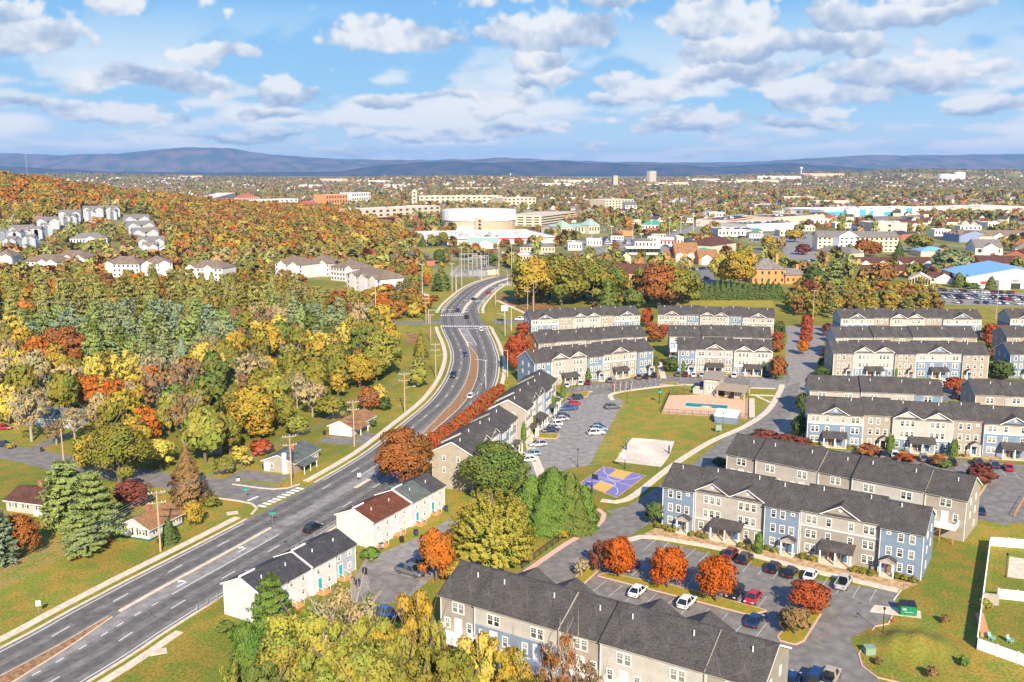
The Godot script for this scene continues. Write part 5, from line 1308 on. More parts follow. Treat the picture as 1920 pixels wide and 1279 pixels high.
func utility_pole(p: Vector2, h: float, label: String, arms := 2, turn := 0.0, m := "wood_pole", lamp := 0.0) -> Node3D:
	var t := thing("utility_pole", Vector3(p.x, hgt(p.x, p.y), p.y), turn)
	if label: tag(t, label, "utility pole", "utility poles")
	else: auto(t, "%s utility pole" % ("pale steel" if m == "steel_pole" else "brown timber"), "utility pole", "utility poles")
	var b := MB.new(); b.tube(Vector3.ZERO, Vector3(0, h, 0), 0.19, 0.12, 8); obj("post", [b, m], t)
	for k in arms:
		var y := h - 0.5 - k * 1.9
		var a := MB.new(); a.box(Vector3(-1.5, y - 0.07, -0.22), Vector3(1.5, y + 0.07, -0.1))
		beam(a, Vector3(-0.8, y, -0.12), Vector3(0, y - 0.7, -0.12), 0.05, 0.04); beam(a, Vector3(0.8, y, -0.12), Vector3(0, y - 0.7, -0.12), 0.05, 0.04)
		var o := obj("crossarm", [a, m], t)
		for q in [-1.4, -0.8, 0.8, 1.4]:
			var i := MB.new(); i.tube(Vector3(q, y + 0.07, -0.16), Vector3(q, y + 0.34, -0.16), 0.06, 0.04, 6); obj("insulator", [i, "plastic_white"], o)
	if lamp > 0:
		var a := MB.new(); a.tube(Vector3(0, h * 0.62, 0), Vector3(2.6, h * 0.62 + 0.5, 0), 0.05, 0.04, 5); var o := obj("lamp_arm", [a, "steel_pole"], t)
		var l := MB.new(); l.box(Vector3(2.4, h * 0.62 + 0.38, -0.13), Vector3(3.2, h * 0.62 + 0.55, 0.13)); obj("lamp_head", [l, "steel_pole"], o)
	return t

func wires(label: String, a: Vector3, b: Vector3, n: int, apart: float, sag := 1.2):
	var t := thing("overhead_wires")
	tag(t, label, "power line", "overhead wires between the poles")
	var s := (b - a).cross(Vector3.UP).normalized()
	for k in n:
		var w := MB.new()
		var off := s * (k - (n - 1) / 2.0) * apart
		for q in 10:
			var f := q / 10.0; var g := (q + 1) / 10.0
			w.tube(a.lerp(b, f) + off - Vector3(0, sag * 4 * f * (1 - f), 0), a.lerp(b, g) + off - Vector3(0, sag * 4 * g * (1 - g), 0), 0.022, 0.022, 4, false)
		obj("wire", [w, "metal_grey"], t)

func lamp_post(p: Vector2, desc := "black lamp post with a small lantern"):
	var t := thing("lamp_post", Vector3(p.x, 0, p.y))
	auto(t, desc, "lamp post", "lamp posts of the estate")
	var b := MB.new(); b.tube(Vector3.ZERO, Vector3(0, 0.5, 0), 0.12, 0.1, 8); b.tube(Vector3(0, 0.5, 0), Vector3(0, 3.9, 0), 0.06, 0.05, 6); obj("post", [b, "black_metal"], t)
	var l := MB.new(); l.tube(Vector3(0, 3.9, 0), Vector3(0, 4.25, 0), 0.12, 0.2, 8); l.tube(Vector3(0, 4.25, 0), Vector3(0, 4.42, 0), 0.24, 0.03, 8); obj("lantern", [l, "black_metal"], t)

func street_light(p: Vector2, dir: Vector2, h := 9.0):
	var t := thing("street_light", Vector3(p.x, hgt(p.x, p.y), p.y), atan2(-dir.y, dir.x))
	auto(t, "tall pale street light with a curved arm", "street light", "street lights along the road")
	var b := MB.new(); b.tube(Vector3.ZERO, Vector3(0, h, 0), 0.14, 0.09, 8); obj("post", [b, "steel_pole"], t)
	var a := MB.new(); a.tube(Vector3(0, h - 0.1, 0), Vector3(2.8, h + 0.4, 0), 0.07, 0.05, 6); obj("arm", [a, "steel_pole"], t)
	var l := MB.new(); l.box(Vector3(2.6, h + 0.26, -0.15), Vector3(3.5, h + 0.45, 0.15)); obj("lamp_head", [l, "metal_grey"], t)

func rail_fence(called: String, label: String, pts: Array, h: float, m: String, pitch := 0.25, posts := 2.4):
	var t := thing(called)
	tag(t, label, "fence")
	var f := MB.new()
	for k in pts.size() - 1:
		var a := Vector3(pts[k].x, 0, pts[k].y); var b := Vector3(pts[k + 1].x, 0, pts[k + 1].y)
		beam(f, a + Vector3(0, h, 0), b + Vector3(0, h, 0), 0.06, 0.05); beam(f, a + Vector3(0, 0.2, 0), b + Vector3(0, 0.2, 0), 0.05, 0.04)
		var n := int((b - a).length() / pitch)
		for q in n:
			var p := a.lerp(b, (q + 0.5) / n); f.box(p + Vector3(-0.015, 0.2, -0.015), p + Vector3(0.015, h, 0.015))
		var np := int((b - a).length() / posts) + 1
		for q in np + 1: post(t, a.lerp(b, float(q) / np), h + 0.1, m, 0.045)
	obj("railing", [f, m], t)

func small(called: String, label: String, category: String, p: Vector2, list: Array, y := 0.0, turn := 0.0, group := "") -> MeshInstance3D:
	var o := obj(called, list, self, Transform3D(Basis(Vector3.UP, turn), Vector3(p.x, y, p.y)))
	tag(o, label, category, group)
	return o

func make_street_things():
	# timber poles along the road
	var pa := utility_pole(V(-63.7,-160.8), 11.6, "timber pole with two crossarms beside the tan-roofed cottage", 2, 0.43)
	var pb := utility_pole(V(-48.3,-197.0), 11.6, "timber pole with two crossarms in front of the grey-roofed cottage", 2, 0.43)
	var pc := utility_pole(V(-39.5,-226.9), 11.8, "timber pole with two crossarms beside the garage cottage", 2, 0.3)
	var pd := utility_pole(V(-30.4,-258.9), 12.0, "timber pole with lamp arm at the edge of the woods clearing", 2, 0.25, "wood_pole", 1.0)
	var pe := utility_pole(V(-25.5,-307.2), 11.5, "timber pole with lamp arm at the outside of the road bend", 2, 0.1, "wood_pole", 1.0)
	var pf := utility_pole(V(-32.7,-372.1), 11.5, "timber pole left of the road between bend and junction", 1, 0.0)
	utility_pole(V(-104.8,-211.1), 9.0, "timber pole with a transformer can on the left-hand street", 0)
	utility_pole(V(-38.7,-418.1), 12.0, "timber pole at the left corner of the junction", 2)
	utility_pole(V(7.5,-448.5), 13.0, "twin-armed timber pole on the bare bank, left of two", 2)
	utility_pole(V(10.6,-458.7), 15.0, "taller timber pole on the bare bank, right of two", 1)
	for q in [[V(-47.2,-491.8), 20.0], [V(-29.7,-553.2), 24.0], [V(-34.4,-536.5), 16.0], [V(-31.9,-534.9), 10.0], [V(-19.0,-582.2), 16.0], [V(-8.5,-611.1), 22.0], [V(-0.3,-655.4), 24.0], [V(1.2,-635.6), 14.0]]: utility_pole(q[0], q[1], "", 1 if q[1] > 12 else 0, 0.3, "steel_pole")
	utility_pole(V(-61.5,-420.0), 19.0, "tall pale pole where the west side road enters the woods", 0, 0.0, "steel_pole")
	utility_pole(V(-123.3,-417.8), 14.0, "timber pole rising from the middle of the woods", 2, 0.2)
	utility_pole(V(139.2,-429.7), 14.0, "slim timber pole at the top of the tree avenue", 1)
	utility_pole(V(223.9,-429.7), 17.0, "slim timber pole behind the far right townhouses", 0)
	utility_pole(V(-3.1,-388.6), 12.0, "pale steel signal pole with a white box right of the junction", 0, 0.0, "steel_pole")
	utility_pole(V(-0.3,-399.3), 11.0, "pale pole beside the red maples at the junction", 1, 0.0, "steel_pole")
	utility_pole(V(-69.7,-422.2), 11.0, "weathered pole among the pines beside the west side road", 0, 0.0)
	var tops := [pa, pb, pc, pd, pe, pf]
	var hs := [11.1, 11.1, 11.3, 11.5, 11.0, 11.0]
	var first: Vector3 = pa.position + Vector3(-22, 11.1, 60)
	wires("overhead wires from the tan-roofed cottage pole towards the camera", first, pa.position + Vector3(0, 11.2, 0), 4, 0.75)
	wires("lower overhead wires from the tan-roofed cottage pole towards the camera", first - Vector3(0, 1.9, 0), pa.position + Vector3(0, 9.3, 0), 3, 0.9)
	for k in 5:
		wires(["overhead wires over the side street mouth", "overhead wires between the grey-roofed and garage cottages", "overhead wires past the woods clearing", "overhead wires along the outside of the bend", "overhead wires up to the junction"][k], tops[k].position + Vector3(0, hs[k] + 0.1, 0), tops[k + 1].position + Vector3(0, hs[k + 1] + 0.1, 0), 4, 0.75)
	wires("overhead wires crossing the woods at the left", Vector3(-230, 13, -395), Vector3(-123.3, 13.2, -417.8), 3, 0.8)
	wires("overhead wires from the woods pole to the west side road", Vector3(-123.3, 13.2, -417.8), Vector3(-61.5, 17.0, -420.0), 3, 0.8)
	wires("overhead wires behind the far right townhouses", Vector3(139.2, 13.5, -429.7), Vector3(223.9, 16.0, -429.7), 2, 1.2)
	# street lights
	for q in [[V(-1.5,-307.2), V(-1,0)], [V(-2.9,-386.8), V(-1,0)], [V(-8.4,-477.8), V(-1,-0.2)], [V(-2.8,-557.8), V(-1,-0.3)], [V(-31.9,-531.9), V(1,0)], [V(-8.3,-290.9), V(-1,0)]]: street_light(q[0], q[1])
	for q in [V(55.2,-129.9), V(15.3,-210.2), V(34.2,-271.6), V(43.7,-271.2), V(56.5,-243.7), V(18.7,-280.9), V(83.8,-149.9), V(14.1,-153.1), V(43.7,-137.2), V(14.2,-152.8)]: lamp_post(q)
	# traffic signals on their masts
	for q in [[V(-13.5,-448.5), V(-1,0.05), 10.5, "signal mast reaching over the north side of the junction"], [V(-37.5,-418.1), V(1,0.02), 12.0, "signal mast reaching over the south side of the junction"]]:
		var t := thing("traffic_signal", Vector3(q[0].x, 0, q[0].y), atan2(-q[1].y, q[1].x))
		tag(t, q[3], "traffic signal")
		var b := MB.new(); b.tube(Vector3.ZERO, Vector3(0, 6.5, 0), 0.16, 0.12, 8); obj("post", [b, "steel_pole"], t)
		var a := MB.new(); a.tube(Vector3(0, 6.1, 0), Vector3(q[2], 6.6, 0), 0.1, 0.06, 6); obj("arm", [a, "steel_pole"], t)
		for k in 3:
			var s := MB.new(); var x: float = q[2] * (0.45 + k * 0.25); s.box(Vector3(x - 0.18, 5.6, -0.15), Vector3(x + 0.18, 6.6, 0.15)); obj("signal_head", [s, "black_metal"], t)
		var g := MB.new(); g.box(Vector3(q[2] * 0.25, 5.8, -0.04), Vector3(q[2] * 0.25 + 2.2, 6.4, 0.04)); obj("street_name_plate", [g, "sign_green"], t)
	# road signs
	for q in [[V(-55.6,-187.4), 2.6, "sign_green", "green street-name sign at the side street corner"], [V(-46.8,-174.4), 2.3, "sign_green", "green sign on the tip of the concrete median"], [V(-73.5,-136.1), 2.4, "plastic_white", "white roadside sign on the left-hand verge"], [V(-33.8,-199.1), 2.2, "plastic_white", "white sign on the short median by the rust oak"], [V(-51.5,-306.0), 1.4, "plastic_white", "small white marker under the golden trees"]]:
		var t := thing("road_sign", Vector3(q[0].x, 0, q[0].y), 0.35)
		tag(t, q[3], "road sign")
		var b := MB.new(); b.tube(Vector3.ZERO, Vector3(0, q[1], 0), 0.04, 0.04, 6); obj("post", [b, "metal_grey"], t)
		var s := MB.new()
		if q[2] == "sign_green": s.box(Vector3(-0.6, q[1] - 0.3, -0.02), Vector3(0.6, q[1] + 0.05, 0.02))
		else: s.box(Vector3(-0.35, q[1] - 0.9, -0.02), Vector3(0.35, q[1], 0.02))
		obj("plate", [s, q[2]], t)
	for q in [[V(86.6,-312.4), "red stop sign at the estate road corner"], [V(31.5,-286.2), "red stop sign where the long car park meets the estate road"]]:
		var t := thing("stop_sign", Vector3(q[0].x, 0, q[0].y)); tag(t, q[1], "stop sign")
		var b := MB.new(); b.tube(Vector3.ZERO, Vector3(0, 2.1, 0), 0.04, 0.04, 6); obj("post", [b, "metal_grey"], t)
		var s := MB.new(); s.tube(Vector3(0, 2.3, -0.02), Vector3(0, 2.3, 0.03), 0.4, 0.4, 8); obj("plate", [s, "red_paint"], t)
		var tm := TextMesh.new(); tm.text = "STOP"; tm.font_size = 24; tm.pixel_size = 0.008; tm.depth = 0.01; tm.material = M.plastic_white
		put("lettering", tm, t, Transform3D(Basis(), Vector3(0, 2.3, 0.035)))
	# the white vinyl fence: each panel and post by itself
	var runs := [[V(87.9,-163.4), V(67.0,-125.5), "white vinyl fence running away beside the shaded lawn"], [V(67.0,-125.5), V(74.5,-117.3), "white vinyl fence along the bottom right corner"], [V(87.9,-163.4), V(99.6,-160.8), "white vinyl fence at the top of the garden plots"], [V(78.3,-141.7), V(86.5,-139.5), "inner white vinyl fence between two garden plots"]]
	for r in runs:
		var t := thing("vinyl_fence"); tag(t, r[2], "fence", "white vinyl fences")
		var a: Vector2 = r[0]; var b: Vector2 = r[1]
		var n := maxi(2, int((b - a).length() / 2.4))
		var d := (b - a) / n
		if not cache.has("fp%s" % r[2]):
			var pm := MB.new(); pm.box(Vector3(0.08, 0.08, -0.025), Vector3(d.length() - 0.08, 1.75, 0.025)); pm.box(Vector3(0.07, 1.6, -0.045), Vector3(d.length() - 0.07, 1.76, 0.045)); pm.box(Vector3(0.07, 0.07, -0.045), Vector3(d.length() - 0.07, 0.22, 0.045))
			cache["fp%s" % r[2]] = mesh_of([pm, "plastic_white"])
		for k in n + 1:
			var p := a + d * k
			if k < n: put("panel", cache["fp%s" % r[2]], t, Transform3D(Basis(Vector3.UP, -atan2(d.y, d.x)), Vector3(p.x, 0, p.y)))
			post(t, Vector3(p.x, 0, p.y), 1.9, "plastic_white", 0.07)
	rail_fence("railing_fence", "black railing fence along the estate road below the cypresses", [V(1.8,-153.4), V(8.6,-165.2), V(12.8,-172.1), V(17.0,-176.3)], 1.4, "black_metal")
	rail_fence("pool_fence", "black railing fence round the pool terrace", [V(42.6,-259.9), V(65.9,-253.9), V(71.2,-275.2)], 1.25, "black_metal", 0.3)
	rail_fence("pool_fence", "black railing fence on the west side of the pool", [V(42.7,-260.5), V(48.5,-282.0), V(55.0,-282.0)], 1.25, "black_metal", 0.3)
	rail_fence("guard_rail", "grey railing along the broad road behind the white terraces", [V(-49.3,-137.1), V(-46.3,-143.0), V(-44.7,-149.1), V(-38.8,-162.4), V(-33.5,-175.2), V(-33.6,-176.0)], 1.2, "metal_grey", 0.35)
	rail_fence("timber_fence", "timber rail fence at the far right car park edge", [V(100.1,-178.0), V(108.1,-188.9)], 1.0, "deck_wood", 0.6)
	# pool, clubhouse
	var deck_ = flat("pool_terrace", [V(42.5,-259.4), V(65.6,-253.6), V(71.6,-277.3), V(63.5,-278.1), V(63.3,-283.9), V(58.9,-282.0), V(48.3,-281.0)], "pool_paving", 0.012)
	var rim := MB.new(); rim.slab(PackedVector2Array([V(50.3,-267.0), V(62.3,-263.1), V(63.6,-268.6), V(51.8,-272.1)]), 0.0, 0.09); obj("coping", [rim, "concrete"], deck_)
	var w := MB.new(); w.poly(PackedVector2Array([V(50.7,-267.5), V(62.2,-263.7), V(63.3,-268.1), V(51.8,-271.4)]), 0.095); struct(obj("pool_water", [w, "pool_water"]))
	var sp: Vector2 = V(56.5,-266.1)
	var ib := MB.new(); ib.tube(Vector3(0, 0, 0), Vector3(0, 0.13, 0), 1.7, 1.7, 18); var ij := MB.new(); ij.tube(Vector3(0, 0.13, 0), Vector3(0, 0.17, 0), 1.1, 1.1, 18)
	small("pool_steps", "pale rounded steps projecting into the pool", "pool steps", sp, [ib, "pool_paving", ij, "concrete"])
	var cu := (V(71.4,-276.2) - V(59.0,-282.2)).normalized()
	var club := thing("clubhouse", Vector3(V(59.0,-282.2).x, 0, V(59.0,-282.2).y), -atan2(cu.y, cu.x))
	tag(club, "cream clubhouse tower with a metal-roofed pavilion beside the pool", "clubhouse")
	var tw := MB.new(); tw.box(Vector3(0, 0, -6.5), Vector3(4.6, 5.4, 0)); obj("wall", [tw, "siding_cream"], club)
	var tr := MB.new(); slope(tr, -0.5, 5.3, V(5.5,0.7), V(6.3,-7.0), 0.3); obj("roof", [tr, "metal_roof_tan"], club)
	for k in 5: window(club, 0.55, 0.55, Transform3D(Basis(), Vector3(0.9 + k * 0.7, 4.1, 0)), 1, false)
	window(club, 0.95, 1.6, Transform3D(Basis(), Vector3(2.3, 1.7, 0)), 2); window(club, 0.5, 1.4, Transform3D(Basis(), Vector3(1.0, 1.7, 0))); window(club, 0.5, 1.4, Transform3D(Basis(), Vector3(3.6, 1.7, 0)))
	for k in 4: window(club, 0.5, 0.6, Transform3D(Basis(), Vector3(1.3 + k * 0.7, 0.6, 0)), 1, false)
	var pr := MB.new(); slope(pr, 4.3, 13.6, V(2.6,2.6), V(3.9,-1.6), 0.16); slope(pr, 4.3, 13.6, V(2.6,-5.8), V(3.9,-1.598), 0.16)
	var pro := obj("pavilion_roof", [pr, "metal_roof_tan"], club)
	for k in 22:
		var sm := MB.new(); var x := 4.5 + k * 0.42; beam(sm, Vector3(x, 2.63, 2.58), Vector3(x, 3.93, -1.6), 0.06, 0.05); obj("seam", [sm, "metal_roof_tan"], pro)
	var pw := MB.new(); pw.box(Vector3(6.6, 0, -5), Vector3(11.2, 2.9, 0.2)); obj("wall", [pw, "siding_cream"], club)
	for q in [7.5, 10.2]: window(club, 0.9, 1.3, Transform3D(Basis(), Vector3(q, 1.0, 0.2)))
	door(club, "door_brown", Transform3D(Basis(), Vector3(8.9, 0.02, 0.2)), 1.3)
	for q in [4.8, 13.0]:
		for z in [2.2, -5.0]: post(club, Vector3(q, 0, z), 2.5, "siding_cream", 0.16)
	var cf := MB.new(); cf.box(Vector3(-3.2, 0, -2.6), Vector3(-0.05, 1.9, -2.5)); cf.box(Vector3(-3.2, 0, -2.5), Vector3(-3.1, 1.9, 0.3)); cf.box(Vector3(-3.1, 0, 0.2), Vector3(-0.05, 1.5, 0.3)); obj("screen_wall", [cf, "siding_pale"], club)
	keepout.append([Vector2(club.position.x + 5, club.position.z - 2), 12.0])
	bin(V(66.1,-277.1), "black_metal", "black bin at the clubhouse pavilion, left of two"); bin(V(66.9,-277.3), "black_metal", "black bin at the clubhouse pavilion, right of two")
	var sa: Vector2 = V(55.4,-249.5); var su: Vector2 = (V(61.0,-247.1) - sa).normalized()
	var sl: float = (V(61.0,-247.1) - sa).length()
	var sh := thing("storage_shed", Vector3(sa.x, 0, sa.y), -atan2(su.y, su.x)); tag(sh, "blue shed with a white single-slope roof beside the lawn", "shed")
	var sw := MB.new(); sw.box(Vector3(0, 0, -4.5), Vector3(sl, 1.9, 0)); obj("wall", [sw, "siding_blue"], sh)
	for k in 24:
		var rb := MB.new(); var x := 0.1 + k * sl / 24.0; rb.box(Vector3(x, 0, 0.003), Vector3(x + 0.06, 1.88, 0.05)); obj("rib", [rb, "siding_blue"], sh)
	var sr := MB.new(); slope(sr, -0.1, sl + 0.1, V(1.95,0.15), V(3.0,-4.7), 0.1); obj("roof", [sr, "metal_white"], sh)
	# small things round the estate
	var dp: Vector2 = V(60.3,-136.0)
	flat("bin_pad", [V(55.9,-137.1), V(57.7,-139.6), V(64.1,-137.5), V(63.1,-134.9)], "concrete", 0.014, false)
	var dt := thing("skip", Vector3(dp.x, 0.02, dp.y), -0.2); tag(dt, "green steel skip with black lids on the concrete pad", "skip")
	var db := MB.new(); db.box(Vector3(0, 0.12, -1.9), Vector3(2.4, 1.55, 0)); for k in 5: db.box(Vector3(0.05 + k * 0.56, 0.15, 0.0), Vector3(0.13 + k * 0.56, 1.5, 0.06))
	obj("body", [db, "green_paint"], dt)
	for k in 2:
		var ld := MB.new(); slope(ld, 0.05 + k * 1.2, 1.16 + k * 1.2, V(1.58,0.05), V(1.8,-1.9), 0.05); obj("lid", [ld, "black_metal"], dt)
	for q in [[0.55, 1.05, 0.5, 0.22], [1.2, 0.62, 1.3, 0.12]]:
		var lt := MB.new(); lt.box(Vector3(q[0] - q[2] / 2, q[1] - q[3] / 2, 0.062), Vector3(q[0] + q[2] / 2, q[1] + q[3] / 2, 0.075)); obj("lettering_panel", [lt, "plastic_white" if q[3] > 0.2 else "mint"], dt)
	var tb := MB.new(); tb.box(Vector3(-0.7, 0, -0.6), Vector3(0.7, 1.0, 0.6)); tb.box(Vector3(-0.76, 1.0, -0.66), Vector3(0.76, 1.1, 0.66))
	small("electric_cabinet", "pale green electric cabinet on the grass by the drive bend", "electric cabinet", V(51.1,-124.3), [tb, "cabinet_green"])
	for q in [[V(-50.5,-196.3), "red hydrant at the corner of the side street"], [V(58.3,-133.7), "small hydrant by the skip pad"]]:
		var hb := MB.new(); hb.tube(Vector3.ZERO, Vector3(0, 0.6, 0), 0.13, 0.11, 8); hb.ball(Vector3(0, 0.62, 0), Vector3(0.13, 0.13, 0.13)); hb.tube(Vector3(-0.22, 0.4, 0), Vector3(0.22, 0.4, 0), 0.07, 0.07, 6)
		small("hydrant", q[1], "hydrant", q[0], [hb, "red_paint"])
	for q in [[V(54.5,-240.1), "green metal cabinet stand on the lawn beside the ring road"]]:
		var gb := MB.new(); gb.box(Vector3(-0.8, 0.5, -0.5), Vector3(0.8, 1.9, 0.5)); for k in 4: gb.box(Vector3(-0.75 + (k % 2) * 1.4, 0, -0.45 + (k / 2) * 0.8), Vector3(-0.65 + (k % 2) * 1.4, 0.5, -0.35 + (k / 2) * 0.8))
		small("utility_cabinet", q[1], "utility cabinet", q[0], [gb, "cabinet_green"])
	var um: Vector2 = V(43.7,-270.8)
	var ut := thing("shade_umbrella", Vector3(um.x, 0, um.y)); tag(ut, "green topped post standing on the lawn west of the pool", "shade umbrella")
	var up := MB.new(); up.tube(Vector3.ZERO, Vector3(0, 3.6, 0), 0.06, 0.05, 6); obj("post", [up, "black_metal"], ut)
	var uc := MB.new(); uc.tube(Vector3(0, 3.4, 0), Vector3(0, 3.9, 0), 0.75, 0.5, 10); obj("canopy", [uc, "sign_green"], ut)
	# basketball hoops and volleyball posts
	for q in [[V(17.1,-192.4), V(0.55,-0.5), "bin_blue", "basketball hoop with a dark blue backboard, near end of the court"], [V(26.1,-208.7), V(-0.55,0.5), "plastic_white", "basketball hoop at the far end of the court"]]:
		var d: Vector2 = q[1].normalized()
		var t := thing("basketball_hoop", Vector3(q[0].x, 0, q[0].y), atan2(-d.y, d.x)); tag(t, q[3], "basketball hoop")
		var b := MB.new(); b.tube(Vector3.ZERO, Vector3(0, 3.0, 0), 0.09, 0.08, 8); b.tube(Vector3(0, 3.0, 0), Vector3(0.9, 3.4, 0), 0.06, 0.05, 6); obj("post", [b, "black_metal"], t)
		var bb := MB.new(); bb.box(Vector3(0.9, 2.8, -0.9), Vector3(0.96, 3.9, 0.9)); obj("backboard", [bb, q[2]], t)
		var r := MB.new()
		for k in 12: beam(r, Vector3(1.25 + cos(TAU * k / 12) * 0.23, 3.05, sin(TAU * k / 12) * 0.23), Vector3(1.25 + cos(TAU * (k + 1) / 12) * 0.23, 3.05, sin(TAU * (k + 1) / 12) * 0.23), 0.03, 0.03)
		obj("hoop", [r, "red_paint"], t)
		if q[2] == "bin_blue":
			var pd2 := MB.new(); pd2.box(Vector3(-0.15, 0.0, -0.15), Vector3(0.15, 1.8, 0.15)); obj("pad", [pd2, "bin_blue"], t)
	for q in [[V(28.2,-223.7), "left padded volleyball post at the sand court"], [V(38.3,-220.8), "right padded volleyball post at the sand court"]]:
		var vb := MB.new(); vb.tube(Vector3.ZERO, Vector3(0, 2.4, 0), 0.07, 0.07, 6); var vp := MB.new(); vp.tube(Vector3.ZERO, Vector3(0, 1.9, 0), 0.2, 0.2, 8)
		small("volleyball_post", q[1], "volleyball post", q[0], [vb, "metal_grey", vp, "bin_blue"])
	# playground climbing frame by the estate road, pergola of timber posts
	var pg := thing("pergola", Vector3(V(34.3,-286.2).x, 0, V(34.3,-286.2).y), 0.2); tag(pg, "grey timber pergola of tall posts by the estate road", "pergola")
	for i in 4:
		for k in 2: post(pg, Vector3(-2.8 + i * 1.85, 0, -1.0 + k * 2.2), 3.2, "wood_pole", 0.1)
	for i in 4:
		var b := MB.new(); b.box(Vector3(-2.9 + i * 1.85, 3.2, -1.6), Vector3(-2.7 + i * 1.85, 3.4, 1.9)); obj("rafter", [b, "wood_pole"], pg)
	var pl := thing("climbing_frame", Vector3(V(52.7,-287.8).x, 0, V(52.7,-287.8).y)); tag(pl, "green climbing frame on the grass beside the clubhouse", "climbing frame")
	for q in [-1.6, 1.6]:
		post(pl, Vector3(q, 0, -0.7), 1.8, "green_paint", 0.05); post(pl, Vector3(q, 0, 0.7), 1.8, "green_paint", 0.05)
	var sb := MB.new(); beam(sb, Vector3(-1.7, 1.8, 0), Vector3(1.7, 1.8, 0), 0.08, 0.08); beam(sb, Vector3(1.6, 1.7, 0), Vector3(3.2, 0.1, 0), 0.08, 0.6); obj("slide", [sb, "green_paint"], pl)
	for q in [[V(-25.2,-151.2), "black_metal", "dark bin against the end of the nearest white terrace"], [V(-25.6,-146.5), "bin_blue", "dark blue bin on the terrace forecourt, right of two"], [V(-26.6,-147.3), "black_metal", "black bin on the terrace forecourt, left of two"], [V(-20.5,-165.3), "black_metal", "black bin pair by the red-roofed terrace"], [V(-18.2,-168.7), "bin_blue", "blue bin by the second red-roofed unit"], [V(-23.9,-162.3), "metal_grey", "grey bin at the near corner of the red-roofed terrace"], [V(-13.4,-181.5), "bin_blue", "blue bin at the far end of the red-roofed terrace"], [V(-115.5,-222.2), "black_metal", "black bin beside the drive off the left-hand street"], [V(-49.0,-237.3), "black_metal", "dark bin at the corner of the garage cottage"], [V(-57.4,-208.7), "black_metal", "dark bin beside the grey-roofed cottage"], [V(-60.8,-199.6), "plastic_white", "white bin by the cottage drive"]]:
		bin(q[0], q[1], q[2])
	var ac := MB.new(); ac.box(Vector3(-0.5, 0, -0.4), Vector3(0.5, 0.8, 0.4)); small("air_conditioner", "grey air-conditioning unit behind the brown-roofed bungalow", "air conditioner", V(-95.1,-179.0), [ac, "plastic_white"])
	for q in [V(-50.7,-124.7), V(-56.4,-180.2)]:
		var d := MB.new(); d.box(Vector3(-1.1, 0, -0.8), Vector3(1.1, 0.09, 0.8)); var d2 := MB.new(); d2.box(Vector3(-0.5, 0.09, -0.35), Vector3(0.5, 0.11, 0.35))
		auto(obj("drain_cover", [d, "concrete", d2, "kerb_pink"], self, Transform3D(Basis(Vector3.UP, 0.4), Vector3(q.x, 0, q.y))), "concrete drain cover set in the grass", "drain cover")
	for q in [[V(70.6,-128.2), "mint garden chair inside the white fence, left of two"], [V(72.9,-127.4), "mint garden chair inside the white fence, right of two"]]:
		var c := MB.new(); c.box(Vector3(-0.35, 0.3, -0.35), Vector3(0.35, 0.38, 0.35)); beam(c, Vector3(0, 0.35, -0.3), Vector3(0, 1.05, -0.55), 0.06, 0.7); for k in 4: c.box(Vector3(-0.35 + (k % 2) * 0.62, 0, -0.33 + (k / 2) * 0.6), Vector3(-0.27 + (k % 2) * 0.62, 0.55, -0.25 + (k / 2) * 0.6))
		c.box(Vector3(-0.42, 0.55, -0.35), Vector3(-0.3, 0.6, 0.35)); c.box(Vector3(0.3, 0.55, -0.35), Vector3(0.42, 0.6, 0.35))
		small("garden_chair", q[1], "garden chair", q[0], [c, "mint"], 0.0, 0.6)
	var rbed := MB.new(); rbed.box(Vector3(-0.6, 0, -3.6), Vector3(0.6, 0.5, 3.6)); small("planting_bed", "timber planting bed against the white fence", "planter", V(71.3,-132.5), [rbed, "deck_wood"], 0.0, -0.35)
	var gw := MB.new(); gw.box(Vector3(-1.2, 0, -0.1), Vector3(1.2, 1.9, 0.1)); small("garden_gate", "tan gate panel in the white vinyl fence", "gate", V(76.1,-139.6), [gw, "siding_sand"], 0.0, -0.25)
	flat("patio", [V(84.2,-150.0), V(89.1,-158.7), V(95.0,-155.5), V(90.4,-147.4)], "concrete", 0.013, false)
	var bw := MB.new(); bw.box(Vector3(-6.2, 0, -0.4), Vector3(6.2, 1.3, 0.4)); small("retaining_wall", "dark stone retaining wall below the cream gable end", "wall", V(-13.9,-198.0), [bw, "stone_dark"], 0.0, -0.2)
	var big := V(-3.2,-452.3)
	var bg := MB.new(); bg.box(Vector3(-1.5, 6.0, -1.0), Vector3(1.5, 8.2, 1.0)); bg.box(Vector3(-0.15, 0, -0.15), Vector3(0.15, 6, 0.15)); small("signal_cabinet", "large white box on a post right of the junction", "cabinet", V(-3.3,-418.1), [bg, "plastic_white"])
	# saplings and stakes along the median
	substation()

func bin(p: Vector2, m: String, label: String):
	var b := MB.new(); b.box(Vector3(-0.32, 0.08, -0.35), Vector3(0.32, 1.0, 0.35))
	var l := MB.new(); l.box(Vector3(-0.36, 1.0, -0.4), Vector3(0.36, 1.08, 0.4)); l.tube(Vector3(-0.36, 0.12, 0.34), Vector3(0.36, 0.12, 0.34), 0.12, 0.12, 8)
	small("wheeled_bin", label, "bin", p, [b, m, l, "black_metal"], 0.0, 0.5, "wheeled bins")

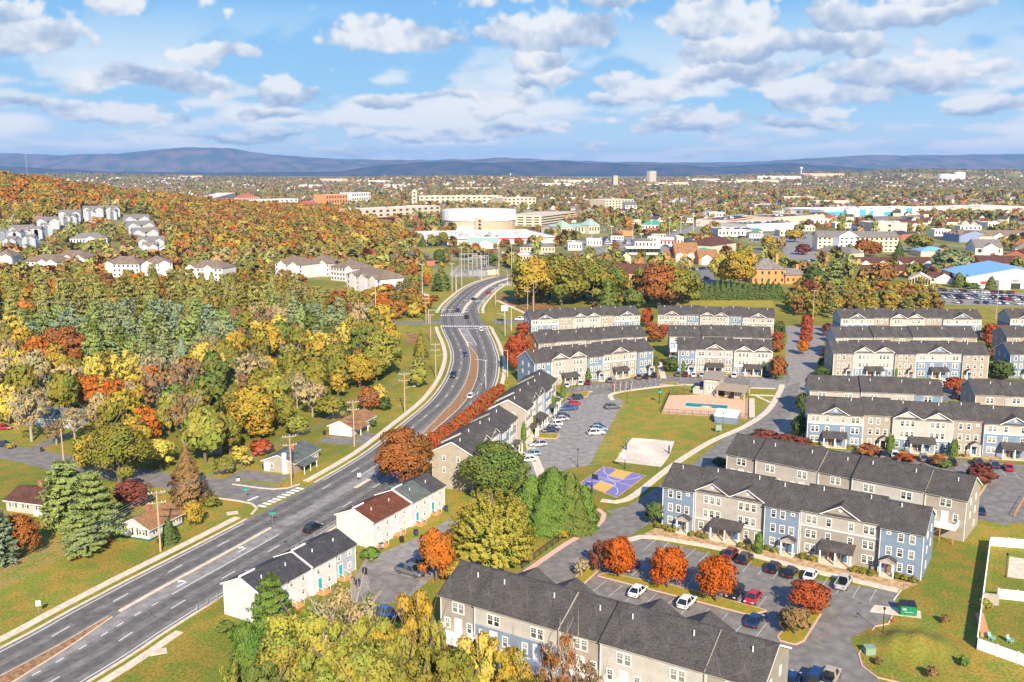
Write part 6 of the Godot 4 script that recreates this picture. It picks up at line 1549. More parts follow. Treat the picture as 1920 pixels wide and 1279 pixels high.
func substation():
	var a: Vector2 = V(-40.4,-608.1); var b: Vector2 = V(-16.5,-606.6)
	var u := (b - a).normalized()
	var w := (b - a).length()
	var t := thing("substation", Vector3(a.x, 0, a.y), -atan2(u.y, u.x)); tag(t, "grey electricity substation of steel gantries behind a fence", "substation")
	var pad := MB.new(); pad.box(Vector3(0, 0.0, -46), Vector3(w, 0.1, 0)); obj("gravel_pad", [pad, "asphalt_light"], t)
	for r in [[2.0, 14.0, -40.0], [w * 0.45, w - 1.0, -12.0], [w * 0.5, w - 1.0, -26.0]]:
		var n := 5
		for k in n:
			var x: float = lerpf(r[0], r[1], k / float(n - 1))
			var g := MB.new(); g.box(Vector3(x - 0.18, 0.1, r[2] - 0.18), Vector3(x + 0.18, 12.0, r[2] + 0.18)); g.tube(Vector3(x, 12, r[2]), Vector3(x, 17, r[2]), 0.1, 0.02, 5); obj("gantry_post", [g, "metal_grey"], t)
		for y in [8.0, 11.6]:
			var g := MB.new(); g.box(Vector3(r[0], y - 0.35, r[2] - 0.3), Vector3(r[1], y + 0.1, r[2] + 0.3)); obj("gantry_beam", [g, "metal_grey"], t)
		for k in 7:
			var x: float = lerpf(r[0] + 0.8, r[1] - 0.8, k / 6.0)
			var g := MB.new(); g.tube(Vector3(x, 6.2, r[2]), Vector3(x, 7.7, r[2]), 0.16, 0.16, 6); obj("insulator", [g, "trim_dark"], t)
	for k in 4:
		var x := w * 0.5 + k * w * 0.12
		var g := MB.new(); g.box(Vector3(x, 0.1, -8), Vector3(x + 2.4, 3.4, -5)); for q in 3: g.tube(Vector3(x + 0.4 + q * 0.8, 3.4, -6.5), Vector3(x + 0.4 + q * 0.8, 5.0, -6.5), 0.14, 0.1, 6)
		obj("transformer", [g, "metal_grey"], t)
	var f := MB.new()
	for e in [[Vector3(0, 0, 0), Vector3(w, 0, 0)], [Vector3(0, 0, -46), Vector3(0, 0, 0)], [Vector3(w, 0, 0), Vector3(w, 0, -46)]]:
		for q in int((e[1] - e[0]).length() / 0.35): var p: Vector3 = e[0].lerp(e[1], q * 0.35 / (e[1] - e[0]).length()); f.box(p + Vector3(-0.07, 0, -0.07), p + Vector3(0.07, 2.6, 0.07))
		beam(f, e[0] + Vector3(0, 2.6, 0), e[1] + Vector3(0, 2.6, 0), 0.1, 0.1)
	obj("fence", [f, "metal_grey"], t)
	keepout.append([a + u * w / 2 + V(0,-22), 34.0])
	mark("the substation", a + u * w / 2)
const TINT := {"orange-red": Color(0.46, 0.105, 0.014), "olive": Color(0.226, 0.2, 0.0348), "green": Color(0.145, 0.18, 0.0394), "dark green": Color(0.098, 0.136, 0.0377), "golden": Color(0.412, 0.278, 0.0418), "yellow": Color(0.534, 0.418, 0.0812), "yellow-green": Color(0.345, 0.315, 0.055), "lime": Color(0.296, 0.278, 0.0522),
	"orange": Color(0.464, 0.145, 0.0209), "rust": Color(0.313, 0.116, 0.0348), "red": Color(0.371, 0.0812, 0.029), "maroon": Color(0.191, 0.0574, 0.0383), "brown": Color(0.255, 0.151, 0.0638), "pine green": Color(0.249, 0.307, 0.0986), "blue-green": Color(0.22, 0.284, 0.174), "tan": Color(0.418, 0.313, 0.151), "bright green": Color(0.133, 0.209, 0.0394), "grey-green": Color(0.244, 0.278, 0.133)}

class Leafy:
	var v := PackedVector3Array()
	var n := PackedVector3Array()
	var c := PackedColorArray()
	var ix := PackedInt32Array()
	var r := RandomNumberGenerator.new()
	func leaf(p: Vector3, out: Vector3, s: float, col: Color, wild := 0.9, stretch := 0.75):
		var q := Vector3(r.randf() - 0.5, r.randf() - 0.5, r.randf() - 0.5) * 2.0
		var m := (out + q * wild).normalized()
		var a := m.cross(Vector3(r.randf() - 0.5, r.randf() - 0.5, r.randf() - 0.5)).normalized() * s
		var b := m.cross(a) * stretch
		var sh := (m * 0.55 + out * 0.45).normalized()
		var k := v.size()
		v.append_array([p - a, p - b, p + a, p + b])
		n.append_array([sh, sh, sh, sh]); c.append_array([col, col, col, col])
		ix.append_array([k, k + 2, k + 1, k, k + 3, k + 2])
	func mesh() -> ArrayMesh:
		var a := []; a.resize(Mesh.ARRAY_MAX)
		a[Mesh.ARRAY_VERTEX] = v; a[Mesh.ARRAY_NORMAL] = n; a[Mesh.ARRAY_COLOR] = c; a[Mesh.ARRAY_INDEX] = ix
		var m := ArrayMesh.new(); m.add_surface_from_arrays(Mesh.PRIMITIVE_TRIANGLES, a)
		return m
	func dir() -> Vector3:
		var y := r.randf() * 2.0 - 1.0; var t := r.randf() * TAU
		return Vector3(sqrt(1 - y * y) * cos(t), y, sqrt(1 - y * y) * sin(t))

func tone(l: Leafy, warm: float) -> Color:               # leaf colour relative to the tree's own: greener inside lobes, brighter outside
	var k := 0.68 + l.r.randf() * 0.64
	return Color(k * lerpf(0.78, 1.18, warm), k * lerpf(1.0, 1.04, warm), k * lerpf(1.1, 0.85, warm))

func crown(kind: String, seed_: int, leaves: int, size: float) -> ArrayMesh:      # a crown of unit height and unit width
	var key := "crown_%s_%d_%d" % [kind, seed_, leaves]
	if cache.has(key): return cache[key]
	var l := Leafy.new(); l.r.seed = seed_ * 977 + 13
	var R := l.r
	if kind in ["oak", "ball", "ragged", "shrub", "bare"]:
		var lobes := []
		var count: int = {"oak": 38, "ball": 90, "ragged": 40, "shrub": 14, "bare": 46}[kind]
		var low: float = {"oak": 0.02, "ball": 0.06, "ragged": 0.03, "shrub": 0.0, "bare": 0.2}[kind]
		for k in count:
			var d := l.dir()
			if d.y < -0.7: d.y = -d.y * 0.6
			var e: float = {"oak": 0.72, "ball": 0.80, "ragged": 0.78, "shrub": 0.7, "bare": 0.85}[kind] * (0.62 + 0.38 * sqrt(R.randf())) * R.randf_range(0.85, 1.06)
			if kind == "ragged": d.y = R.randf_range(-0.9, 1.0); e *= R.randf_range(0.6, 1.05)
			var mid := low + (1.0 - low) * 0.46
			var c := Vector3(d.x * 0.5 * e, mid + d.y * (1.0 - mid) * e, d.z * 0.5 * e)
			if kind == "ragged": c.x *= 1.15 - 0.4 * c.y; c.z *= 1.15 - 0.4 * c.y
			var rr: float = {"oak": R.randf_range(0.105, 0.17), "ball": R.randf_range(0.10, 0.145), "ragged": R.randf_range(0.055, 0.11), "shrub": R.randf_range(0.16, 0.24), "bare": R.randf_range(0.05, 0.09)}[kind]
			lobes.append([c, rr, R.randf(), Color(R.randf_range(0.8, 1.15), R.randf_range(0.88, 1.12), 1.0) if kind != "ball" else Color(1, R.randf_range(0.85, 1.25), 1)])
		for k in leaves:
			var b: Array = lobes[R.randi() % count]
			var d := l.dir()
			if d.y < -0.3 and R.randf() < 0.6: d.y = -d.y
			var p: Vector3 = b[0] + d * b[1] * R.randf_range(0.72, 1.08) * Vector3(1.05, 0.85, 1.05)
			if p.y < 0.01: p.y = 0.01 + R.randf() * 0.05
			var o := (d * 0.75 + (p - Vector3(0, 0.5, 0)).normalized() * 0.5).normalized()
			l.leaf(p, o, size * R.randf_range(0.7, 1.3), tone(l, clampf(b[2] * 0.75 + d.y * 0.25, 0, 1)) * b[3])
	elif kind == "pine":
		var tiers := 10
		for t in tiers:
			var y := 0.10 + 0.84 * t / (tiers - 1.0)
			var reach := 0.5 * pow(1.0 - y * 0.86, 0.72) * R.randf_range(0.8, 1.08)
			var n := 8 if t < 8 else 5
			for k in n:
				var a := TAU * (k + R.randf() * 0.7) / n + t * 1.3
				var len_ := reach * R.randf_range(0.7, 1.12)
				var tip := Vector3(cos(a) * len_, y + R.randf_range(0.0, 0.06), sin(a) * len_)
				var w := R.randf()
				for q in int(leaves / (tiers * 7.2)):
					var f := sqrt(R.randf()) * 0.85 + 0.15
					var wide := 0.10 * (1.05 - f * 0.4) * (0.6 + reach)
					var p := Vector3(0, y - 0.02, 0).lerp(tip, f) + Vector3(R.randf_range(-1, 1) * wide, R.randf_range(-0.16, 0.34) * wide, R.randf_range(-1, 1) * wide)
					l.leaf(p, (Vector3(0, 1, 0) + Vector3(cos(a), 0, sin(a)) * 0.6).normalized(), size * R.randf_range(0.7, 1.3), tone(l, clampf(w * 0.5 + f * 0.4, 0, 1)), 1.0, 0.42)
		for q in int(leaves * 0.03): l.leaf(Vector3(R.randf_range(-0.03, 0.03), R.randf_range(0.9, 1.0), R.randf_range(-0.03, 0.03)), Vector3.UP, size, tone(l, 0.6), 1.0, 0.4)
	elif kind in ["spruce", "column", "cypress"]:
		for q in leaves:
			var y := 1.0 - pow(R.randf(), 0.62 if kind != "column" else 0.9)
			var a := R.randf() * TAU
			var edge := 0.5 * pow(1.0 - y, 0.85) * (1.0 + 0.22 * sin(a * 3.0 + y * 9.0))
			if kind == "column": edge = 0.5 * pow(sin(clampf(y * 0.86 + 0.14, 0, 1) * PI), 0.6)
			if kind == "cypress": edge = 0.5 * pow(1.0 - y, 0.55)
			var band_ := 0.86 + 0.16 * sin(y * (46.0 if kind == "spruce" else 24.0) + a * 3.0 + sin(a * 5.0) * 1.5)
			var rr := edge * band_ * (0.72 + 0.3 * sqrt(R.randf()))
			var o := Vector3(cos(a), 0.5, sin(a)).normalized()
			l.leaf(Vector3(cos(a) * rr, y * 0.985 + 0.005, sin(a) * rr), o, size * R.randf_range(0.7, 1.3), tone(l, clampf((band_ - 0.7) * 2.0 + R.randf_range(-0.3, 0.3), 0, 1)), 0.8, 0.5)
	elif kind == "plume":                                     # fans of upswept sprays
		var n := 300
		for k in n:
			var d := l.dir(); d.y = absf(d.y) * 1.25 - 0.32
			d = d.normalized()
			var tip := Vector3(d.x * 0.5, 0.34 + d.y * 0.64, d.z * 0.5) * Vector3(1, 1, 1) * R.randf_range(0.86, 1.02)
			var root := Vector3(d.x * 0.16, 0.22 + d.y * 0.2, d.z * 0.16)
			var w := R.randf()
			for q in leaves / n:
				var f := 0.35 + 0.65 * sqrt(R.randf())
				var p := root.lerp(tip, f) + l.dir() * 0.06 * (1.15 - f)
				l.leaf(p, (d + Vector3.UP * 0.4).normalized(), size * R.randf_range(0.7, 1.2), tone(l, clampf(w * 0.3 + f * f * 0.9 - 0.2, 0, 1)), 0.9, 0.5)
	cache[key] = l.mesh()
	return cache[key]

func trunk_mesh(kind: String, seed_: int) -> ArrayMesh:
	var key := "trunk_%s_%d" % [kind, seed_]
	if cache.has(key): return cache[key]
	var R := RandomNumberGenerator.new(); R.seed = seed_ + 501
	var b := MB.new()
	var top := 0.55 if kind in ["oak", "ball", "ragged", "bare"] else 0.9
	b.tube(Vector3.ZERO, Vector3(0, top, 0), 0.032, 0.016, 7)
	if kind in ["oak", "ragged", "bare", "ball"]:
		for k in (26 if kind == "bare" else 12):
			var a := TAU * k / 12.0 + R.randf(); var y := R.randf_range(0.2, top)
			var m := Vector3(cos(a) * 0.2, y + R.randf_range(0.12, 0.24), sin(a) * 0.2)
			var e := Vector3(cos(a) * 0.40, minf(y + R.randf_range(0.25, 0.5), 0.98), sin(a) * 0.40)
			b.tube(Vector3(0, y, 0), m, 0.014, 0.009, 5, false); b.tube(m, e, 0.009, 0.003, 4, false)
			if kind == "bare":
				for q in 4:
					var s := m.lerp(e, R.randf()); b.tube(s, s + Vector3(R.randf_range(-0.14, 0.14), R.randf_range(0.05, 0.2), R.randf_range(-0.14, 0.14)), 0.004, 0.0015, 3, false)
	cache[key] = mesh_of([b, "bark_pale" if kind == "bare" else "bark"])
	return cache[key]

func leaf_mat(tint: String) -> StandardMaterial3D:
	var key := "leaf_" + tint
	if not M.has(key):
		var m := mat(key, TINT[tint], 0.75, 0.25)
		m.vertex_color_use_as_albedo = true
		m.backlight_enabled = true
		m.backlight = Color(0.45, 0.45, 0.45)
		m.cull_mode = BaseMaterial3D.CULL_DISABLED
	return M[key]

const WORD := {"oak": "broad leafy tree", "ball": "round-headed tree", "ragged": "loose open-crowned tree", "shrub": "rounded shrub", "bare": "half-bare tree", "pine": "layered pine", "spruce": "pointed conifer", "column": "slim columnar evergreen", "cypress": "dense cypress", "plume": "feathery tree"}
const CALLED := {"oak": "broadleaf_tree", "ball": "maple_tree", "ragged": "broadleaf_tree", "shrub": "shrub", "bare": "bare_tree", "pine": "pine_tree", "spruce": "conifer_tree", "column": "columnar_evergreen", "cypress": "cypress_tree", "plume": "maple_tree"}

func tree(kind: String, tint: String, p: Vector2, h: float, w: float, label := "", lod := 0):
	var seed_ := 1 + rng.randi() % (2 if lod == 0 else 3)
	var seen := h * 940.0 / Vector3(p.x, 68.0, p.y).length()      # how large it stands from the air
	if seen < 30.0: lod = 1
	var near := lod == 0
	var fine := near and seen > 62.0
	var leaves: int = ({"oak": 5200, "ball": 5600, "ragged": 3600, "shrub": 900, "bare": 1500, "pine": 5200, "spruce": 4200, "column": 1300, "cypress": 5200, "plume": 9500}[kind] if near else {"oak": 1500, "ball": 1500, "ragged": 1150, "shrub": 260, "bare": 650, "pine": 1500, "spruce": 1100, "column": 500, "cypress": 1200, "plume": 1500}[kind])
	var size: float = {"oak": 0.030, "ball": 0.027, "ragged": 0.026, "shrub": 0.07, "bare": 0.022, "pine": 0.036, "spruce": 0.032, "column": 0.06, "cypress": 0.035, "plume": 0.03}[kind] * (1.0 if near else 1.9)
	if fine: leaves = int(leaves * 2.3); size *= 0.62
	var t := thing(CALLED[kind], Vector3(p.x, hgt(p.x, p.y) - 0.02, p.y), rng.randf() * TAU)
	t.scale = Vector3(w, h, w)
	var desc: String = tint + " " + WORD[kind]
	var cat: String = "shrub" if kind == "shrub" else "tree"
	if label: tag(t, label, cat)
	else: auto(t, ("tall " if h > 15 else "small " if h < 5 and kind != "shrub" else "") + desc, cat, "shrubs" if kind == "shrub" else "trees")
	var c := put("crown", crown(kind, seed_, leaves, size), t)
	c.material_override = leaf_mat(tint)
	if kind != "shrub": put("trunk", trunk_mesh(kind, seed_), t)
	keepout.append([p, w * 0.36])

func clear_of(p: Vector2, pad := 0.0) -> bool:
	for k in keepout:
		if (k[0] - p).length_squared() < (k[1] + pad) * (k[1] + pad): return false
	for l in lanes:
		var pts: PackedVector2Array = l[0]
		if l[1] < 0:
			if Geometry2D.is_point_in_polygon(p, pts): return false
		else:
			var r: float = l[1] + pad
			for k in range(0, pts.size(), 2):
				if (pts[k] - p).length_squared() < r * r: return false
	return true

func scatter(poly: Array, spacing: float, tries: int, pad := 0.0) -> Array:
	var pts := PackedVector2Array(poly)
	var lo := pts[0]; var hi := pts[0]
	for p in pts: lo = lo.min(p); hi = hi.max(p)
	var grid := {}
	var out := []
	for k in tries:
		var p := Vector2(rng.randf_range(lo.x, hi.x), rng.randf_range(lo.y, hi.y))
		if not Geometry2D.is_point_in_polygon(p, pts): continue
		var g := Vector2i((p / spacing).floor())
		var ok := true
		for i in [-1, 0, 1]:
			for j in [-1, 0, 1]:
				for q in grid.get(g + Vector2i(i, j), []):
					if (q - p).length_squared() < spacing * spacing: ok = false
		if not ok or not clear_of(p, pad): continue
		if not grid.has(g): grid[g] = []
		grid[g].append(p)
		out.append(p)
	return out

func pick(mix: Array):                                    # [weight, value, ...]
	var t := 0.0
	for k in range(0, mix.size(), 2): t += mix[k]
	var x := rng.randf() * t
	for k in range(0, mix.size(), 2):
		x -= mix[k]
		if x <= 0: return mix[k + 1]
	return mix[1]

func mass(called: String, label: String, places: Array, kinds: Array, leaves: int, size: float, hr: Vector2, ratio: float, tints: Array):   # a wood that reads as one mass
	var by := {}
	for p in places:
		var k: String = pick(kinds)
		if not by.has(k): by[k] = []
		by[k].append(p)
	var mean := Color(0, 0, 0); var total := 0.0
	for k in range(0, tints.size(), 2): mean += TINT[tints[k + 1]] * tints[k]; total += tints[k]
	mean = mean / total
	var t := thing(called)
	tag(t, label, "woodland"); t.set_meta("kind", "stuff")
	for k in by:
		var mm := MultiMesh.new()
		mm.transform_format = MultiMesh.TRANSFORM_3D
		mm.use_colors = true
		var m: ArrayMesh = crown(k, 5, leaves, size).duplicate()
		mark_leaf_mass()
		m.surface_set_material(0, M.leaf_mass)
		mm.mesh = m
		mm.instance_count = by[k].size()
		for i in by[k].size():
			var p: Vector2 = by[k][i]
			var h := rng.randf_range(hr.x, hr.y); var w := h * ratio * rng.randf_range(0.8, 1.25)
			mm.set_instance_transform(i, Transform3D(Basis(Vector3.UP, rng.randf() * TAU).scaled_local(Vector3(w, h, w)), Vector3(p.x, hgt(p.x, p.y) - 0.3, p.y)))
			var c: Color = TINT[pick(tints) if k not in ["pine", "spruce"] else pick([3, "pine green", 1, "dark green", 1.5, "grey-green"])]
			c = mean.lerp(c, 0.6) * rng.randf_range(0.85, 1.15) * (1.3 if leaves < 200 else 1.0)
			mm.set_instance_color(i, c)
		var o := MultiMeshInstance3D.new(); o.multimesh = mm; o.name = "trees" if t.get_child_count() == 0 else "trees_%03d" % t.get_child_count()
		o.set_meta("kind", "stuff")
		t.add_child(o, true)

func make_trees():
	# the trees one can tell apart, from the foreground outwards
	tree("oak", "rust", V(-23.0,-193.2),15.3,14.3, "big rust-red oak between the broad road and the cream gable end")
	tree("plume", "yellow-green", V(-3.5,-154.5),14.8,15.8, "feathery yellow-green maple in the middle foreground")
	tree("oak", "green", V(-3.6,-186.6),14.0,15.8, "broad green maple behind the feathery yellow-green maple")
	tree("cypress", "green", V(-8.5,-199.2),7.7,9.6)
	tree("cypress", "bright green", V(3.9,-173.8),10.3,10.6)
	tree("cypress", "bright green", V(7.8,-171.8),12.6,11.0)
	tree("cypress", "green", V(11.1,-171.8),11.6,9.0)
	tree("cypress", "bright green", V(14.0,-172.4),8.8,6.5)
	tree("cypress", "green", V(7.6,-181.0),9.2,11.5)
	tree("cypress", "green", V(2.2,-182.6),7.2,10.0)
	tree("cypress", "bright green", V(9.9,-179.5),9.0,8.7)
	tree("cypress", "bright green", V(5.9,-169.7),7.5,7.3)
	tree("cypress", "green", V(12.7,-169.7),6.9,5.7)
	tree("oak", "orange", V(-12.7,-148.0),10.1,7.4, "orange birch beside the grey pickup truck")
	tree("oak", "golden", V(-9.1,-146.7),4.7,4.6, "small yellow-orange tree at the corner of the bottom row's roof")
	tree("pine", "bright green", V(-33.8,-122.9),12.1,9.8, "bright green young pine against the nearest white terrace")
	tree("ragged", "yellow-green", V(-24.9,-108.4),17.9,13.7)
	tree("bare", "tan", V(-20.8,-109.6),17.8,11.6)
	tree("ragged", "golden", V(-15.1,-107.8),15.9,9.8)
	tree("ragged", "golden", V(-11.9,-112.7),18.1,9.4)
	tree("oak", "lime", V(-27.3,-105.5),14.3,11.4)
	tree("ragged", "yellow", V(-3.6,-103.9),16.5,9.2)
	tree("ragged", "olive", V(-6.9,-100.2),16.7,10.0)
	tree("ragged", "golden", V(0.0,-102.3),15.7,7.7)
	tree("bare", "rust", V(5.8,-103.9),14.3,6.7)
	tree("bare", "brown", V(8.8,-100.7),12.3,5.5)
	tree("oak", "lime", V(-16.8,-99.2),15.9,11.6)
	tree("ragged", "lime", V(-21.6,-98.2),16.1,11.6)
	tree("oak", "lime", V(-33.2,-111.4),11.3,5.1)
	tree("ragged", "olive", V(-11.7,-98.2),15.8,10.7)
	tree("ragged", "lime", V(-17.5,-108.4),16.7,9.9)
	tree("ragged", "green", V(-28.9,-100.2),14.4,9.5)
	tree("ragged", "olive", V(2.4,-97.2),14.2,7.4)
	tree("ragged", "yellow-green", V(-20.0,-103.3),17.4,9.6)
	tree("ragged", "olive", V(-14.7,-102.3),16.6,8.6)
	tree("oak", "bright green", V(-33.0,-108.4),14.1,5.3)
	tree("ragged", "lime", V(-33.9,-102.3),12.1,4.3)
	tree("ragged", "yellow-green", V(-9.2,-105.5),17.3,6.4)
	tree("ragged", "lime", V(-12.8,-102.3),17.2,8.4)
	tree("ball", "orange-red", V(18.1,-149.8),7.7,6.4, "orange-red maple left of three in the townhouse car park"); tree("ball", "orange-red", V(25.8,-145.6),7.7,6.9, "orange maple, middle of three in the townhouse car park"); tree("ball", "orange-red", V(32.7,-140.5),8.4,7.2, "orange maple with a green flank, right of three in the car park")
	tree("oak", "red", V(46.5,-137.4),5.3,7.6, "bright red spreading maple at the end of the car park island"); tree("oak", "brown", V(42.1,-129.8),4.7,5.4, "brown bushy tree on the rounded car park island"); tree("ragged", "maroon", V(15.1,-152.1),6.7,5.2, "dark maroon tree behind the left orange maple"); tree("bare", "tan", V(11.8,-150.2),3.5,3.3, "small pale bare tree on the island by the drive")
	tree("column", "bright green", V(44.5,-160.1),4.0,1.8)
	tree("column", "bright green", V(11.7,-260.1),5.0,1.9)
	tree("column", "bright green", V(5.4,-241.2),4.7,2.1)
	tree("column", "bright green", V(3.0,-231.2),5.1,1.4)
	tree("column", "bright green", V(0.3,-229.6),2.8,1.4)
	tree("column", "bright green", V(24.9,-300.0),4.6,1.8)
	tree("column", "bright green", V(46.2,-313.3),4.5,1.8)
	tree("column", "bright green", V(15.5,-277.1),5.5,1.7)
	tree("column", "bright green", V(58.4,-313.3),4.2,1.6)
	tree("column", "bright green", V(75.0,-314.1),4.3,1.7)
	tree("column", "bright green", V(92.6,-222.2),4.7,1.3)
	tree("column", "bright green", V(93.7,-223.1),4.1,1.2)
	tree("column", "bright green", V(105.9,-217.5),4.6,1.4)
	tree("column", "bright green", V(107.0,-218.3),4.5,1.2)
	tree("column", "bright green", V(111.6,-311.5),4.5,1.7)
	tree("column", "bright green", V(127.9,-306.3),3.8,1.4)
	tree("column", "bright green", V(129.2,-306.9),4.4,1.5)
	tree("column", "bright green", V(156.0,-306.9),3.5,1.4)
	tree("column", "bright green", V(157.3,-307.4),3.6,1.4)
	tree("column", "bright green", V(84.9,-310.3),5.5,1.9)
	tree("column", "bright green", V(156.1,-398.9),2.2,1.7)
	tree("column", "bright green", V(166.2,-400.0),2.0,1.5)
	tree("column", "bright green", V(185.8,-397.8),2.1,1.8)
	tree("shrub", "olive", V(28.2,-172.0),1.2,1.4)
	tree("shrub", "olive", V(29.5,-171.6),1.2,1.4)
	tree("shrub", "olive", V(30.1,-170.4),1.2,1.4)
	tree("shrub", "olive", V(31.2,-170.1),1.2,1.4)
	tree("shrub", "olive", V(33.9,-168.0),1.2,1.4)
	tree("shrub", "olive", V(35.2,-167.8),1.2,1.4)
	tree("shrub", "olive", V(36.1,-166.8),1.2,1.4)
	tree("shrub", "olive", V(41.9,-162.7),1.1,1.3)
	tree("shrub", "olive", V(43.1,-161.4),1.1,1.3)
	tree("shrub", "olive", V(46.4,-161.4),1.1,1.3)
	tree("shrub", "olive", V(47.4,-160.3),1.1,1.3)
	tree("shrub", "olive", V(51.6,-157.7),1.1,1.3)
	tree("shrub", "olive", V(53.2,-156.8),1.1,1.3)
	tree("shrub", "olive", V(58.9,-152.1),1.1,1.6)
	tree("shrub", "olive", V(60.1,-151.5),1.1,1.6)
	tree("shrub", "olive", V(61.3,-150.7),1.1,1.5)
	tree("shrub", "olive", V(65.3,-149.4),1.1,1.6)
	tree("shrub", "olive", V(66.2,-148.6),1.1,1.5)
	tree("shrub", "olive", V(67.3,-147.9),1.1,1.5)
	tree("shrub", "olive", V(51.8,-157.7),1.2,1.6)
	tree("shrub", "olive", V(53.1,-156.8),1.1,1.6)
	tree("shrub", "olive", V(76.0,-228.3),0.8,1.4)
	tree("shrub", "olive", V(77.5,-228.3),0.8,1.4)
	tree("shrub", "olive", V(83.8,-226.1),0.7,1.4)
	tree("shrub", "olive", V(85.3,-225.8),0.7,1.4)
	tree("shrub", "olive", V(90.6,-224.5),0.7,1.4)
	tree("shrub", "olive", V(91.9,-224.2),0.7,1.4)
	tree("shrub", "olive", V(94.5,-222.7),0.7,1.4)
	tree("shrub", "olive", V(96.2,-222.5),0.7,1.4)
	tree("shrub", "olive", V(103.3,-219.7),0.7,1.4)
	tree("shrub", "olive", V(104.8,-219.1),0.7,1.4)
	tree("shrub", "olive", V(107.5,-218.5),0.7,1.4)
	tree("shrub", "olive", V(109.1,-218.5),0.7,1.4)
	tree("shrub", "olive", V(120.8,-216.8),0.7,1.4)
	tree("shrub", "olive", V(27.3,-304.6),1.1,1.3)
	tree("shrub", "olive", V(26.2,-303.5),1.1,1.3)
	tree("shrub", "olive", V(30.9,-305.8),1.1,1.3)
	tree("shrub", "olive", V(33.6,-307.6),1.1,1.3)
	tree("shrub", "olive", V(39.9,-310.0),1.1,1.3)
	tree("shrub", "olive", V(41.1,-310.9),1.1,1.3)
	tree("shrub", "olive", V(64.4,-313.5),1.2,1.4)
	tree("shrub", "olive", V(65.5,-314.0),1.2,1.4)
	tree("shrub", "olive", V(72.2,-314.0),1.2,1.4)
	tree("shrub", "olive", V(81.4,-314.0),1.2,1.4)
	tree("shrub", "olive", V(83.0,-314.3),1.2,1.4)
	tree("shrub", "rust", V(86.5,-219.9),2.7,6.0)
	tree("shrub", "rust", V(99.9,-211.7),2.4,3.9)
	tree("shrub", "red", V(93.4,-214.7),2.1,4.8)
	tree("shrub", "green", V(100.6,-210.2),1.9,3.9)
	tree("shrub", "maroon", V(64.5,-232.2),2.8,7.4)
	tree("shrub", "maroon", V(68.8,-229.4),2.5,7.1)
	tree("shrub", "maroon", V(72.3,-227.5),2.5,6.2)
	tree("oak", "maroon", V(103.6,-199.0),4.4,7.5)
	tree("oak", "dark green", V(27.8,-173.6),5.2,4.2)
	tree("oak", "dark green", V(48.1,-208.4),3.1,4.3)
	tree("oak", "dark green", V(74.4,-235.2),5.9,5.2)
	tree("shrub", "maroon", V(86.8,-219.5),2.7,4.9)
	tree("ball", "red", V(129.2,-406.4),6.4,6.1)
	tree("ball", "red", V(122.6,-385.6),6.2,5.8)
	tree("ball", "red", V(116.7,-367.1),5.7,5.5)
	tree("ball", "orange", V(109.1,-345.7),6.5,5.2)
	tree("ball", "maroon", V(129.6,-372.9),5.9,6.8)
	tree("ball", "maroon", V(131.2,-385.6),5.9,5.1)
	tree("ball", "maroon", V(117.5,-341.6),4.9,5.9)
	tree("ball", "dark green", V(109.6,-321.6),4.2,6.0)
	tree("ball", "dark green", V(104.3,-309.2),3.2,5.6)
	tree("ball", "dark green", V(92.9,-286.7),3.3,2.8)
	tree("ball", "dark green", V(81.9,-257.9),6.9,4.3)
	tree("ball", "dark green", V(74.5,-234.5),6.4,4.7)
	tree("ball", "dark green", V(161.7,-303.6),6.8,8.9)
	tree("ball", "dark green", V(101.0,-350.8),4.0,5.0)
	tree("ball", "brown", V(87.2,-303.6),8.5,5.2)
	tree("ball", "brown", V(175.9,-334.3),5.4,8.9)
	tree("ball", "brown", V(114.0,-395.2),5.3,5.8)
	tree("ball", "red", V(107.2,-372.9),4.4,5.3)
	tree("ball", "red", V(193.7,-372.9),8.0,8.8)
	tree("ball", "red", V(187.5,-362.8),5.3,5.9)
	tree("ball", "red", V(203.2,-382.2),5.9,6.4)
	tree("oak", "red", V(137.0,-283.2),5.6,7.7)
	tree("ball", "red", V(-18.9,-221.8),5.5,5.1)
	tree("ball", "red", V(-16.9,-226.9),5.6,5.0)
	tree("ball", "red", V(-15.2,-233.0),5.3,4.9)
	tree("ball", "red", V(-13.3,-240.3),5.2,5.0)
	tree("ball", "red", V(-11.6,-247.2),5.3,4.9)
	tree("ball", "red", V(-9.6,-254.9),5.3,4.8)
	tree("ball", "red", V(-7.8,-262.6),5.2,4.8)
	tree("ball", "red", V(-6.0,-270.1),5.0,4.6)
	tree("ball", "red", V(-4.3,-276.5),4.6,4.4)
	tree("ball", "rust", V(-18.2,-224.0),5.3,4.3)
	tree("ball", "rust", V(-16.1,-230.7),5.0,4.4)
	tree("ball", "rust", V(-14.3,-237.5),5.0,4.3)
	tree("ball", "rust", V(-12.4,-244.2),5.1,4.3)
	tree("ball", "rust", V(-10.6,-251.3),5.2,4.2)
	tree("ball", "rust", V(-8.7,-258.7),5.1,4.3)
	tree("ball", "rust", V(-6.9,-267.0),4.9,4.2)
	tree("ball", "rust", V(-5.1,-273.7),4.8,4.1)
	tree("ball", "rust", V(-3.5,-279.4),4.4,3.9)
	tree("ball", "lime", V(-1.7,-283.9),3.3,3.7)
	tree("ball", "red", V(1.5,-314.0),14.6,8.5)
	tree("ball", "red", V(-0.6,-330.6),8.8,5.4)
	tree("ball", "red", V(5.2,-384.7),6.6,8.1)
	tree("ball", "red", V(59.4,-408.6),9.1,6.5)
	tree("ball", "red", V(63.8,-388.3),4.9,5.9)
	tree("ball", "rust", V(6.4,-331.9),11.2,7.0)
	tree("ball", "rust", V(59.0,-390.1),5.8,6.7)
	tree("ball", "rust", V(57.9,-371.9),5.6,7.2)
	tree("ball", "rust", V(87.5,-301.7),8.7,6.1)
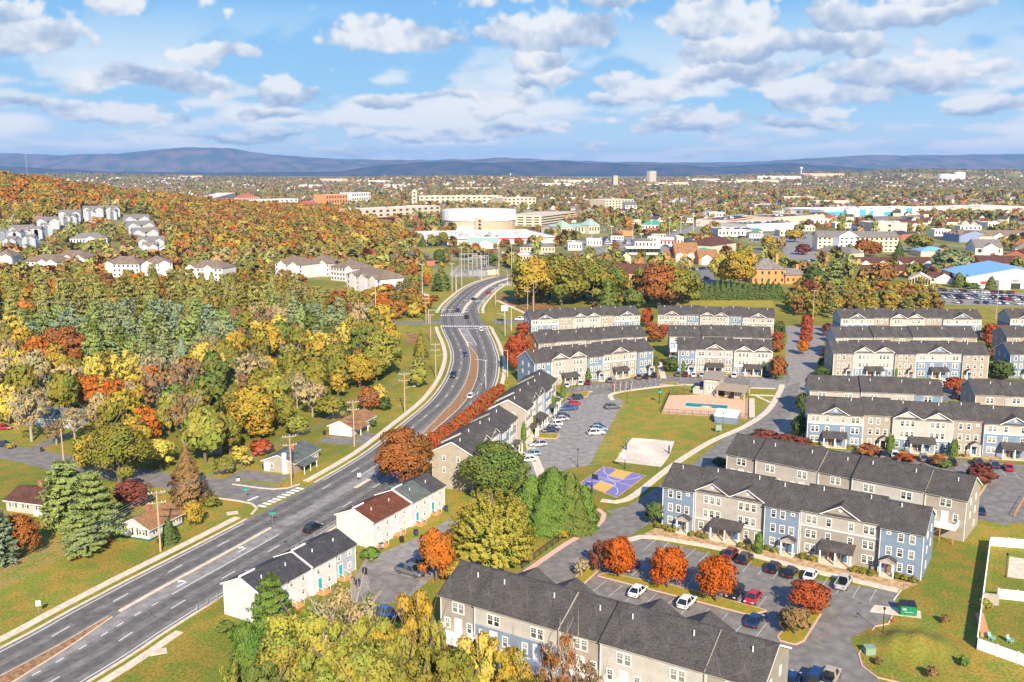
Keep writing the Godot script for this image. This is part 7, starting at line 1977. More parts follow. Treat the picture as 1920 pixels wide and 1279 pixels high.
	tree("ball", "rust", V(100.6,-349.7),5.3,5.3)
	tree("ball", "dark green", V(5.4,-302.4),4.8,5.2)
	tree("ball", "dark green", V(54.4,-314.8),5.6,6.3)
	tree("ball", "dark green", V(50.1,-320.2),4.8,2.6)
	tree("ball", "dark green", V(111.2,-385.8),6.5,5.7)
	tree("pine", "pine green", V(-85.7,-172.6),13.1,13.2)
	tree("pine", "pine green", V(-77.3,-164.8),13.7,12.6)
	tree("pine", "pine green", V(-77.1,-159.6),7.8,9.6)
	tree("pine", "blue-green", V(-89.7,-154.4),10.3,8.7)
	tree("ball", "rust", V(-87.9,-158.7),8.3,7.8)
	tree("ball", "maroon", V(-78.0,-184.2),5.8,8.3)
	tree("spruce", "brown", V(-67.0,-185.6),13.0,9.5)
	tree("ball", "golden", V(-61.7,-173.3),5.4,4.2)
	tree("spruce", "dark green", V(-63.7,-165.2),4.9,4.2)
	tree("oak", "olive", V(-85.5,-195.9),15.5,15.7)
	tree("oak", "golden", V(-94.3,-204.1),10.5,10.5)
	tree("oak", "golden", V(-65.1,-234.0),6.4,8.6)
	tree("oak", "yellow", V(-82.0,-209.9),7.5,9.0)
	tree("oak", "orange", V(-73.1,-223.4),7.1,6.2)
	tree("shrub", "red", V(-60.5,-219.3),4.2,5.8)
	tree("ragged", "yellow", V(-63.1,-210.7),5.8,6.9)
	tree("oak", "olive", V(-65.5,-204.8),4.2,5.8)
	tree("oak", "golden", V(-48.3,-290.9),12.5,12.0)
	tree("oak", "golden", V(-66.7,-234.4),15.5,14.1)
	tree("oak", "lime", V(-44.0,-307.2),15.9,16.6)
	tree("oak", "lime", V(-55.8,-236.6),5.7,7.4)
	tree("ball", "rust", V(-40.8,-261.1),7.9,6.9)
	tree("ball", "yellow", V(-38.8,-267.5),7.1,5.2)
	tree("shrub", "dark green", V(-37.6,-245.0),2.2,2.6)
	tree("shrub", "dark green", V(-36.5,-262.9),4.0,4.2)
	tree("oak", "lime", V(-29.8,-292.0),9.3,7.6)
	tree("spruce", "olive", V(-33.5,-338.1),10.6,6.4)
	tree("ball", "orange", V(-59.8,-432.4),11.4,11.2)
	tree("ball", "golden", V(-52.3,-576.1),10.7,7.9)
	tree("pine", "dark green", V(-42.6,-533.4),10.4,8.2)
	tree("pine", "dark green", V(-38.3,-536.5),9.2,7.3)
	tree("ragged", "yellow", V(-63.1,-280.3),8.2,12.9)
	tree("oak", "olive", V(-49.6,-252.4),7.4,11.7)
	tree("shrub", "red", V(-61.2,-221.2),3.6,6.1)
	tree("oak", "rust", V(-151.2,-311.9),18.1,17.9)
	tree("oak", "yellow", V(-155.7,-287.4),14.6,12.4)
	tree("spruce", "blue-green", V(-147.3,-292.7),8.3,6.7)
	tree("bare", "tan", V(-103.0,-311.9),14.1,13.1)
	tree("bare", "tan", V(-121.1,-336.2),7.4,5.8)
	tree("oak", "orange", V(-122.1,-266.3),10.7,12.5)
	tree("oak", "orange", V(-111.6,-255.0),12.2,10.2)
	tree("bare", "tan", V(-122.4,-231.1),15.2,12.5)
	tree("bare", "brown", V(-114.7,-228.2),6.5,6.1)
	tree("oak", "yellow", V(-100.4,-245.4),6.5,8.3)
	tree("pine", "pine green", V(-183.3,-357.3),13.4,13.7)
	tree("pine", "pine green", V(-138.1,-313.2),11.0,22.3)
	tree("bare", "tan", V(-112.1,-232.6),9.2,7.1)
	tree("oak", "orange", V(-74.3,-226.7),8.6,5.7)
	tree("oak", "olive", V(7.2,-503.3),23.0,17.3)
	tree("oak", "olive", V(36.0,-503.3),25.3,23.1)
	tree("oak", "olive", V(54.7,-503.3),20.2,17.4)
	tree("oak", "olive", V(71.9,-492.8),20.6,20.0)
	tree("oak", "green", V(20.2,-503.3),25.9,23.1)
	tree("oak", "green", V(83.2,-492.8),21.2,17.2)
	tree("oak", "green", V(48.0,-492.8),24.5,19.9)
	tree("oak", "olive", V(41.7,-478.8),24.7,23.4)
	tree("oak", "golden", V(10.8,-473.0),27.4,25.0)
	tree("oak", "olive", V(25.2,-478.8),27.9,30.8)
	tree("oak", "olive", V(83.0,-467.3),22.5,28.6)
	tree("oak", "rust", V(73.1,-463.7),25.0,24.8)
	tree("spruce", "green", V(47.8,-463.7),15.0,15.0)
	tree("oak", "green", V(61.1,-463.7),10.7,12.3)
	tree("oak", "green", V(95.9,-492.8),11.3,11.5)
	tree("spruce", "dark green", V(100.5,-499.1),10.6,7.9)
	tree("spruce", "dark green", V(103.5,-499.1),10.0,7.9)
	tree("spruce", "dark green", V(106.5,-499.1),9.5,7.9)
	tree("spruce", "dark green", V(109.5,-499.1),10.6,7.9)
	tree("spruce", "dark green", V(112.5,-499.1),10.0,7.9)
	tree("spruce", "dark green", V(115.5,-499.1),9.5,7.9)
	tree("spruce", "dark green", V(118.5,-499.1),10.6,7.9)
	tree("spruce", "dark green", V(121.5,-499.1),10.0,7.9)
	tree("spruce", "dark green", V(124.5,-499.1),9.5,8.0)
	tree("spruce", "dark green", V(127.5,-499.1),10.6,8.0)
	tree("spruce", "dark green", V(130.5,-499.1),10.0,8.0)
	tree("spruce", "dark green", V(133.5,-499.1),9.5,8.0)
	tree("spruce", "dark green", V(136.5,-499.1),10.6,8.0)
	tree("spruce", "dark green", V(139.5,-499.1),10.0,8.0)
	tree("spruce", "dark green", V(142.5,-499.1),9.5,8.0)
	tree("oak", "yellow", V(126.1,-563.9),20.2,18.5)
	tree("oak", "golden", V(133.5,-550.2),24.5,23.9)
	tree("oak", "golden", V(153.8,-606.6),17.2,14.3)
	tree("oak", "maroon", V(159.8,-503.3),11.6,12.1)
	tree("pine", "pine green", V(172.8,-503.3),21.6,16.7)
	tree("oak", "dark green", V(178.4,-550.2),13.5,13.9)
	tree("oak", "grey-green", V(302.0,-643.2),15.6,30.8)
	tree("column", "green", V(262.9,-550.2),8.8,6.3)
	tree("column", "green", V(267.6,-550.2),7.6,4.2)
	tree("shrub", "bright green", V(268.9,-545.6),3.7,9.0)
	tree("cypress", "green", V(274.9,-536.4),8.5,7.6)
	tree("oak", "rust", V(282.1,-752.9),15.2,18.3)
	tree("oak", "rust", V(290.6,-752.9),12.7,13.8)
	tree("spruce", "dark green", V(309.8,-752.9),12.7,10.2)
	tree("oak", "olive", V(339.0,-786.5),17.3,24.4)
	tree("oak", "orange", V(355.3,-813.9),13.7,15.2)
	tree("oak", "golden", V(271.6,-905.4),13.7,21.5)
	tree("oak", "golden", V(221.5,-813.9),14.6,13.4)
	tree("oak", "orange", V(184.5,-905.4),8.6,26.3)
	tree("oak", "maroon", V(238.5,-771.2),9.6,15.6)
	tree("oak", "red", V(-30.1,-774.3),9.9,11.6)
	tree("oak", "rust", V(-19.5,-768.2),5.1,12.1)
	tree("ball", "maroon", V(-44.3,-751.4),6.2,5.7)
	tree("oak", "dark green", V(-53.5,-693.5),11.7,10.5)
	tree("oak", "dark green", V(-50.4,-717.9),10.2,6.9)
	tree("oak", "dark green", V(-14.8,-675.2),9.5,11.1)
	tree("oak", "olive", V(-3.3,-675.2),7.7,9.2)
	tree("ball", "orange", V(-50.4,-554.7),8.6,5.3)
	tree("spruce", "green", V(-40.5,-536.5),14.6,11.1)
	tree("oak", "golden", V(-48.7,-647.8),6.6,5.3)
	tree("shrub", "rust", V(-41.0,-492.8),3.4,4.8)
	tree("oak", "rust", V(-6.6,-849.0),8.3,12.1)
	tree("oak", "rust", V(6.4,-861.2),8.4,11.3)
	tree("oak", "olive", V(-63.1,-861.2),13.9,13.3)
	tree("spruce", "dark green", V(-80.9,-855.1),10.6,8.5)
	tree("spruce", "dark green", V(-34.2,-903.9),6.3,4.5)
	tree("spruce", "dark green", V(-30.7,-903.9),7.3,4.0)
	tree("oak", "green", V(-23.7,-897.8),8.2,8.9)
	tree("oak", "green", V(-14.4,-897.8),7.7,5.9)
	tree("oak", "rust", V(20.1,-885.6),7.6,14.6)
	tree("ball", "orange", V(-98.4,-1001.6),8.6,9.9)
	tree("shrub", "brown", V(66.0,-133.3),1.6,1.5)
	tree("shrub", "brown", V(51.2,-121.2),1.2,1.3)
	tree("shrub", "brown", V(57.2,-117.7),1.8,1.9)
	tree("shrub", "bright green", V(63.0,-120.8),1.6,1.6)
	tree("shrub", "lime", V(74.3,-138.0),1.9,2.2)
	tree("shrub", "golden", V(9.5,-167.1),1.6,2.3)
	tree("shrub", "bright green", V(-25.1,-157.4),2.3,3.7)
	tree("shrub", "green", V(-43.0,-130.6),1.8,2.6)
	tree("shrub", "green", V(-40.4,-128.8),1.7,3.2)
	tree("shrub", "olive", V(-61.8,-184.2),2.2,3.9)
	tree("shrub", "golden", V(-124.9,-225.3),1.3,2.8)
	# woods: first the nearest ones, tree by tree
	var pines := PackedVector2Array([V(-224.4,-424.7), V(-212.6,-461.3), V(-142.7,-424.7), V(-104.1,-348.9), V(-102.6,-310.6), V(-117.6,-297.9), V(-138.2,-302.9), V(-177.7,-336.2)])
	var pines2 := PackedVector2Array([V(-108.9,-422.2), V(-94.7,-467.3), V(-74.3,-422.2), V(-64.7,-381.2), V(-72.3,-353.5), V(-89.6,-360.1)])
	var zone := func(p: Vector2) -> Array:
		if Geometry2D.is_point_in_polygon(p, pines) or Geometry2D.is_point_in_polygon(p, pines2): return [pick([7, "pine", 1, "spruce", 2, "ragged"]), pick([3, "pine green", 2, "grey-green", 2, "blue-green", 1, "green"])]
		if p.x < -95 and p.y > -330: return [pick([5, "oak", 3, "ragged", 2, "bare"]), pick([3, "golden", 3, "olive", 1, "tan", 0.8, "orange", 1, "yellow", 1, "green"])]
		return [pick([6, "oak", 3, "ragged", 0.6, "bare"]), pick([5.5, "olive", 3.4, "golden", 1.6, "lime", 1, "yellow", 2.4, "green", 0.9, "rust", 1.4, "brown", 0.4, "orange", 0.3, "tan"])]
	var spots := scatter([V(-146.9,-245.5), V(-118.3,-242.8), V(-88.3,-213.5), V(-70.3,-208.7), V(-66.5,-216.8), V(-60.8,-235.2), V(-54.7,-259.7), V(-45.0,-285.9), V(-42.0,-322.1), V(-42.9,-357.1), V(-58.9,-393.4), V(-94.7,-411.5), V(-156.2,-411.5), V(-220.3,-374.4)], 7.6, 5200)
	for p in spots:
		var z: Array = zone.call(p)
		var tn: String = z[1]
		if z[0] in ["pine", "spruce"] and tn not in ["pine green", "grey-green", "blue-green", "green"]: tn = "pine green"
		if z[0] == "bare": tn = "tan" if tn in ["tan", "yellow", "olive", "lime"] else "brown"
		var h := rng.randf_range(9.0, 16.0); tree(z[0], tn, p, h, h * rng.randf_range(0.62, 0.9), "", 1)
	for p in scatter([V(-1.4,-473.0), V(87.0,-460.0), V(101.3,-521.2), V(70.8,-563.9), V(7.6,-531.9)], 6.0, 260, 0.0):
		var hh := rng.randf_range(3.0, 7.5)
		tree(pick([2, "oak", 1, "ragged"]), pick([4, "olive", 2, "green", 1, "golden", 1, "rust", 1, "brown"]), p, hh, hh * 1.0, "", 1)
	mark_leaf_mass()
	fallen_leaves()
	# beyond them the woods close up into one mass
	var mixed := [4.5, "olive", 2.6, "golden", 0.8, "lime", 2.6, "green", 2, "orange", 2.2, "rust", 1.4, "brown", 0.7, "red", 0.7, "maroon", 1.3, "yellow"]
	var fire := [2.4, "orange", 2, "rust", 3, "golden", 1.8, "brown", 0.4, "maroon", 3, "olive", 1, "green"]
	var pz := scatter([V(-220.3,-374.4), V(-122.1,-400.2), V(-85.2,-411.5), V(-79.0,-429.7), V(-141.1,-503.3), V(-279.7,-478.8)], 8.0, 6000)
	mass("pine_wood", "blue-green pine belt across the middle of the left woods", pz, [6, "pine", 1, "spruce", 1.6, "oak"], 1300, 0.062, V(11,18), 0.62, mixed)
	mass("mixed_wood", "autumn woods beyond the pine belt, below the white apartments", scatter([V(-279.7,-478.8), V(-141.1,-503.3), V(-79.0,-429.7), V(-44.4,-429.7), V(-43.4,-473.0), V(-65.7,-606.6), V(-97.2,-656.9), V(-140.1,-684.3), V(-187.2,-716.3), V(-253.1,-707.2), V(-352.5,-606.6)], 8.5, 9000), [5, "oak", 2, "ragged", 0.7, "pine"], 1200, 0.06, V(7,12), 0.95, mixed)
	mass("hill_wood", "orange and rust forest covering the hill at the upper left", scatter([V(-510.9,-869.4), V(-485.4,-895.4), V(-473.5,-943.2), V(-476.9,-995.8), V(-474.4,-1040.6), V(-462.6,-1082.0), V(-440.0,-1101.5), V(-408.0,-1073.2), V(-372.4,-1015.7), V(-330.4,-935.4), V(-255,-1010), V(-180,-1160), V(-280,-1420), V(-700,-1560), V(-1300,-1500)], 9.0, 19000, 2.0), [6, "oak", 1.5, "ragged"], 700, 0.08, V(12,19), 0.8, fire)
	mass("valley_wood", "autumn wood between the hillside apartments and the arena", scatter([V(-256.4,-716.3), V(-189.5,-725.5), V(-130.2,-716.3), V(-87.5,-771.2), V(-90.1,-859.7), V(-108.4,-934.4), V(-175,-1130), V(-255,-1010), V(-326.7,-927.7), V(-280.9,-801.9)], 9.0, 9000, 1.0), [6, "oak", 2, "ragged", 0.4, "pine"], 600, 0.085, V(12,19), 0.85, [1.8, "orange", 3, "golden", 4.2, "olive", 1.4, "rust", 1.2, "brown", 1, "yellow", 0.8, "maroon", 1, "green"])
	mass("hillside_trees", "small dark trees among the hillside apartments", scatter([V(-402.9,-739.6), V(-263.9,-737.7), V(-348.1,-978.5), V(-414.1,-1097.9), V(-444.5,-1038.4), V(-438.9,-807.2)], 13.0, 900, 0.0), [4, "ball"], 420, 0.10, V(4.5,7), 0.9, [4, "dark green", 2, "brown", 1, "maroon", 1, "olive", 0.5, "red"])
	mass("estate_edge_wood", "bushy yellow and olive wood behind the right-hand townhouses", scatter([V(132.1,-442.7), V(149.2,-432.8), V(204.8,-446.0), V(229.9,-512.1), V(209.0,-538.0), V(166.0,-538.0)], 7.5, 3000), [4, "oak", 3, "ragged", 1, "bare", 0.6, "pine"], 1300, 0.058, V(7,12), 0.85, [4, "olive", 3, "golden", 1, "brown", 1, "maroon", 2, "lime", 0.7, "rust"])

func mark_leaf_mass():
	if M.has("leaf_mass"): return
	var lm := mat("leaf_mass", Color.WHITE, 0.8, 0.2); lm.vertex_color_use_as_albedo = true; lm.backlight_enabled = true; lm.backlight = Color(0.35, 0.35, 0.35)

func fallen_leaves():                                     # dropped leaves on the lawns and kerbs below the trees
	var q := MB.new(); q.quad(Vector3(-0.5, 0, 0.35), Vector3(0.5, 0, 0.35), Vector3(0.5, 0, -0.35), Vector3(-0.5, 0, -0.35))
	var m := mesh_of([q, "leaf_mass"])
	var spots := []
	for c in get_children():
		if c is Node3D and c.has_meta("label") and c.scale.y > 3.0 and c.position.z > -330.0 and c.position.x > -140.0:
			for k in 90:
				var d: float = c.scale.x * rng.randf_range(0.05, 1.0); var a := rng.randf() * TAU
				spots.append(Vector3(c.position.x + cos(a) * d, 0.135 if rng.randf() < 0.0 else 0.03, c.position.z + sin(a) * d))
	var mm := MultiMesh.new(); mm.transform_format = MultiMesh.TRANSFORM_3D; mm.use_colors = true; mm.mesh = m; mm.instance_count = spots.size()
	for i in spots.size():
		mm.set_instance_transform(i, Transform3D(Basis(Vector3.UP, rng.randf() * TAU).rotated(Vector3.RIGHT, rng.randf_range(-0.25, 0.25)).scaled(Vector3.ONE * rng.randf_range(0.12, 0.3)), spots[i]))
		mm.set_instance_color(i, TINT[pick([3, "rust", 2, "orange", 2, "brown", 2, "golden", 1, "tan"])])
	var o := MultiMeshInstance3D.new(); o.multimesh = mm; o.name = "fallen_leaves"; add_child(o, true)
	stuff(o, "fallen orange and brown leaves on the grass under the trees", "leaves")

func make_far_trees():
	var town := scatter([V(-330,-640), V(700,-600), V(1150,-1000), V(2300,-2000), V(3600,-5500), V(-3600,-5500), V(-1900,-2200), V(-900,-1500), V(-260,-1420), V(-150,-1150), V(-150,-800)], 15.0, 2600, 3.0)
	town = town.filter(func(p): return p.x < -70 or p.x > 760 or p.y < -1350 or rng.randf() < 0.3)
	var out := []
	var f := FastNoiseLite.new(); f.seed = 31; f.frequency = 0.0035; f.fractal_octaves = 3
	for k in 36000:
		var d := 620.0 + 5400.0 * pow(rng.randf(), 1.35)
		var a := rng.randf_range(-0.60, 0.60)
		var p := Vector2(sin(a) * d, -cos(a) * d)
		if f.get_noise_2d(p.x, p.y) < -0.06 - clampf((900.0 - d) / 900.0, 0, 0.25) and rng.randf() < 0.85: continue
		if p.x > -60 and p.x < 330 and d < 1250 and rng.randf() < 0.88: continue
		if p.x >= 330 and d < 1450 and rng.randf() < 0.82: continue
		if d < 2000 and not clear_of(p, 2.0): continue
		out.append(p)
	mass("town_trees", "trees of the distant town and its farmland", out, [6, "oak", 1, "ragged", 0.9, "pine"], 130, 0.17, V(8,15), 0.95, [3, "olive", 3, "brown", 2, "green", 1.2, "rust", 1.6, "dark green", 1, "tan", 0.8, "maroon", 0.3, "orange"])
	mass("street_trees", "scattered trees among the nearer streets and car parks", town, [5, "ball", 2, "oak", 1, "spruce"], 900, 0.07, V(5,10), 0.8, [3, "olive", 2, "rust", 2, "maroon", 2, "green", 1, "orange", 1, "golden", 1, "brown"])
func block(called: String, label: String, cat: String, a: Vector2, b: Vector2, deep: float, h: float, wall: String, roof: String, style := "flat", o := {}) -> Node3D:
	# a building standing on the line from its front-left to its front-right corner
	var u := (b - a).normalized()
	var w := (b - a).length()
	var t := thing(called, Vector3(a.x, hgt(a.x, a.y) - 0.05, a.y), -atan2(u.y, u.x))
	if label: tag(t, label, cat, o.get("group", ""))
	else: auto(t, o.desc, cat, o.get("group", ""))
	var e := MB.new(); e.box(Vector3(0, 0, -deep), Vector3(w, h, 0)); 
	var rise: float = o.get("rise", 2.4)
	var rf := MB.new()
	if style == "flat":
		obj("wall", [e, wall], t)
		rf.box(Vector3(0.4, h, -deep + 0.4), Vector3(w - 0.4, h + 0.15, -0.4)); obj("roof", [rf, roof], t)
		var pp := MB.new()
		for q in [[Vector3(-0.1, h, -0.4), Vector3(w + 0.1, h + 0.7, 0.1)], [Vector3(-0.1, h, -deep - 0.1), Vector3(w + 0.1, h + 0.7, -deep + 0.4)], [Vector3(-0.1, h, -deep + 0.4), Vector3(0.4, h + 0.7, -0.4)], [Vector3(w - 0.4, h, -deep + 0.4), Vector3(w + 0.1, h + 0.7, -0.4)]]: pp.box(q[0], q[1])
		obj("parapet", [pp, o.get("trim", wall)], t)
		for k in o.get("units", 0):
			var q := MB.new(); var x := rng.randf_range(0.12, 0.86) * w; var z := -rng.randf_range(0.2, 0.8) * deep; q.box(Vector3(x, h + 0.15, z), Vector3(x + rng.randf_range(2, 4), h + 1.6, z + 2.5)); obj("roof_unit", [q, "metal_grey" if k % 3 else "metal_white"], t)
	elif style == "hip":
		obj("wall", [e, wall], t)
		var y0 := h; var i := minf(deep, w) / 2
		var p := [Vector3(-0.5, y0, 0.5), Vector3(w + 0.5, y0, 0.5), Vector3(w + 0.5, y0, -deep - 0.5), Vector3(-0.5, y0, -deep - 0.5)]
		var r0 := Vector3(i, y0 + rise, -deep / 2) if w > deep else Vector3(w / 2, y0 + rise, -i); var r1 := Vector3(w - i, y0 + rise, -deep / 2) if w > deep else Vector3(w / 2, y0 + rise, -deep + i)
		if w > deep: rf.quad(p[0], p[1], r1, r0); rf.quad(p[2], p[3], r0, r1); rf.tri(p[1], p[2], r1); rf.tri(p[3], p[0], r0)
		else: rf.tri(p[0], p[1], r0); rf.tri(p[2], p[3], r1); rf.quad(p[1], p[2], r1, r0); rf.quad(p[3], p[0], r0, r1)
		rf.quad(p[3], p[2], p[1], p[0]); obj("roof", [rf, roof], t)
	elif style == "gable":
		e.tri(Vector3(0, h, -deep), Vector3(0, h, 0), Vector3(0, h + rise, -deep / 2)); e.tri(Vector3(w, h, 0), Vector3(w, h, -deep), Vector3(w, h + rise, -deep / 2)); obj("wall", [e, wall], t)
		slope(rf, -0.5, w + 0.5, Vector2(h, 0.6), Vector2(h + rise + 0.15, -deep / 2), 0.2); slope(rf, -0.5, w + 0.5, Vector2(h, -deep - 0.6), Vector2(h + rise + 0.15, -deep / 2 + 0.001), 0.2); obj("roof", [rf, roof], t)
	else:                                                # "front": the gable faces the front
		e.tri(Vector3(0, h, 0), Vector3(w, h, 0), Vector3(w / 2, h + rise, 0)); e.tri(Vector3(w, h, -deep), Vector3(0, h, -deep), Vector3(w / 2, h + rise, -deep)); obj("wall", [e, wall], t)
		for sgn in [-1.0, 1.0]:
			var f0 := Vector3(w / 2, h + rise + 0.2, 0.5); var f1 := Vector3(w / 2 + sgn * (w / 2 + 0.6), h - 0.05, 0.5); var d := Vector3(0, 0, -deep - 1.0)
			if sgn < 0: rf.quad(f1, f0, f0 + d, f1 + d)
			else: rf.quad(f0, f1, f1 + d, f0 + d)
			beam(rf, f1, f0, 0.3, 0.1)
		obj("roof", [rf, roof], t)
	var rows: int = o.get("rows", 0); var cols: int = o.get("cols", 0)
	var hs: float = h / maxi(rows, 1)
	for r in rows:
		for k in cols:
			var q := MB.new(); var ww: float = o.get("ww", w / cols * 0.42); var x := w * (k + 0.5) / cols; var y := hs * r + hs * 0.32
			q.box(Vector3(x - ww / 2, y, 0.004), Vector3(x + ww / 2, y + o.get("wh", hs * 0.48), 0.06)); obj("window", [q, o.get("glass", "pane_dark")], t)
	if o.has("gables"):                                  # small front gables along the eave
		for g in o.gables:
			var q := MB.new(); var x: float = w * g; var gw: float = o.get("gw", 3.0); var gh := gw * 0.55
			q.tri(Vector3(x - gw, h - 0.2, 0.7), Vector3(x + gw, h - 0.2, 0.7), Vector3(x, h + gh, 0.7)); q.quad(Vector3(x - gw, 0, 0.7), Vector3(x + gw, 0, 0.7), Vector3(x + gw, h - 0.2, 0.7), Vector3(x - gw, h - 0.2, 0.7))
			q.quad(Vector3(x - gw, h - 0.2, -0.1), Vector3(x - gw, 0, -0.1), Vector3(x - gw, 0, 0.7), Vector3(x - gw, h - 0.2, 0.7)); q.quad(Vector3(x + gw, h - 0.2, 0.7), Vector3(x + gw, 0, 0.7), Vector3(x + gw, 0, -0.1), Vector3(x + gw, h - 0.2, -0.1))
			var gwall := obj("gable", [q, o.get("gwall", "wall_white")], t)
			var gr := MB.new(); var back := Vector3(0, 0, -gh * deep / 2 / rise - 1.0)
			for sgn in [-1.0, 1.0]:
				var p0 := Vector3(x, h + gh + 0.15, 0.9); var p1 := Vector3(x + sgn * (gw + 0.3), h - 0.2, 0.9)
				if sgn < 0: gr.quad(p1, p0, p0 + back, p1 + Vector3(0, 0, -1.2))
				else: gr.quad(p0, p1, p1 + Vector3(0, 0, -1.2), p0 + back)
			obj("gable_roof", [gr, roof], gwall)
	if o.has("band"):
		var q := MB.new(); q.box(Vector3(0, h - 1.6, 0.004), Vector3(w, h - 0.5, 0.12)); obj("fascia_band", [q, o.band], t)
	for c in o.get("chimneys", []):
		var q := MB.new(); q.box(Vector3(c.x - 0.7, h * 0.6, c.y - 0.9), Vector3(c.x + 0.7, h + rise + 2.4, c.y + 0.9)); obj("chimney", [q, wall], t)
	var c := a + u * w / 2 + Vector2(u.y, -u.x) * deep / 2
	if o.has("open"):                                    # lawns and yards in front
		for k in 3: keepout.append([a + u * w * (k + 0.5) / 3 - Vector2(u.y, -u.x) * o.open * 0.5, o.open * 0.55 + 4.0])
	keepout.append([c, maxf(w, deep) / 2 + 2.0])
	if w > deep * 2.2:
		for k in 5: keepout.append([a + u * w * (k + 0.5) / 5 + Vector2(u.y, -u.x) * deep / 2, deep / 2 + 3.0])
		keepout[-6][1] = deep / 2 + 2.0
	if maxf(w, deep) > 30 and label: mark("the " + o.get("mark", " ".join(label.split(" ").slice(0, 4))), a + u * w / 2)
	return t

func make_town():
	# the arena: an eight-sided drum, white above a tan brick base
	var ac := (V(-83.5,-1071.8) + V(-9.2,-1080.8)) / 2 + V(8,-34)
	var ar := thing("arena", Vector3(ac.x, 0, ac.y)); tag(ar, "white drum-shaped arena on a tan brick base, largest building in the town", "arena")
	for q in [["wall", 0.0, 11.5, 42.5, "brick_tan"], ["upper_wall", 11.5, 22.5, 43.5, "metal_white"], ["roof", 22.5, 23.3, 41.5, "roof_membrane"]]:
		var m := MB.new(); m.tube(Vector3(0, q[1], 0), Vector3(0, q[2], 0), q[3], q[3], 28); obj(q[0], [m, q[4]], ar)
	var lw := MB.new(); lw.box(Vector3(-32, 0, 30), Vector3(-4, 6, 46)); obj("lower_wall", [lw, "wall_white"], ar)
	var et := MB.new(); et.box(Vector3(-3, 0, 38), Vector3(7, 16, 47)); obj("entrance_tower", [et, "brick_tan"], ar)
	for k in 3:
		var m := MB.new(); m.box(Vector3(0.5, 2.5 + k * 4, 47.01), Vector3(3.5, 5.2 + k * 4, 47.1)); obj("window", [m, "pane_dark"], ar)
	keepout.append([ac, 55.0]); mark("the arena", ac)
	# the parking deck: floors with parapets and black infill standing for shade
	var pa: Vector2 = V(-15.1,-1160.2); var pb: Vector2 = V(35.9,-1157.0); var u := (pb - pa).normalized(); var w := (pb - pa).length()
	var pk := thing("parking_deck", Vector3(pa.x, 0, pa.y), -atan2(u.y, u.x)); tag(pk, "cream multi-storey parking deck with dark open floors right of the arena", "parking deck")
	var back: Vector2 = V(89.2,-1330.7) - pb
	var bx := back.dot(u); var bz := -back.dot(Vector2(-u.y, u.x))
	bz = minf(absf(bz), 120.0)
	for k in 5:
		var m := MB.new(); var y := k * 3.1
		var pts := PackedVector2Array([V(0,0), Vector2(w, 0), Vector2(w + bx, -bz), Vector2(bx, -bz)])
		m.slab(pts, y + (0.0 if k == 0 else -0.3), y + 1.35); obj("floor", [m, "wall_cream"], pk)
		if k < 4:
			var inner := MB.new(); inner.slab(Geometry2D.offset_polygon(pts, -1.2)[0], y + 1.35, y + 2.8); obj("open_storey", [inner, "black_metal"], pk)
			for c in 6:
				var col := MB.new(); var x := w * c / 5.0; col.box(Vector3(clampf(x - 1.4, 0, w - 2.8), y + 1.35, -0.9), Vector3(clampf(x + 1.4, 2.8, w), y + 2.8, -0.02)); obj("pier", [col, "wall_cream"], pk)
	keepout.append([pa + u * w * 0.7 + V(0,-40), 52.0]); mark("the parking deck", (pa + pb) / 2)
	block("warehouse", "long pale flat-roofed store with a thin red stripe before the arena", "store", V(-92.0,-864.3), V(40.7,-897.8), 100.0, 6.0, "wall_white", "roof_membrane", "flat", {"units": 26, "band": "red_paint", "mark": "red-striped store"})
	block("college_building", "long cream building stretching left behind the arena", "building", V(-208.5,-1212.9), V(-103.8,-1375.1), 40.0, 11.0, "wall_cream", "roof_membrane", "flat", {"rows": 2, "cols": 14, "units": 4})
	block("college_building", "cream block row rising behind the arena roof", "building", V(-175.8,-1797.3), V(-18.6,-1837.0), 40.0, 19.0, "wall_cream", "roof_membrane", "flat", {"rows": 3, "cols": 16, "units": 5})
	block("college_building", "cream building behind the parking deck", "building", V(-15.5,-1724.1), V(44.7,-1768.3), 40.0, 18.0, "wall_cream", "roof_membrane", "flat", {"rows": 3, "cols": 8, "units": 3})
	block("tower", "slim cream tower left of the arena", "tower", V(-179.3,-1704.2), V(-170.6,-1704.2), 10.0, 31.0, "wall_cream", "roof_membrane", "hip", {"rows": 5, "cols": 1, "rise": 4.0})
	block("office_building", "cream office block with a slanted grey wing, middle distance", "office building", V(159.1,-1615.8), V(212.5,-1657.0), 40.0, 18.0, "wall_cream", "roof_membrane", "flat", {"rows": 4, "cols": 9, "units": 2})
	block("office_wing", "white wing with sloping roof before the cream office block", "office building", V(185.5,-1554.8), V(204.8,-1554.8), 40.0, 12.0, "wall_white", "roof_stone", "gable", {"rows": 2, "cols": 3, "rise": 5.0})
	# the shopping centre with pale green hipped corner towers
	block("shopping_centre", "shopping parade with pale green roof beside the parking deck", "shops", V(45.6,-1007.6), V(96.8,-1044.1), 24.0, 7.0, "wall_cream", "roof_teal", "gable", {"rows": 1, "cols": 14, "rise": 3.0, "wh": 4.0})
	block("corner_tower", "hipped pale green corner pavilion, left of the two on the parade", "pavilion", V(51.6,-992.3), V(64.5,-1001.4), 16.0, 9.0, "wall_cream", "roof_teal", "hip", {"rise": 7.0, "rows": 1, "cols": 4})
	block("corner_tower", "hipped pale green corner pavilion, right of the two on the parade", "pavilion", V(83.5,-1025.8), V(95.9,-1035.0), 16.0, 9.0, "wall_cream", "roof_teal", "hip", {"rise": 7.0, "rows": 1, "cols": 4})
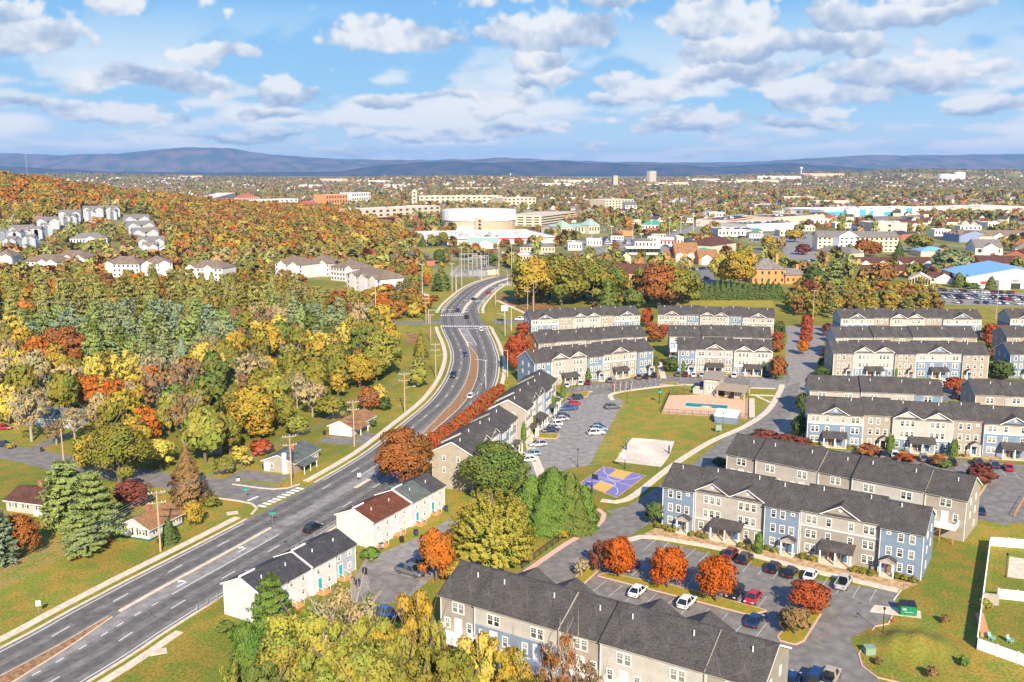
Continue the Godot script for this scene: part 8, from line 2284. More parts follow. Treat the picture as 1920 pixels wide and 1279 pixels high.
	block("bank", "white bank with an emerald hipped roof by the busy road", "bank", V(149.5,-1092.9), V(168.0,-1085.3), 24.0, 6.5, "wall_white", "roof_emerald", "hip", {"rise": 6.0, "rows": 1, "cols": 5})
	block("shop", "low white shop with green roof edge beside the bank", "shop", V(167.3,-1080.7), V(187.3,-1077.6), 20.0, 6.0, "wall_white", "roof_teal", "flat", {"rows": 1, "cols": 6, "band": "roof_emerald"})
	block("restaurant", "restaurant with red roofed canopies by the busy road", "restaurant", V(147.3,-1016.7), V(166.7,-1036.5), 12.0, 3.8, "wall_cream", "red_paint", "hip", {"rise": 2.5, "rows": 1, "cols": 5})
	block("shop", "small orange-fronted shop under a red roof among parked cars", "shop", V(116.3,-990.8), V(127.7,-998.4), 10.0, 4.5, "brick_orange", "red_paint", "flat", {})
	block("shop", "white shop with a red band beside the pale yellow building", "shop", V(134.7,-859.7), V(151.6,-859.7), 22.0, 6.0, "wall_white", "roof_membrane", "flat", {"band": "red_paint", "rows": 1, "cols": 5})
	block("filling_station", "long white canopy roof over the filling station", "filling station", V(93.8,-772.7), V(121.7,-772.7), 14.0, 5.0, "wall_white", "metal_white", "flat", {"rows": 1, "cols": 8, "wh": 3.2, "ww": 4.2})
	block("kiosk", "white two-storey unit at the filling station", "building", V(122.0,-849.0), V(129.4,-844.4), 10.0, 9.0, "wall_white", "metal_white", "flat", {"rows": 2, "cols": 3})
	block("office_building", "pale yellow two-storey office with a dark hipped wing", "office building", V(142.9,-817.0), V(148.7,-817.0), 14.0, 11.0, "wall_pale_yellow", "roof_slate", "flat", {"rows": 1, "cols": 2})
	block("office_wing", "pale yellow wing with a dark hipped roof", "office building", V(148.1,-813.9), V(158.3,-813.9), 16.0, 6.5, "wall_pale_yellow", "roof_slate", "hip", {"rise": 3.5, "rows": 1, "cols": 3})
	block("orange_roof_hall", "orange-tan roofed hall with white dormers among the trees", "hall", V(122.9,-707.2), V(140.0,-707.2), 18.0, 6.0, "brick_orange", "roof_tan", "gable", {"rise": 8.0, "gables": [0.2, 0.68], "gw": 2.6})
	block("orange_roof_hall", "orange-tan roof left of the dormered hall", "hall", V(112.5,-722.5), V(123.5,-714.8), 16.0, 4.5, "brick_orange", "roof_tan", "hip", {"rise": 4.5})
	block("orange_roof_hall", "orange-tan roof with one white arched gable, right of the dormered hall", "hall", V(136.5,-685.9), V(150.4,-685.9), 16.0, 5.5, "brick_orange", "roof_tan", "gable", {"rise": 5.0, "gables": [0.4], "gw": 3.6})
	block("restaurant", "building with a bright emerald roof behind the orange hall", "restaurant", V(154.3,-772.7), V(167.5,-772.7), 12.0, 4.0, "wall_white", "roof_emerald", "hip", {"rise": 2.0})
	block("chapel", "cream hall with brown hipped roofs behind the emerald roof", "hall", V(164.4,-772.7), V(192.4,-809.3), 22.0, 7.0, "wall_cream", "roof_brown", "hip", {"rise": 6.0})
	block("house", "dark-roofed cream house, left of a pair behind the big oaks", "house", V(72.3,-699.6), V(80.1,-699.6), 12.0, 5.0, "wall_cream", "roof_slate", "front", {"rise": 4.0})
	block("house", "dark-roofed cream house, right of a pair behind the big oaks", "house", V(80.8,-693.5), V(88.2,-696.5), 12.0, 5.0, "wall_cream", "roof_slate", "front", {"rise": 4.0})
	block("house", "orange brick house with brown roof behind the oaks at the field edge", "house", V(59.7,-577.6), V(83.4,-574.6), 14.0, 6.0, "brick_orange", "roof_brown", "gable", {"rise": 5.0, "rows": 1, "cols": 9})
	# strip malls
	block("strip_mall", "long white strip mall with black roof panels", "shops", V(215.2,-984.7), V(254.1,-984.7), 40.0, 7.0, "wall_white", "roof_tar", "flat", {"units": 8, "rows": 1, "cols": 10, "wh": 3.2})
	block("strip_mall", "white shop with a green gable among the strip malls", "shops", V(243.3,-984.7), V(252.2,-977.0), 16.0, 6.0, "wall_white", "roof_emerald", "front", {"rise": 2.5})
	block("strip_mall", "second strip mall with dark roof and pale parapet", "shops", V(261.6,-1149.3), V(335.4,-1262.1), 40.0, 8.0, "wall_pink", "roof_tar", "flat", {"units": 10, "band": "red_paint"})
	block("strip_mall", "strip mall of black roofs left of the hotel", "shops", V(264.1,-1062.4), V(335.6,-1100.5), 50.0, 8.0, "wall_white", "roof_tar", "flat", {"units": 12})
	block("strip_mall", "farther strip mall with a pale blue roof end", "shops", V(333.5,-1202.7), V(415.6,-1272.8), 50.0, 9.0, "wall_pink", "roof_tar", "flat", {"units": 10})
	block("strip_mall", "shop with a pale blue roof at the end of the far strip mall", "shops", V(394.5,-1397.8), V(420.2,-1410.0), 30.0, 7.0, "wall_white", "roof_blue", "flat", {})
	var big := block("superstore", "very long white superstore with blue entrance panels", "store", V(455.7,-1394.7), V(672.7,-1478.6), 90.0, 10.0, "wall_white", "metal_white", "flat", {"units": 18, "mark": "long blue-panelled superstore"})
	var bw := (V(455.7,-1394.7) - V(672.7,-1478.6)).length()
	for q in [[0.02, 0.2, 0.0], [0.3, 0.345, 2.0], [0.38, 0.41, 0.0], [0.5, 0.56, -2.0], [0.68, 0.73, 2.5]]:
		var m := MB.new(); m.box(Vector3(bw * q[0], 1.5, 0.01), Vector3(bw * q[1], 8.5 + q[2], 1.2)); obj("panel", [m, "shop_blue"], big)
	block("superstore", "long pinkish store continuing right of the superstore", "store", V(672.7,-1478.6), V(856.0,-1576.3), 80.0, 9.0, "wall_pink", "roof_membrane", "flat", {"units": 10})
	block("big_box", "pinkish windowless block behind the hotel", "store", V(394.4,-1035.0), V(432.8,-1035.0), 40.0, 11.0, "wall_pink", "roof_membrane", "flat", {"units": 14, "rows": 2, "cols": 1, "ww": 3.0})
	block("annex", "red brick annex with a dark roof right of the hotel", "building", V(384.8,-931.3), V(400.8,-946.5), 14.0, 6.0, "brick_red", "roof_slate", "hip", {"rise": 3.0})
	# low shops and offices filling the blocks between
	for q in [[V(22.5,-792.6), V(36.0,-792.6)], [V(109.1,-836.8), V(125.2,-836.8)], [V(140.5,-948.1), V(154.5,-948.1)], [V(171.6,-891.7), V(189.8,-891.7)], [V(220.2,-993.8), V(237.1,-993.8)], [V(272.1,-1134.1), V(293.8,-1134.1)], [V(242.5,-963.3), V(256.6,-963.3)], [V(282.1,-993.8), V(302.3,-993.8)], [V(327.8,-1074.6), V(344.8,-1074.6)], [V(387.1,-1225.5), V(414.8,-1225.5)], [V(290.7,-1394.7), V(314.3,-1394.7)], [V(222.3,-1251.4), V(239.2,-1251.4)], [V(219.5,-1411.5), V(241.7,-1411.5)], [V(146.1,-1176.8), V(160.7,-1176.8)], [V(388.0,-1134.1), V(407.2,-1134.1)], [V(393.3,-1074.6), V(411.5,-1074.6)], [V(444.9,-1134.1), V(470.5,-1134.1)], [V(456.0,-1083.7), V(471.9,-1083.7)], [V(445.0,-993.8), V(461.9,-993.8)], [V(514.2,-1083.7), V(538.6,-1083.7)], [V(571.0,-1134.1), V(592.8,-1134.1)], [V(524.2,-993.8), V(538.8,-993.8)], [V(678.0,-1333.8), V(708.1,-1333.8)], [V(690.8,-1460.3), V(723.7,-1460.3)], [V(538.6,-1291.1), V(564.8,-1291.1)], [V(398.8,-1445.0), V(431.3,-1445.0)], [V(378.5,-1291.1), V(400.3,-1291.1)], [V(68.2,-859.7), V(81.8,-859.7)], [V(48.4,-813.9), V(60.4,-813.9)], [V(96.9,-925.2), V(109.4,-925.2)]]:
		var w2: String = ["wall_white", "wall_cream", "wall_pink", "wall_white"][rng.randi() % 4]
		var r2: String = ["roof_membrane", "roof_tar", "roof_stone", "roof_brown", "roof_membrane"][rng.randi() % 5]
		var st: String = "hip" if r2 in ["roof_stone", "roof_brown"] else "flat"
		block("shop", "", "shop", q[0], q[1], rng.randf_range(14, 24), rng.randf_range(4.5, 6.5), w2, r2, st, {"desc": {"wall_white": "white", "wall_cream": "cream", "wall_pink": "pinkish"}[w2] + " low shop with a " + {"roof_membrane": "pale flat", "roof_tar": "black flat", "roof_stone": "grey hipped", "roof_brown": "brown hipped"}[r2] + " roof", "group": "low shops of the town", "rows": 1, "cols": 5, "units": 2, "open": 12.0})
	# the hotel
	var ho := block("hotel", "cream four-storey hotel with a white gabled centre", "hotel", V(260.5,-803.2), V(326.1,-795.6), 22.0, 12.2, "wall_pale_yellow", "roof_stone", "gable", {"rise": 4.5, "rows": 4, "cols": 17, "ww": 1.9, "mark": "cream hotel"})
	var hw: float = (V(260.5,-803.2) - V(326.1,-795.6)).length()
	var hg_ := MB.new(); hg_.box(Vector3(hw * 0.26, 0, -6), Vector3(hw * 0.46, 13.0, 1.4)); hg_.tri(Vector3(hw * 0.27, 13.0, 1.39), Vector3(hw * 0.49, 13.0, 1.39), Vector3(hw * 0.38, 17.2, 1.39)); obj("gable", [hg_, "metal_white"], ho)
	var hr := MB.new(); beam(hr, Vector3(hw * 0.265, 12.9, 1.5), Vector3(hw * 0.38, 17.4, 1.5), 0.5, 0.4); beam(hr, Vector3(hw * 0.38, 17.4, 1.5), Vector3(hw * 0.495, 12.9, 1.5), 0.5, 0.4); obj("fascia", [hr, "trim_white"], ho)
	var hs := MB.new(); hs.box(Vector3(hw * 0.34, 14.0, 1.41), Vector3(hw * 0.42, 15.2, 1.6)); obj("sign", [hs, "siding_grey_blue"], ho)
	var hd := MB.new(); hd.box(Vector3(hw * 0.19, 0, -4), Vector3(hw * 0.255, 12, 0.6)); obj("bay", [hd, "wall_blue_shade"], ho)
	for r in 4:
		for k in 3:
			var m := MB.new(); m.box(Vector3(hw * (0.285 + k * 0.06), 1.5 + r * 3, 1.41), Vector3(hw * (0.31 + k * 0.06), 3.0 + r * 3, 1.48)); obj("window", [m, "pane_dark"], ho)
	block("hotel_lobby", "low grey-roofed entrance pavilion before the hotel", "pavilion", V(249.3,-771.2), V(266.1,-737.7), 14.0, 4.0, "wall_cream", "roof_stone", "hip", {"rise": 4.0})
	# the orange brick house and its wing
	block("brick_house", "orange brick mansion with a grey hipped roof and two tall chimneys", "house", V(146.4,-570.0), V(166.5,-570.0), 18.0, 8.8, "brick_orange", "roof_stone", "hip", {"rise": 6.2, "rows": 2, "cols": 5, "ww": 1.2, "wh": 1.9, "chimneys": [V(3.0,-12.0), V(17.0,-10.0)], "mark": "orange brick mansion"})
	block("brick_house", "lower orange brick wing right of the mansion", "house", V(166.1,-568.5), V(176.4,-570.0), 12.0, 5.6, "brick_orange", "roof_stone", "gable", {"rise": 3.4, "rows": 1, "cols": 3, "ww": 1.2, "wh": 1.8, "chimneys": [V(9.6,-6.0)]})
	mark("the orange brick mansion", V(156.3,-570.0))
	# right-hand side
	var vs := block("store", "blue-roofed white store with red lettering at the right edge", "store", V(266.3,-548.6), V(320.6,-541.0), 46.0, 6.6, "wall_white", "roof_blue", "front", {"rise": 5.5, "mark": "blue-roofed store"})
	var vw: float = (V(266.3,-548.6) - V(320.6,-541.0)).length()
	var en := MB.new(); en.box(Vector3(vw * 0.3, 0, 0), Vector3(vw * 0.42, 5.4, 5)); obj("entrance_block", [en, "wall_white"], vs)
	var en2 := MB.new(); en2.box(Vector3(vw * 0.43, 0.1, 0.01), Vector3(vw * 0.55, 3.4, 0.3)); obj("entrance_doors", [en2, "pane_dark"], vs)
	var tm := TextMesh.new(); tm.text = "Valor"; tm.font_size = 40; tm.pixel_size = 0.048; tm.depth = 0.12; tm.material = M.red_paint
	put("lettering", tm, vs, Transform3D(Basis(), Vector3(vw * 0.49, 5.0, 0.2)))
	var rp := MB.new(); rp.box(Vector3(vw * 0.15, 2.6, 0.01), Vector3(vw * 0.21, 4.2, 0.2)); obj("sign", [rp, "red_paint"], vs)
	var sun_ := block("sun_room", "cream gabled building with a fully glazed front", "building", V(239.5,-563.9), V(250.4,-559.3), 15.0, 3.6, "wall_pale_yellow", "wall_cream", "front", {"rise": 3.2})
	var sw: float = (V(239.5,-563.9) - V(250.4,-559.3)).length()
	for k in 8:
		var m := MB.new(); var x := sw * (k + 0.5) / 8; m.box(Vector3(x - sw * 0.05, 0.5, 0.004), Vector3(x + sw * 0.05, 3.2 + (1.0 - absf(k - 3.5) / 4.0) * 2.6, 0.06)); obj("pane", [m, "pane_dark"], sun_)
	block("house", "white gabled house with a brown roof beside the blue-roofed store", "house", V(256.1,-573.1), V(269.3,-571.5), 12.0, 3.6, "wall_white", "roof_brown", "gable", {"rise": 2.8, "gables": [0.6], "gw": 4.5, "rows": 1, "cols": 4})
	block("low_office", "long low brick building with brown roof, nearer of two", "building", V(228.6,-612.7), V(270.6,-617.2), 14.0, 3.6, "brick_orange", "roof_brown", "gable", {"rise": 3.0, "rows": 1, "cols": 11})
	block("low_office", "long low brick building with white gables, farther of two", "building", V(243.7,-667.6), V(298.9,-667.6), 14.0, 3.6, "brick_orange", "roof_brown", "gable", {"rise": 3.2, "gables": [0.14, 0.36, 0.56, 0.76, 0.95], "gw": 2.6, "rows": 1, "cols": 10})
	block("school", "blue curved-roof building behind the low brick offices", "building", V(327.4,-752.9), V(351.7,-752.9), 20.0, 4.5, "wall_pink", "roof_blue", "hip", {"rise": 3.0})
	block("brick_hall", "red brick hall with a brown roof above the blue-roofed store", "hall", V(323.2,-647.8), V(352.0,-646.2), 16.0, 5.5, "brick_red", "roof_brown", "gable", {"rise": 4.0, "rows": 1, "cols": 7})
	block("brick_hall", "red brick gabled end behind the brick hall", "hall", V(375.2,-716.3), V(388.2,-704.2), 20.0, 5.0, "brick_red", "roof_brown", "front", {"rise": 4.0})
	block("church", "white-fronted church with a wide grey roof", "church", V(379.1,-769.7), V(399.9,-766.7), 24.0, 6.0, "wall_white", "roof_stone", "gable", {"rise": 6.0, "gables": [0.55], "gw": 6.0, "rows": 1, "cols": 3})
	block("long_house", "long tan-roofed building with shaded gabled left end", "building", V(432.8,-910.0), V(501.7,-905.4), 16.0, 6.0, "wall_cream", "roof_taupe", "gable", {"rise": 5.0, "gables": [0.09, 0.52, 0.78], "gw": 5.0})
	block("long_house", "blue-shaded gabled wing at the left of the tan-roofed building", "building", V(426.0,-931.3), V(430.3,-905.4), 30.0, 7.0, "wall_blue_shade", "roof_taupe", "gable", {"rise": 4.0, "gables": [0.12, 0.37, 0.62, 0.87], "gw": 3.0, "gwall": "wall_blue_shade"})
	block("hall", "grey-roofed hall at the far right beside the church", "hall", V(408.4,-763.6), V(421.7,-759.0), 16.0, 6.0, "wall_cream", "roof_stone", "hip", {"rise": 4.0})
	# left of the road
	block("low_office", "red brick office with dark and green-grey roofs left of the substation", "building", V(-96.6,-705.7), V(-74.7,-670.6), 22.0, 4.0, "brick_red", "roof_slate", "hip", {"rise": 3.5, "rows": 1, "cols": 6})
	block("low_office", "red brick office with a green-grey roof right next to the dark-roofed one", "building", V(-81.4,-670.6), V(-63.2,-717.9), 22.0, 4.0, "brick_red", "roof_green_grey", "hip", {"rise": 3.5, "rows": 1, "cols": 6})
	block("low_office", "pale-roofed office above the road where it leaves the view", "building", V(3.8,-717.9), V(22.3,-716.3), 22.0, 4.2, "wall_cream", "roof_membrane", "hip", {"rise": 2.0, "rows": 1, "cols": 8})
	block("low_office", "green-grey roofed office behind the pale-roofed one", "building", V(6.9,-798.7), V(29.6,-795.6), 20.0, 4.2, "wall_pink", "roof_green_grey", "hip", {"rise": 3.5, "rows": 1, "cols": 8})
	block("house", "teal-roofed building with white gable between the red maples", "building", V(-39.7,-832.2), V(-12.6,-832.2), 20.0, 5.0, "wall_white", "roof_teal", "gable", {"rise": 4.0, "gables": [0.6], "gw": 5.0})
	block("pump_house", "cream pump house with grey hipped roof beside the substation", "building", V(-16.5,-615.7), V(-9.2,-621.8), 12.0, 4.0, "wall_cream", "roof_stone", "hip", {"rise": 2.4})
	# white apartment blocks with taupe roofs in the woods
	for q in [[V(-96.8,-547.1), V(-72.8,-518.2), 18.0, [0.2, 0.5, 0.8], "white apartment block with taupe hipped roof, nearest the road"], [V(-155.1,-614.2), V(-134.0,-599.0), 16.0, [0.25, 0.7], "white apartment block with taupe roof, left of the nearest one"], [V(-136.7,-618.8), V(-119.0,-609.6), 16.0, [0.75], "taupe-roofed apartment block between two others in the woods"], [V(-114.1,-589.8), V(-97.1,-576.1), 16.0, [0.8], "taupe-roofed apartment block behind the nearest one"],
		[V(-239.8,-606.6), V(-221.8,-612.7), 18.0, [0.2, 0.75], "white apartment block with balconies and a red shrub before it"], [V(-264.4,-606.6), V(-241.1,-606.6), 16.0, [0.15], "taupe-roofed apartment block with a low white gable"], [V(-322.3,-656.9), V(-296.5,-650.8), 18.0, [0.15, 0.5, 0.85], "white apartment block behind the red maple"], [V(-326.3,-624.9), V(-300.3,-618.8), 18.0, [0.6, 0.85], "white apartment block with shaded blue end, second from left"], [V(-362.2,-655.4), V(-349.7,-656.9), 18.0, [0.3, 0.7], "white apartment block at the far left edge"], [V(-202.7,-585.2), V(-179.0,-579.2), 16.0, [0.1, 0.6], "white apartment block with shaded end beside the yellow trees"]]:
		block("apartment_block", q[4], "apartments", q[0], q[1], q[2], 8.5, "siding_white", "roof_taupe", "hip", {"rise": 4.4, "rows": 3, "cols": 8, "ww": 1.1, "wh": 1.3, "gables": q[3], "gw": 3.4, "open": 28.0, "group": "white apartment blocks in the woods"})
	# grey apartment blocks up the hillside
	var ga := [[V(-445.4,-819.6), V(-440.6,-828.7)], [V(-451.6,-847.3), V(-432.0,-850.2)], [V(-457.5,-910.5), V(-440.1,-919.6)], [V(-463.5,-967.7), V(-443.7,-973.6)], [V(-456.9,-1009.4), V(-438.3,-1016.7)], [V(-439.1,-1029.1), V(-429.1,-1033.5)], [V(-396.2,-969.9), V(-376.2,-981.9)], [V(-373.5,-920.4), V(-353.3,-934.0)], [V(-346.9,-864.9), V(-327.9,-875.5)], [V(-312.0,-786.7), V(-293.0,-794.3)], [V(-431.6,-831.7), V(-427.1,-833.2)], [V(-434.9,-874.8), V(-429.9,-877.9)], [V(-444.1,-947.4), V(-438.0,-947.3)], [V(-436.2,-821.0), V(-428.8,-821.0)], [V(-430.3,-848.6), V(-424.5,-848.6)], [V(-447.6,-944.4), V(-443.1,-944.3)], [V(-443.7,-987.5), V(-437.0,-989.0)], [V(-428.6,-1008.9), V(-423.3,-1008.8)], [V(-438.3,-793.4), V(-434.7,-804.1)], [V(-291.0,-740.8), V(-280.5,-742.3)], [V(-407.3,-787.1), V(-399.8,-787.0)], [V(-414.3,-770.3), V(-406.2,-768.7)]]
	for k in ga.size():
		block("apartment_block", "", "apartments", ga[k][0], ga[k][1], 16.0 if k < 10 else 9.0, 8.6, "siding_grey_blue", "roof_stone", "gable", {"desc": "pale grey hillside apartment block with twin gables", "rise": 3.4, "rows": 3, "cols": 5, "ww": 2.2, "wh": 1.4, "gables": [0.18, 0.8], "gw": 3.6, "gwall": "siding_grey_blue", "open": 26.0, "group": "grey apartment blocks on the hillside"})
	block("clubhouse", "white hillside clubhouse with a grey hipped roof and small cupola", "clubhouse", V(-390.9,-833.0), V(-361.6,-842.0), 18.0, 4.5, "siding_white", "roof_stone", "hip", {"rise": 4.5, "rows": 1, "cols": 12, "gables": [0.55], "gw": 3.2, "open": 20.0})
	mark("the hillside clubhouse", V(-375.9,-839.0))
	for q in [[V(-398.2,-759.5), V(-390.1,-761.0)], [V(-310.5,-734.8), V(-301.7,-736.3)], [V(-291.0,-777.5), V(-280.9,-774.4)]]:
		block("house", "", "house", q[0], q[1], 10.0, 4.0, "siding_white", "roof_stone", "front", {"desc": "small white gabled house below the hillside apartments", "rise": 2.6})
	# streets and car parks of the town
	flat("store_car_park", [V(241.2,-544.1), V(250.6,-534.9), V(313.0,-524.2), V(281.1,-469.6), V(222.0,-479.4), V(234.5,-516.6)], "asphalt_light", 0.02)
	flat("town_car_park", [V(64.9,-955.7), V(80.4,-1089.9), V(129.5,-1118.8), V(129.7,-998.4), V(121.2,-917.6), V(83.3,-849.0), V(55.1,-809.3)], "asphalt_light", 0.02)
	flat("town_car_park", [V(104.5,-789.5), V(128.6,-931.3), V(164.0,-931.3), V(142.8,-809.3), V(124.8,-772.7)], "asphalt_light", 0.022)
	flat("town_car_park", [V(125.8,-659.9), V(143.4,-666.0), V(118.8,-547.1), V(104.7,-547.1)], "asphalt", 0.02)
	flat("town_car_park", [V(255.5,-1027.3), V(301.7,-1056.3), V(327.3,-1013.6), V(234.6,-727.0), V(213.9,-727.0), V(240.2,-838.3), V(234.1,-940.4)], "asphalt_light", 0.02)
	flat("town_car_park", [V(534.9,-1477.1), V(576.3,-1373.4), V(505.3,-1202.7), V(457.7,-1262.1)], "asphalt", 0.02)
	path("town_street", [V(2.8,-612.7), V(31.6,-695.0), V(78.4,-813.9), V(151.4,-955.7), V(203.7,-1092.9), V(261.1,-1251.4), V(407.7,-1574.6)], 16.0, "asphalt_light", 0.024)
	path("town_street", [V(203.7,-1092.9), V(289.0,-1112.7), V(345.8,-1019.7), V(341.4,-813.9)], 12.0, "asphalt_light", 0.023)
	path("town_street", [V(-112.2,-1244.3), V(0.0,-1082.3), V(31.2,-1105.2), V(72.4,-1285.0), V(122.1,-1445.0)], 12.0, "asphalt_light", 0.023)
	flat("lawn", [V(-48.4,-1143.5), V(-17.6,-1245.5), V(-16.2,-1149.5), V(34.9,-1125.0), V(43.7,-1105.2), V(0.0,-1064.0), V(-42.6,-1077.8)], "mown", 0.026)
	flat("lawn", [V(-118.4,-803.2), V(-92.5,-859.7), V(-58.4,-859.7), V(-57.7,-813.9), V(-89.9,-792.6)], "mown", 0.02)
	flat("lawn", [V(-407.0,-923.8), V(-420.6,-979.5), V(-413.9,-1011.7), V(-398.6,-976.1), V(-393.7,-943.7), V(-399.2,-928.3)], "mown", 0.5)

func make_far_town():
	# the nearer part of the distant town, house by house; the rest of it is one object
	var sites := []
	var f := FastNoiseLite.new(); f.seed = 55; f.frequency = 0.004
	for k in 7000:
		var d := 1250.0 + 3900.0 * pow(rng.randf(), 1.2)
		var a := rng.randf_range(-0.55, 0.55)
		var p := Vector2(sin(a) * d, -cos(a) * d)
		if a < -0.2 and d < 1500: continue
		if f.get_noise_2d(p.x, p.y) < -0.12 or not clear_of(p, 4.0): continue
		sites.append(p)
		if d < 2000: keepout.append([p, 6.0])
	sites.sort_custom(func(x, y): return x.length() < y.length())
	var shapes := []
	for q in [["wall_white", "roof_stone", 11.0, 8.0, 5.0], ["wall_white", "roof_brown", 12.0, 8.0, 4.0], ["brick_red", "roof_stone", 14.0, 9.0, 5.5], ["wall_cream", "roof_grey", 10.0, 8.0, 6.0], ["wall_pale_yellow", "roof_red", 12.0, 9.0, 4.5]]:
		var e := MB.new(); e.box(Vector3(-q[2] / 2, 0, -q[3] / 2), Vector3(q[2] / 2, q[4], q[3] / 2)); e.tri(Vector3(-q[2] / 2, q[4], -q[3] / 2), Vector3(-q[2] / 2, q[4], q[3] / 2), Vector3(-q[2] / 2, q[4] + 3, 0)); e.tri(Vector3(q[2] / 2, q[4], q[3] / 2), Vector3(q[2] / 2, q[4], -q[3] / 2), Vector3(q[2] / 2, q[4] + 3, 0))
		var r := MB.new(); slope(r, -q[2] / 2 - 0.4, q[2] / 2 + 0.4, Vector2(q[4] - 0.2, q[3] / 2 + 0.5), Vector2(q[4] + 3.2, 0)); slope(r, -q[2] / 2 - 0.4, q[2] / 2 + 0.4, Vector2(q[4] - 0.2, -q[3] / 2 - 0.5), Vector2(q[4] + 3.2, 0.001))
		shapes.append([mesh_of([e, q[0]]), mesh_of([r, q[1]]), mesh_of([e, q[0], r, q[1]]), {"wall_white": "white", "brick_red": "red brick", "wall_cream": "cream", "wall_pale_yellow": "pale yellow"}[q[0]] + " house with a " + {"roof_stone": "grey", "roof_brown": "brown", "roof_grey": "dark grey", "roof_red": "red-brown"}[q[1]] + " roof"])
	var rest := [[], [], [], [], []]
	for k in sites.size():
		var p: Vector2 = sites[k]
		var s := rng.randi() % 5
		var xf := Transform3D(Basis(Vector3.UP, rng.randf() * TAU), Vector3(p.x, hgt(p.x, p.y) - 0.2, p.y))
		if k < 190:
			var t := thing("house", xf.origin, xf.basis.get_euler().y)
			put("wall", shapes[s][0], t); put("roof", shapes[s][1], t)
			auto(t, shapes[s][3], "house", "houses of the distant town")
		else: rest[s].append(xf)
	var t := thing("distant_houses"); tag(t, "white, cream and brick houses of the town towards the ridges", "houses"); t.set_meta("kind", "stuff")
	for s in 5:
		var mm := MultiMesh.new(); mm.transform_format = MultiMesh.TRANSFORM_3D; mm.mesh = shapes[s][2]; mm.instance_count = rest[s].size()
		for i in rest[s].size(): mm.set_instance_transform(i, rest[s][i])
		var o := MultiMeshInstance3D.new(); o.multimesh = mm; o.name = "houses_%03d" % (s + 1); o.set_meta("kind", "stuff"); t.add_child(o, true)
	# large pale sheds and landmarks of the far town
	for q in [[V(-399.0,-1222.9), V(-490.5,-1677.2), 30.0, 9.0, "wall_white", "roof_membrane", "long white hall left of the red-roofed block, far centre"], [V(-510.6,-1801.8), V(-485.8,-1830.8), 30.0, 17.0, "wall_cream", "roof_clay", "taller block with a red roof and cupola in the far centre"], [V(-460.1,-1740.9), V(-405.6,-1803.3), 30.0, 14.0, "wall_white", "roof_membrane", "white blocks beside the red roofs of the far centre"], [V(-333.9,-1705.7), V(-303.6,-1753.0), 30.0, 24.0, "brick_orange", "roof_membrane", "orange brick block in the far centre"], [V(-311.8,-1849.1), V(-282.9,-1899.5), 30.0, 24.0, "wall_white", "roof_blue", "white and blue block right of the brick one, far centre"], [V(-355.0,-1638.8), V(-334.9,-1676.8), 30.0, 8.0, "wall_pink", "roof_clay", "low pinkish hall with a red roof, far centre"]]:
		block("far_building", q[6], "building", q[0], q[1], q[2], q[3], q[4], q[5], "hip" if q[5] == "roof_clay" else "flat", {"rows": 3, "cols": 8, "rise": 7.0})
	for q in [[V(369.8,-3473.5), V(385.7,-3476.5), 44.0, "pale slab tower, left of two on the skyline of the town"], [V(575.0,-3981.1), V(604.3,-3997.8), 52.0, "pale tower block, right of two on the skyline of the town"]]:
		block("tower_block", q[3], "tower", q[0], q[1], 20.0, q[2], "wall_cream", "roof_membrane", "flat", {"rows": 9, "cols": 3})
	block("far_shed", "", "shed", V(100.9,-3604.1), V(223.8,-3632.9), 40.0, 9.0, "wall_white", "roof_membrane", "flat", {"desc": "long white industrial shed in the distant town", "group": "industrial sheds of the distant town"})
	block("far_shed", "", "shed", V(174.0,-3886.1), V(332.3,-3957.6), 40.0, 10.0, "wall_cream", "roof_membrane", "flat", {"desc": "long cream industrial shed in the distant town", "group": "industrial sheds of the distant town"})
	block("far_shed", "", "shed", V(515.7,-3682.7), V(624.9,-3719.2), 40.0, 9.0, "wall_pink", "roof_membrane", "flat", {"desc": "long pinkish industrial shed in the distant town", "group": "industrial sheds of the distant town"})
	block("far_shed", "", "shed", V(811.0,-4391.9), V(962.2,-4408.6), 40.0, 12.0, "wall_white", "roof_membrane", "flat", {"desc": "long white industrial shed in the distant town", "group": "industrial sheds of the distant town"})
	block("far_shed", "", "shed", V(876.7,-4121.0), V(998.6,-4148.4), 40.0, 10.0, "wall_cream", "roof_membrane", "flat", {"desc": "long cream industrial shed in the distant town", "group": "industrial sheds of the distant town"})
	block("far_shed", "", "shed", V(1005.4,-4277.0), V(1195.2,-4270.9), 40.0, 12.0, "wall_pink", "roof_membrane", "flat", {"desc": "long pinkish industrial shed in the distant town", "group": "industrial sheds of the distant town"})
	block("far_shed", "", "shed", V(1202.2,-4672.6), V(1385.6,-4587.4), 40.0, 14.0, "wall_white", "roof_membrane", "flat", {"desc": "long white industrial shed in the distant town", "group": "industrial sheds of the distant town"})
	block("far_shed", "", "shed", V(585.2,-3870.8), V(727.0,-3934.7), 40.0, 9.0, "wall_cream", "roof_membrane", "flat", {"desc": "long cream industrial shed in the distant town", "group": "industrial sheds of the distant town"})
	block("far_shed", "", "shed", V(-812.8,-4034.4), V(-712.9,-3981.2), 40.0, 12.0, "wall_pink", "roof_membrane", "flat", {"desc": "long pinkish industrial shed in the distant town", "group": "industrial sheds of the distant town"})
	block("far_shed", "", "shed", V(-574.4,-3800.5), V(-487.0,-3782.3), 40.0, 10.0, "wall_white", "roof_membrane", "flat", {"desc": "long white industrial shed in the distant town", "group": "industrial sheds of the distant town"})
	block("far_shed", "", "shed", V(-6738.5,-15457.9), V(-6306.5,-15457.9), 40.0, 12.0, "wall_cream", "roof_membrane", "flat", {"desc": "long cream industrial shed in the distant town", "group": "industrial sheds of the distant town"})
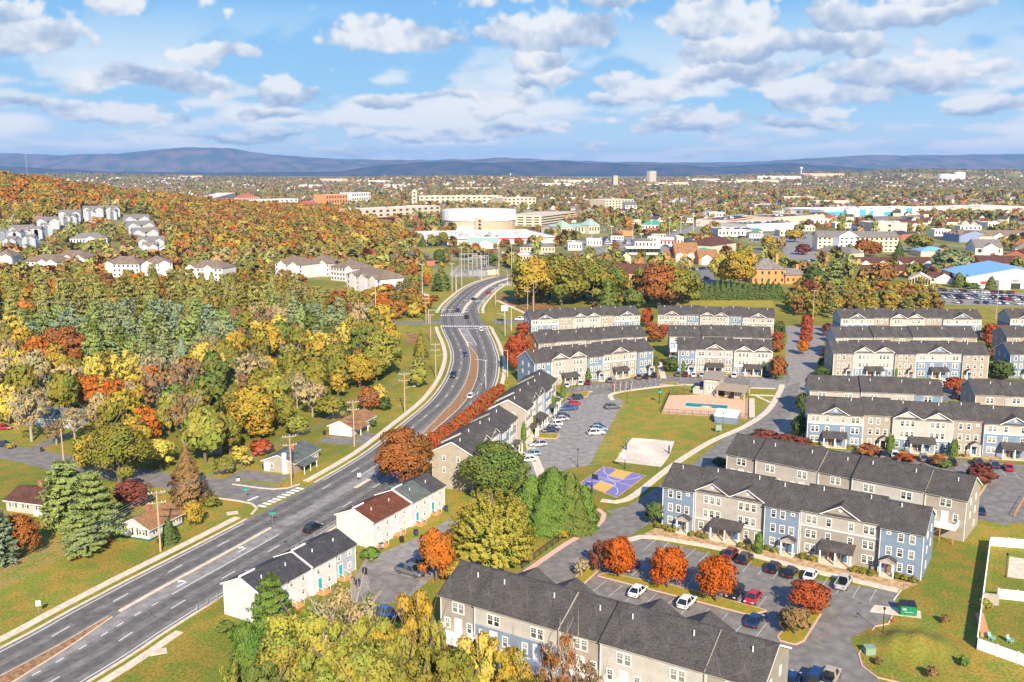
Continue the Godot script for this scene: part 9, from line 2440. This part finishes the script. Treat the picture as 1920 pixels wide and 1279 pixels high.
	block("far_shed", "", "shed", V(-1706.4,-4921.7), V(-1619.0,-4991.7), 40.0, 10.0, "wall_pink", "roof_membrane", "flat", {"desc": "long pinkish industrial shed in the distant town", "group": "industrial sheds of the distant town"})
	block("far_shed", "", "shed", V(-785.6,-3505.7), V(-703.7,-3489.0), 40.0, 9.0, "wall_white", "roof_membrane", "flat", {"desc": "long white industrial shed in the distant town", "group": "industrial sheds of the distant town"})
	block("far_shed", "", "shed", V(563.1,-1965.8), V(627.4,-1959.7), 40.0, 9.0, "wall_cream", "roof_membrane", "flat", {"desc": "long cream industrial shed in the distant town", "group": "industrial sheds of the distant town"})
	block("far_shed", "", "shed", V(567.3,-1770.0), V(634.7,-1764.0), 40.0, 10.0, "wall_pink", "roof_membrane", "flat", {"desc": "long pinkish industrial shed in the distant town", "group": "industrial sheds of the distant town"})
	block("far_shed", "", "shed", V(1048.8,-2922.3), V(1114.9,-2923.8), 40.0, 8.0, "wall_white", "roof_membrane", "flat", {"desc": "long white industrial shed in the distant town", "group": "industrial sheds of the distant town"})
	block("far_shed", "", "shed", V(-212.2,-3154.3), V(-53.1,-3157.4), 40.0, 9.0, "wall_cream", "roof_membrane", "flat", {"desc": "long cream industrial shed in the distant town", "group": "industrial sheds of the distant town"})
	block("far_shed", "", "shed", V(1456.3,-4824.2), V(1634.6,-4716.1), 40.0, 14.0, "wall_pink", "roof_membrane", "flat", {"desc": "long pinkish industrial shed in the distant town", "group": "industrial sheds of the distant town"})
	block("far_shed", "", "shed", V(-464.6,-3455.6), V(-386.5,-3449.5), 40.0, 9.0, "wall_white", "roof_membrane", "flat", {"desc": "long white industrial shed in the distant town", "group": "industrial sheds of the distant town"})
	block("far_shed", "", "shed", V(1459.4,-3721.5), V(1540.9,-3716.9), 40.0, 9.0, "wall_cream", "roof_membrane", "flat", {"desc": "long cream industrial shed in the distant town", "group": "industrial sheds of the distant town"})
	for q in [[V(1989.1,-4373.9), 38.0, 24.0, "white storage tank on the right-hand hill, left of two"], [V(2062.4,-4400.2), 26.0, 30.0, "taller white storage tank on the right-hand hill, right of two"]]:
		var m := MB.new(); m.tube(Vector3.ZERO, Vector3(0, q[2], 0), q[1], q[1], 24); m.tube(Vector3(0, q[2], 0), Vector3(0, q[2] + 4, 0), q[1], 2.0, 24)
		small("storage_tank", q[3], "storage tank", q[0], [m, "plastic_white"], hgt(q[0].x, q[0].y) - 1.0)
	for q in [[V(-14.8,-8828.0), "white water tower on the town's skyline"], [V(1513.4,-4996.2), "small white water tower on the far right hill"]]:
		var m := MB.new(); m.tube(Vector3.ZERO, Vector3(0, 30, 0), 3.0, 2.5, 10); m.ball(Vector3(0, 34, 0), Vector3(9, 6, 9), 12, 8)
		small("water_tower", q[1], "water tower", q[0], [m, "plastic_white"], hgt(q[0].x, q[0].y))
	var mast := MB.new(); mast.tube(Vector3.ZERO, Vector3(0, 52, 0), 0.2, 0.1, 5)
	small("radio_mast", "thin radio mast rising above the left-hand hill", "mast", V(-640,-1260), [mast, "steel_pole"], 38.0)
	# floodlight and lighting masts along the busy road
	for q in [[V(69.2,-817.9), 16.3], [V(91.9,-870.3), 17.4], [V(114.4,-893.2), 18.7], [V(117.9,-859.3), 11.2], [V(79.4,-780.2), 8.6], [V(147.1,-997.9), 16.4], [V(169.0,-1012.7), 18.6], [V(177.1,-990.7), 20.2], [V(200.3,-1043.7), 18.7], [V(234.6,-1149.0), 17.1], [V(262.1,-1665.6), 17.4], [V(277.6,-1624.0), 17.8], [V(284.5,-1644.5), 20.6], [V(303.8,-1709.3), 17.8], [V(313.3,-1665.6), 22.9], [V(298.1,-1325.5), 24.3], [V(398.8,-1665.6), 14.8], [V(271.1,-1325.5), 15.3], [V(289.8,-1382.0), 14.5], [V(318.1,-1353.1), 14.9], [V(341.3,-1353.1), 16.3], [V(379.6,-1412.1), 14.0], [V(420.1,-1476.3), 13.9], [V(452.6,-1510.7), 15.8], [V(526.7,-1687.2), 12.3], [V(214.4,-1119.1), 17.6], [V(203.7,-1138.8), 13.2]]:
		var p: Vector2 = q[0]
		var m := MB.new(); m.tube(Vector3.ZERO, Vector3(0, q[1], 0), 0.32, 0.2, 6); m.box(Vector3(-1.6, q[1] - 0.4, -0.3), Vector3(1.6, q[1] + 0.3, 0.3))
		auto(put("light_mast", mesh_of([m, "steel_pole"]), self, Transform3D(Basis(), Vector3(p.x, hgt(p.x, p.y), p.y))), "tall pale lighting mast of the town", "light mast", "light masts along the busy road")
	make_far_trees()
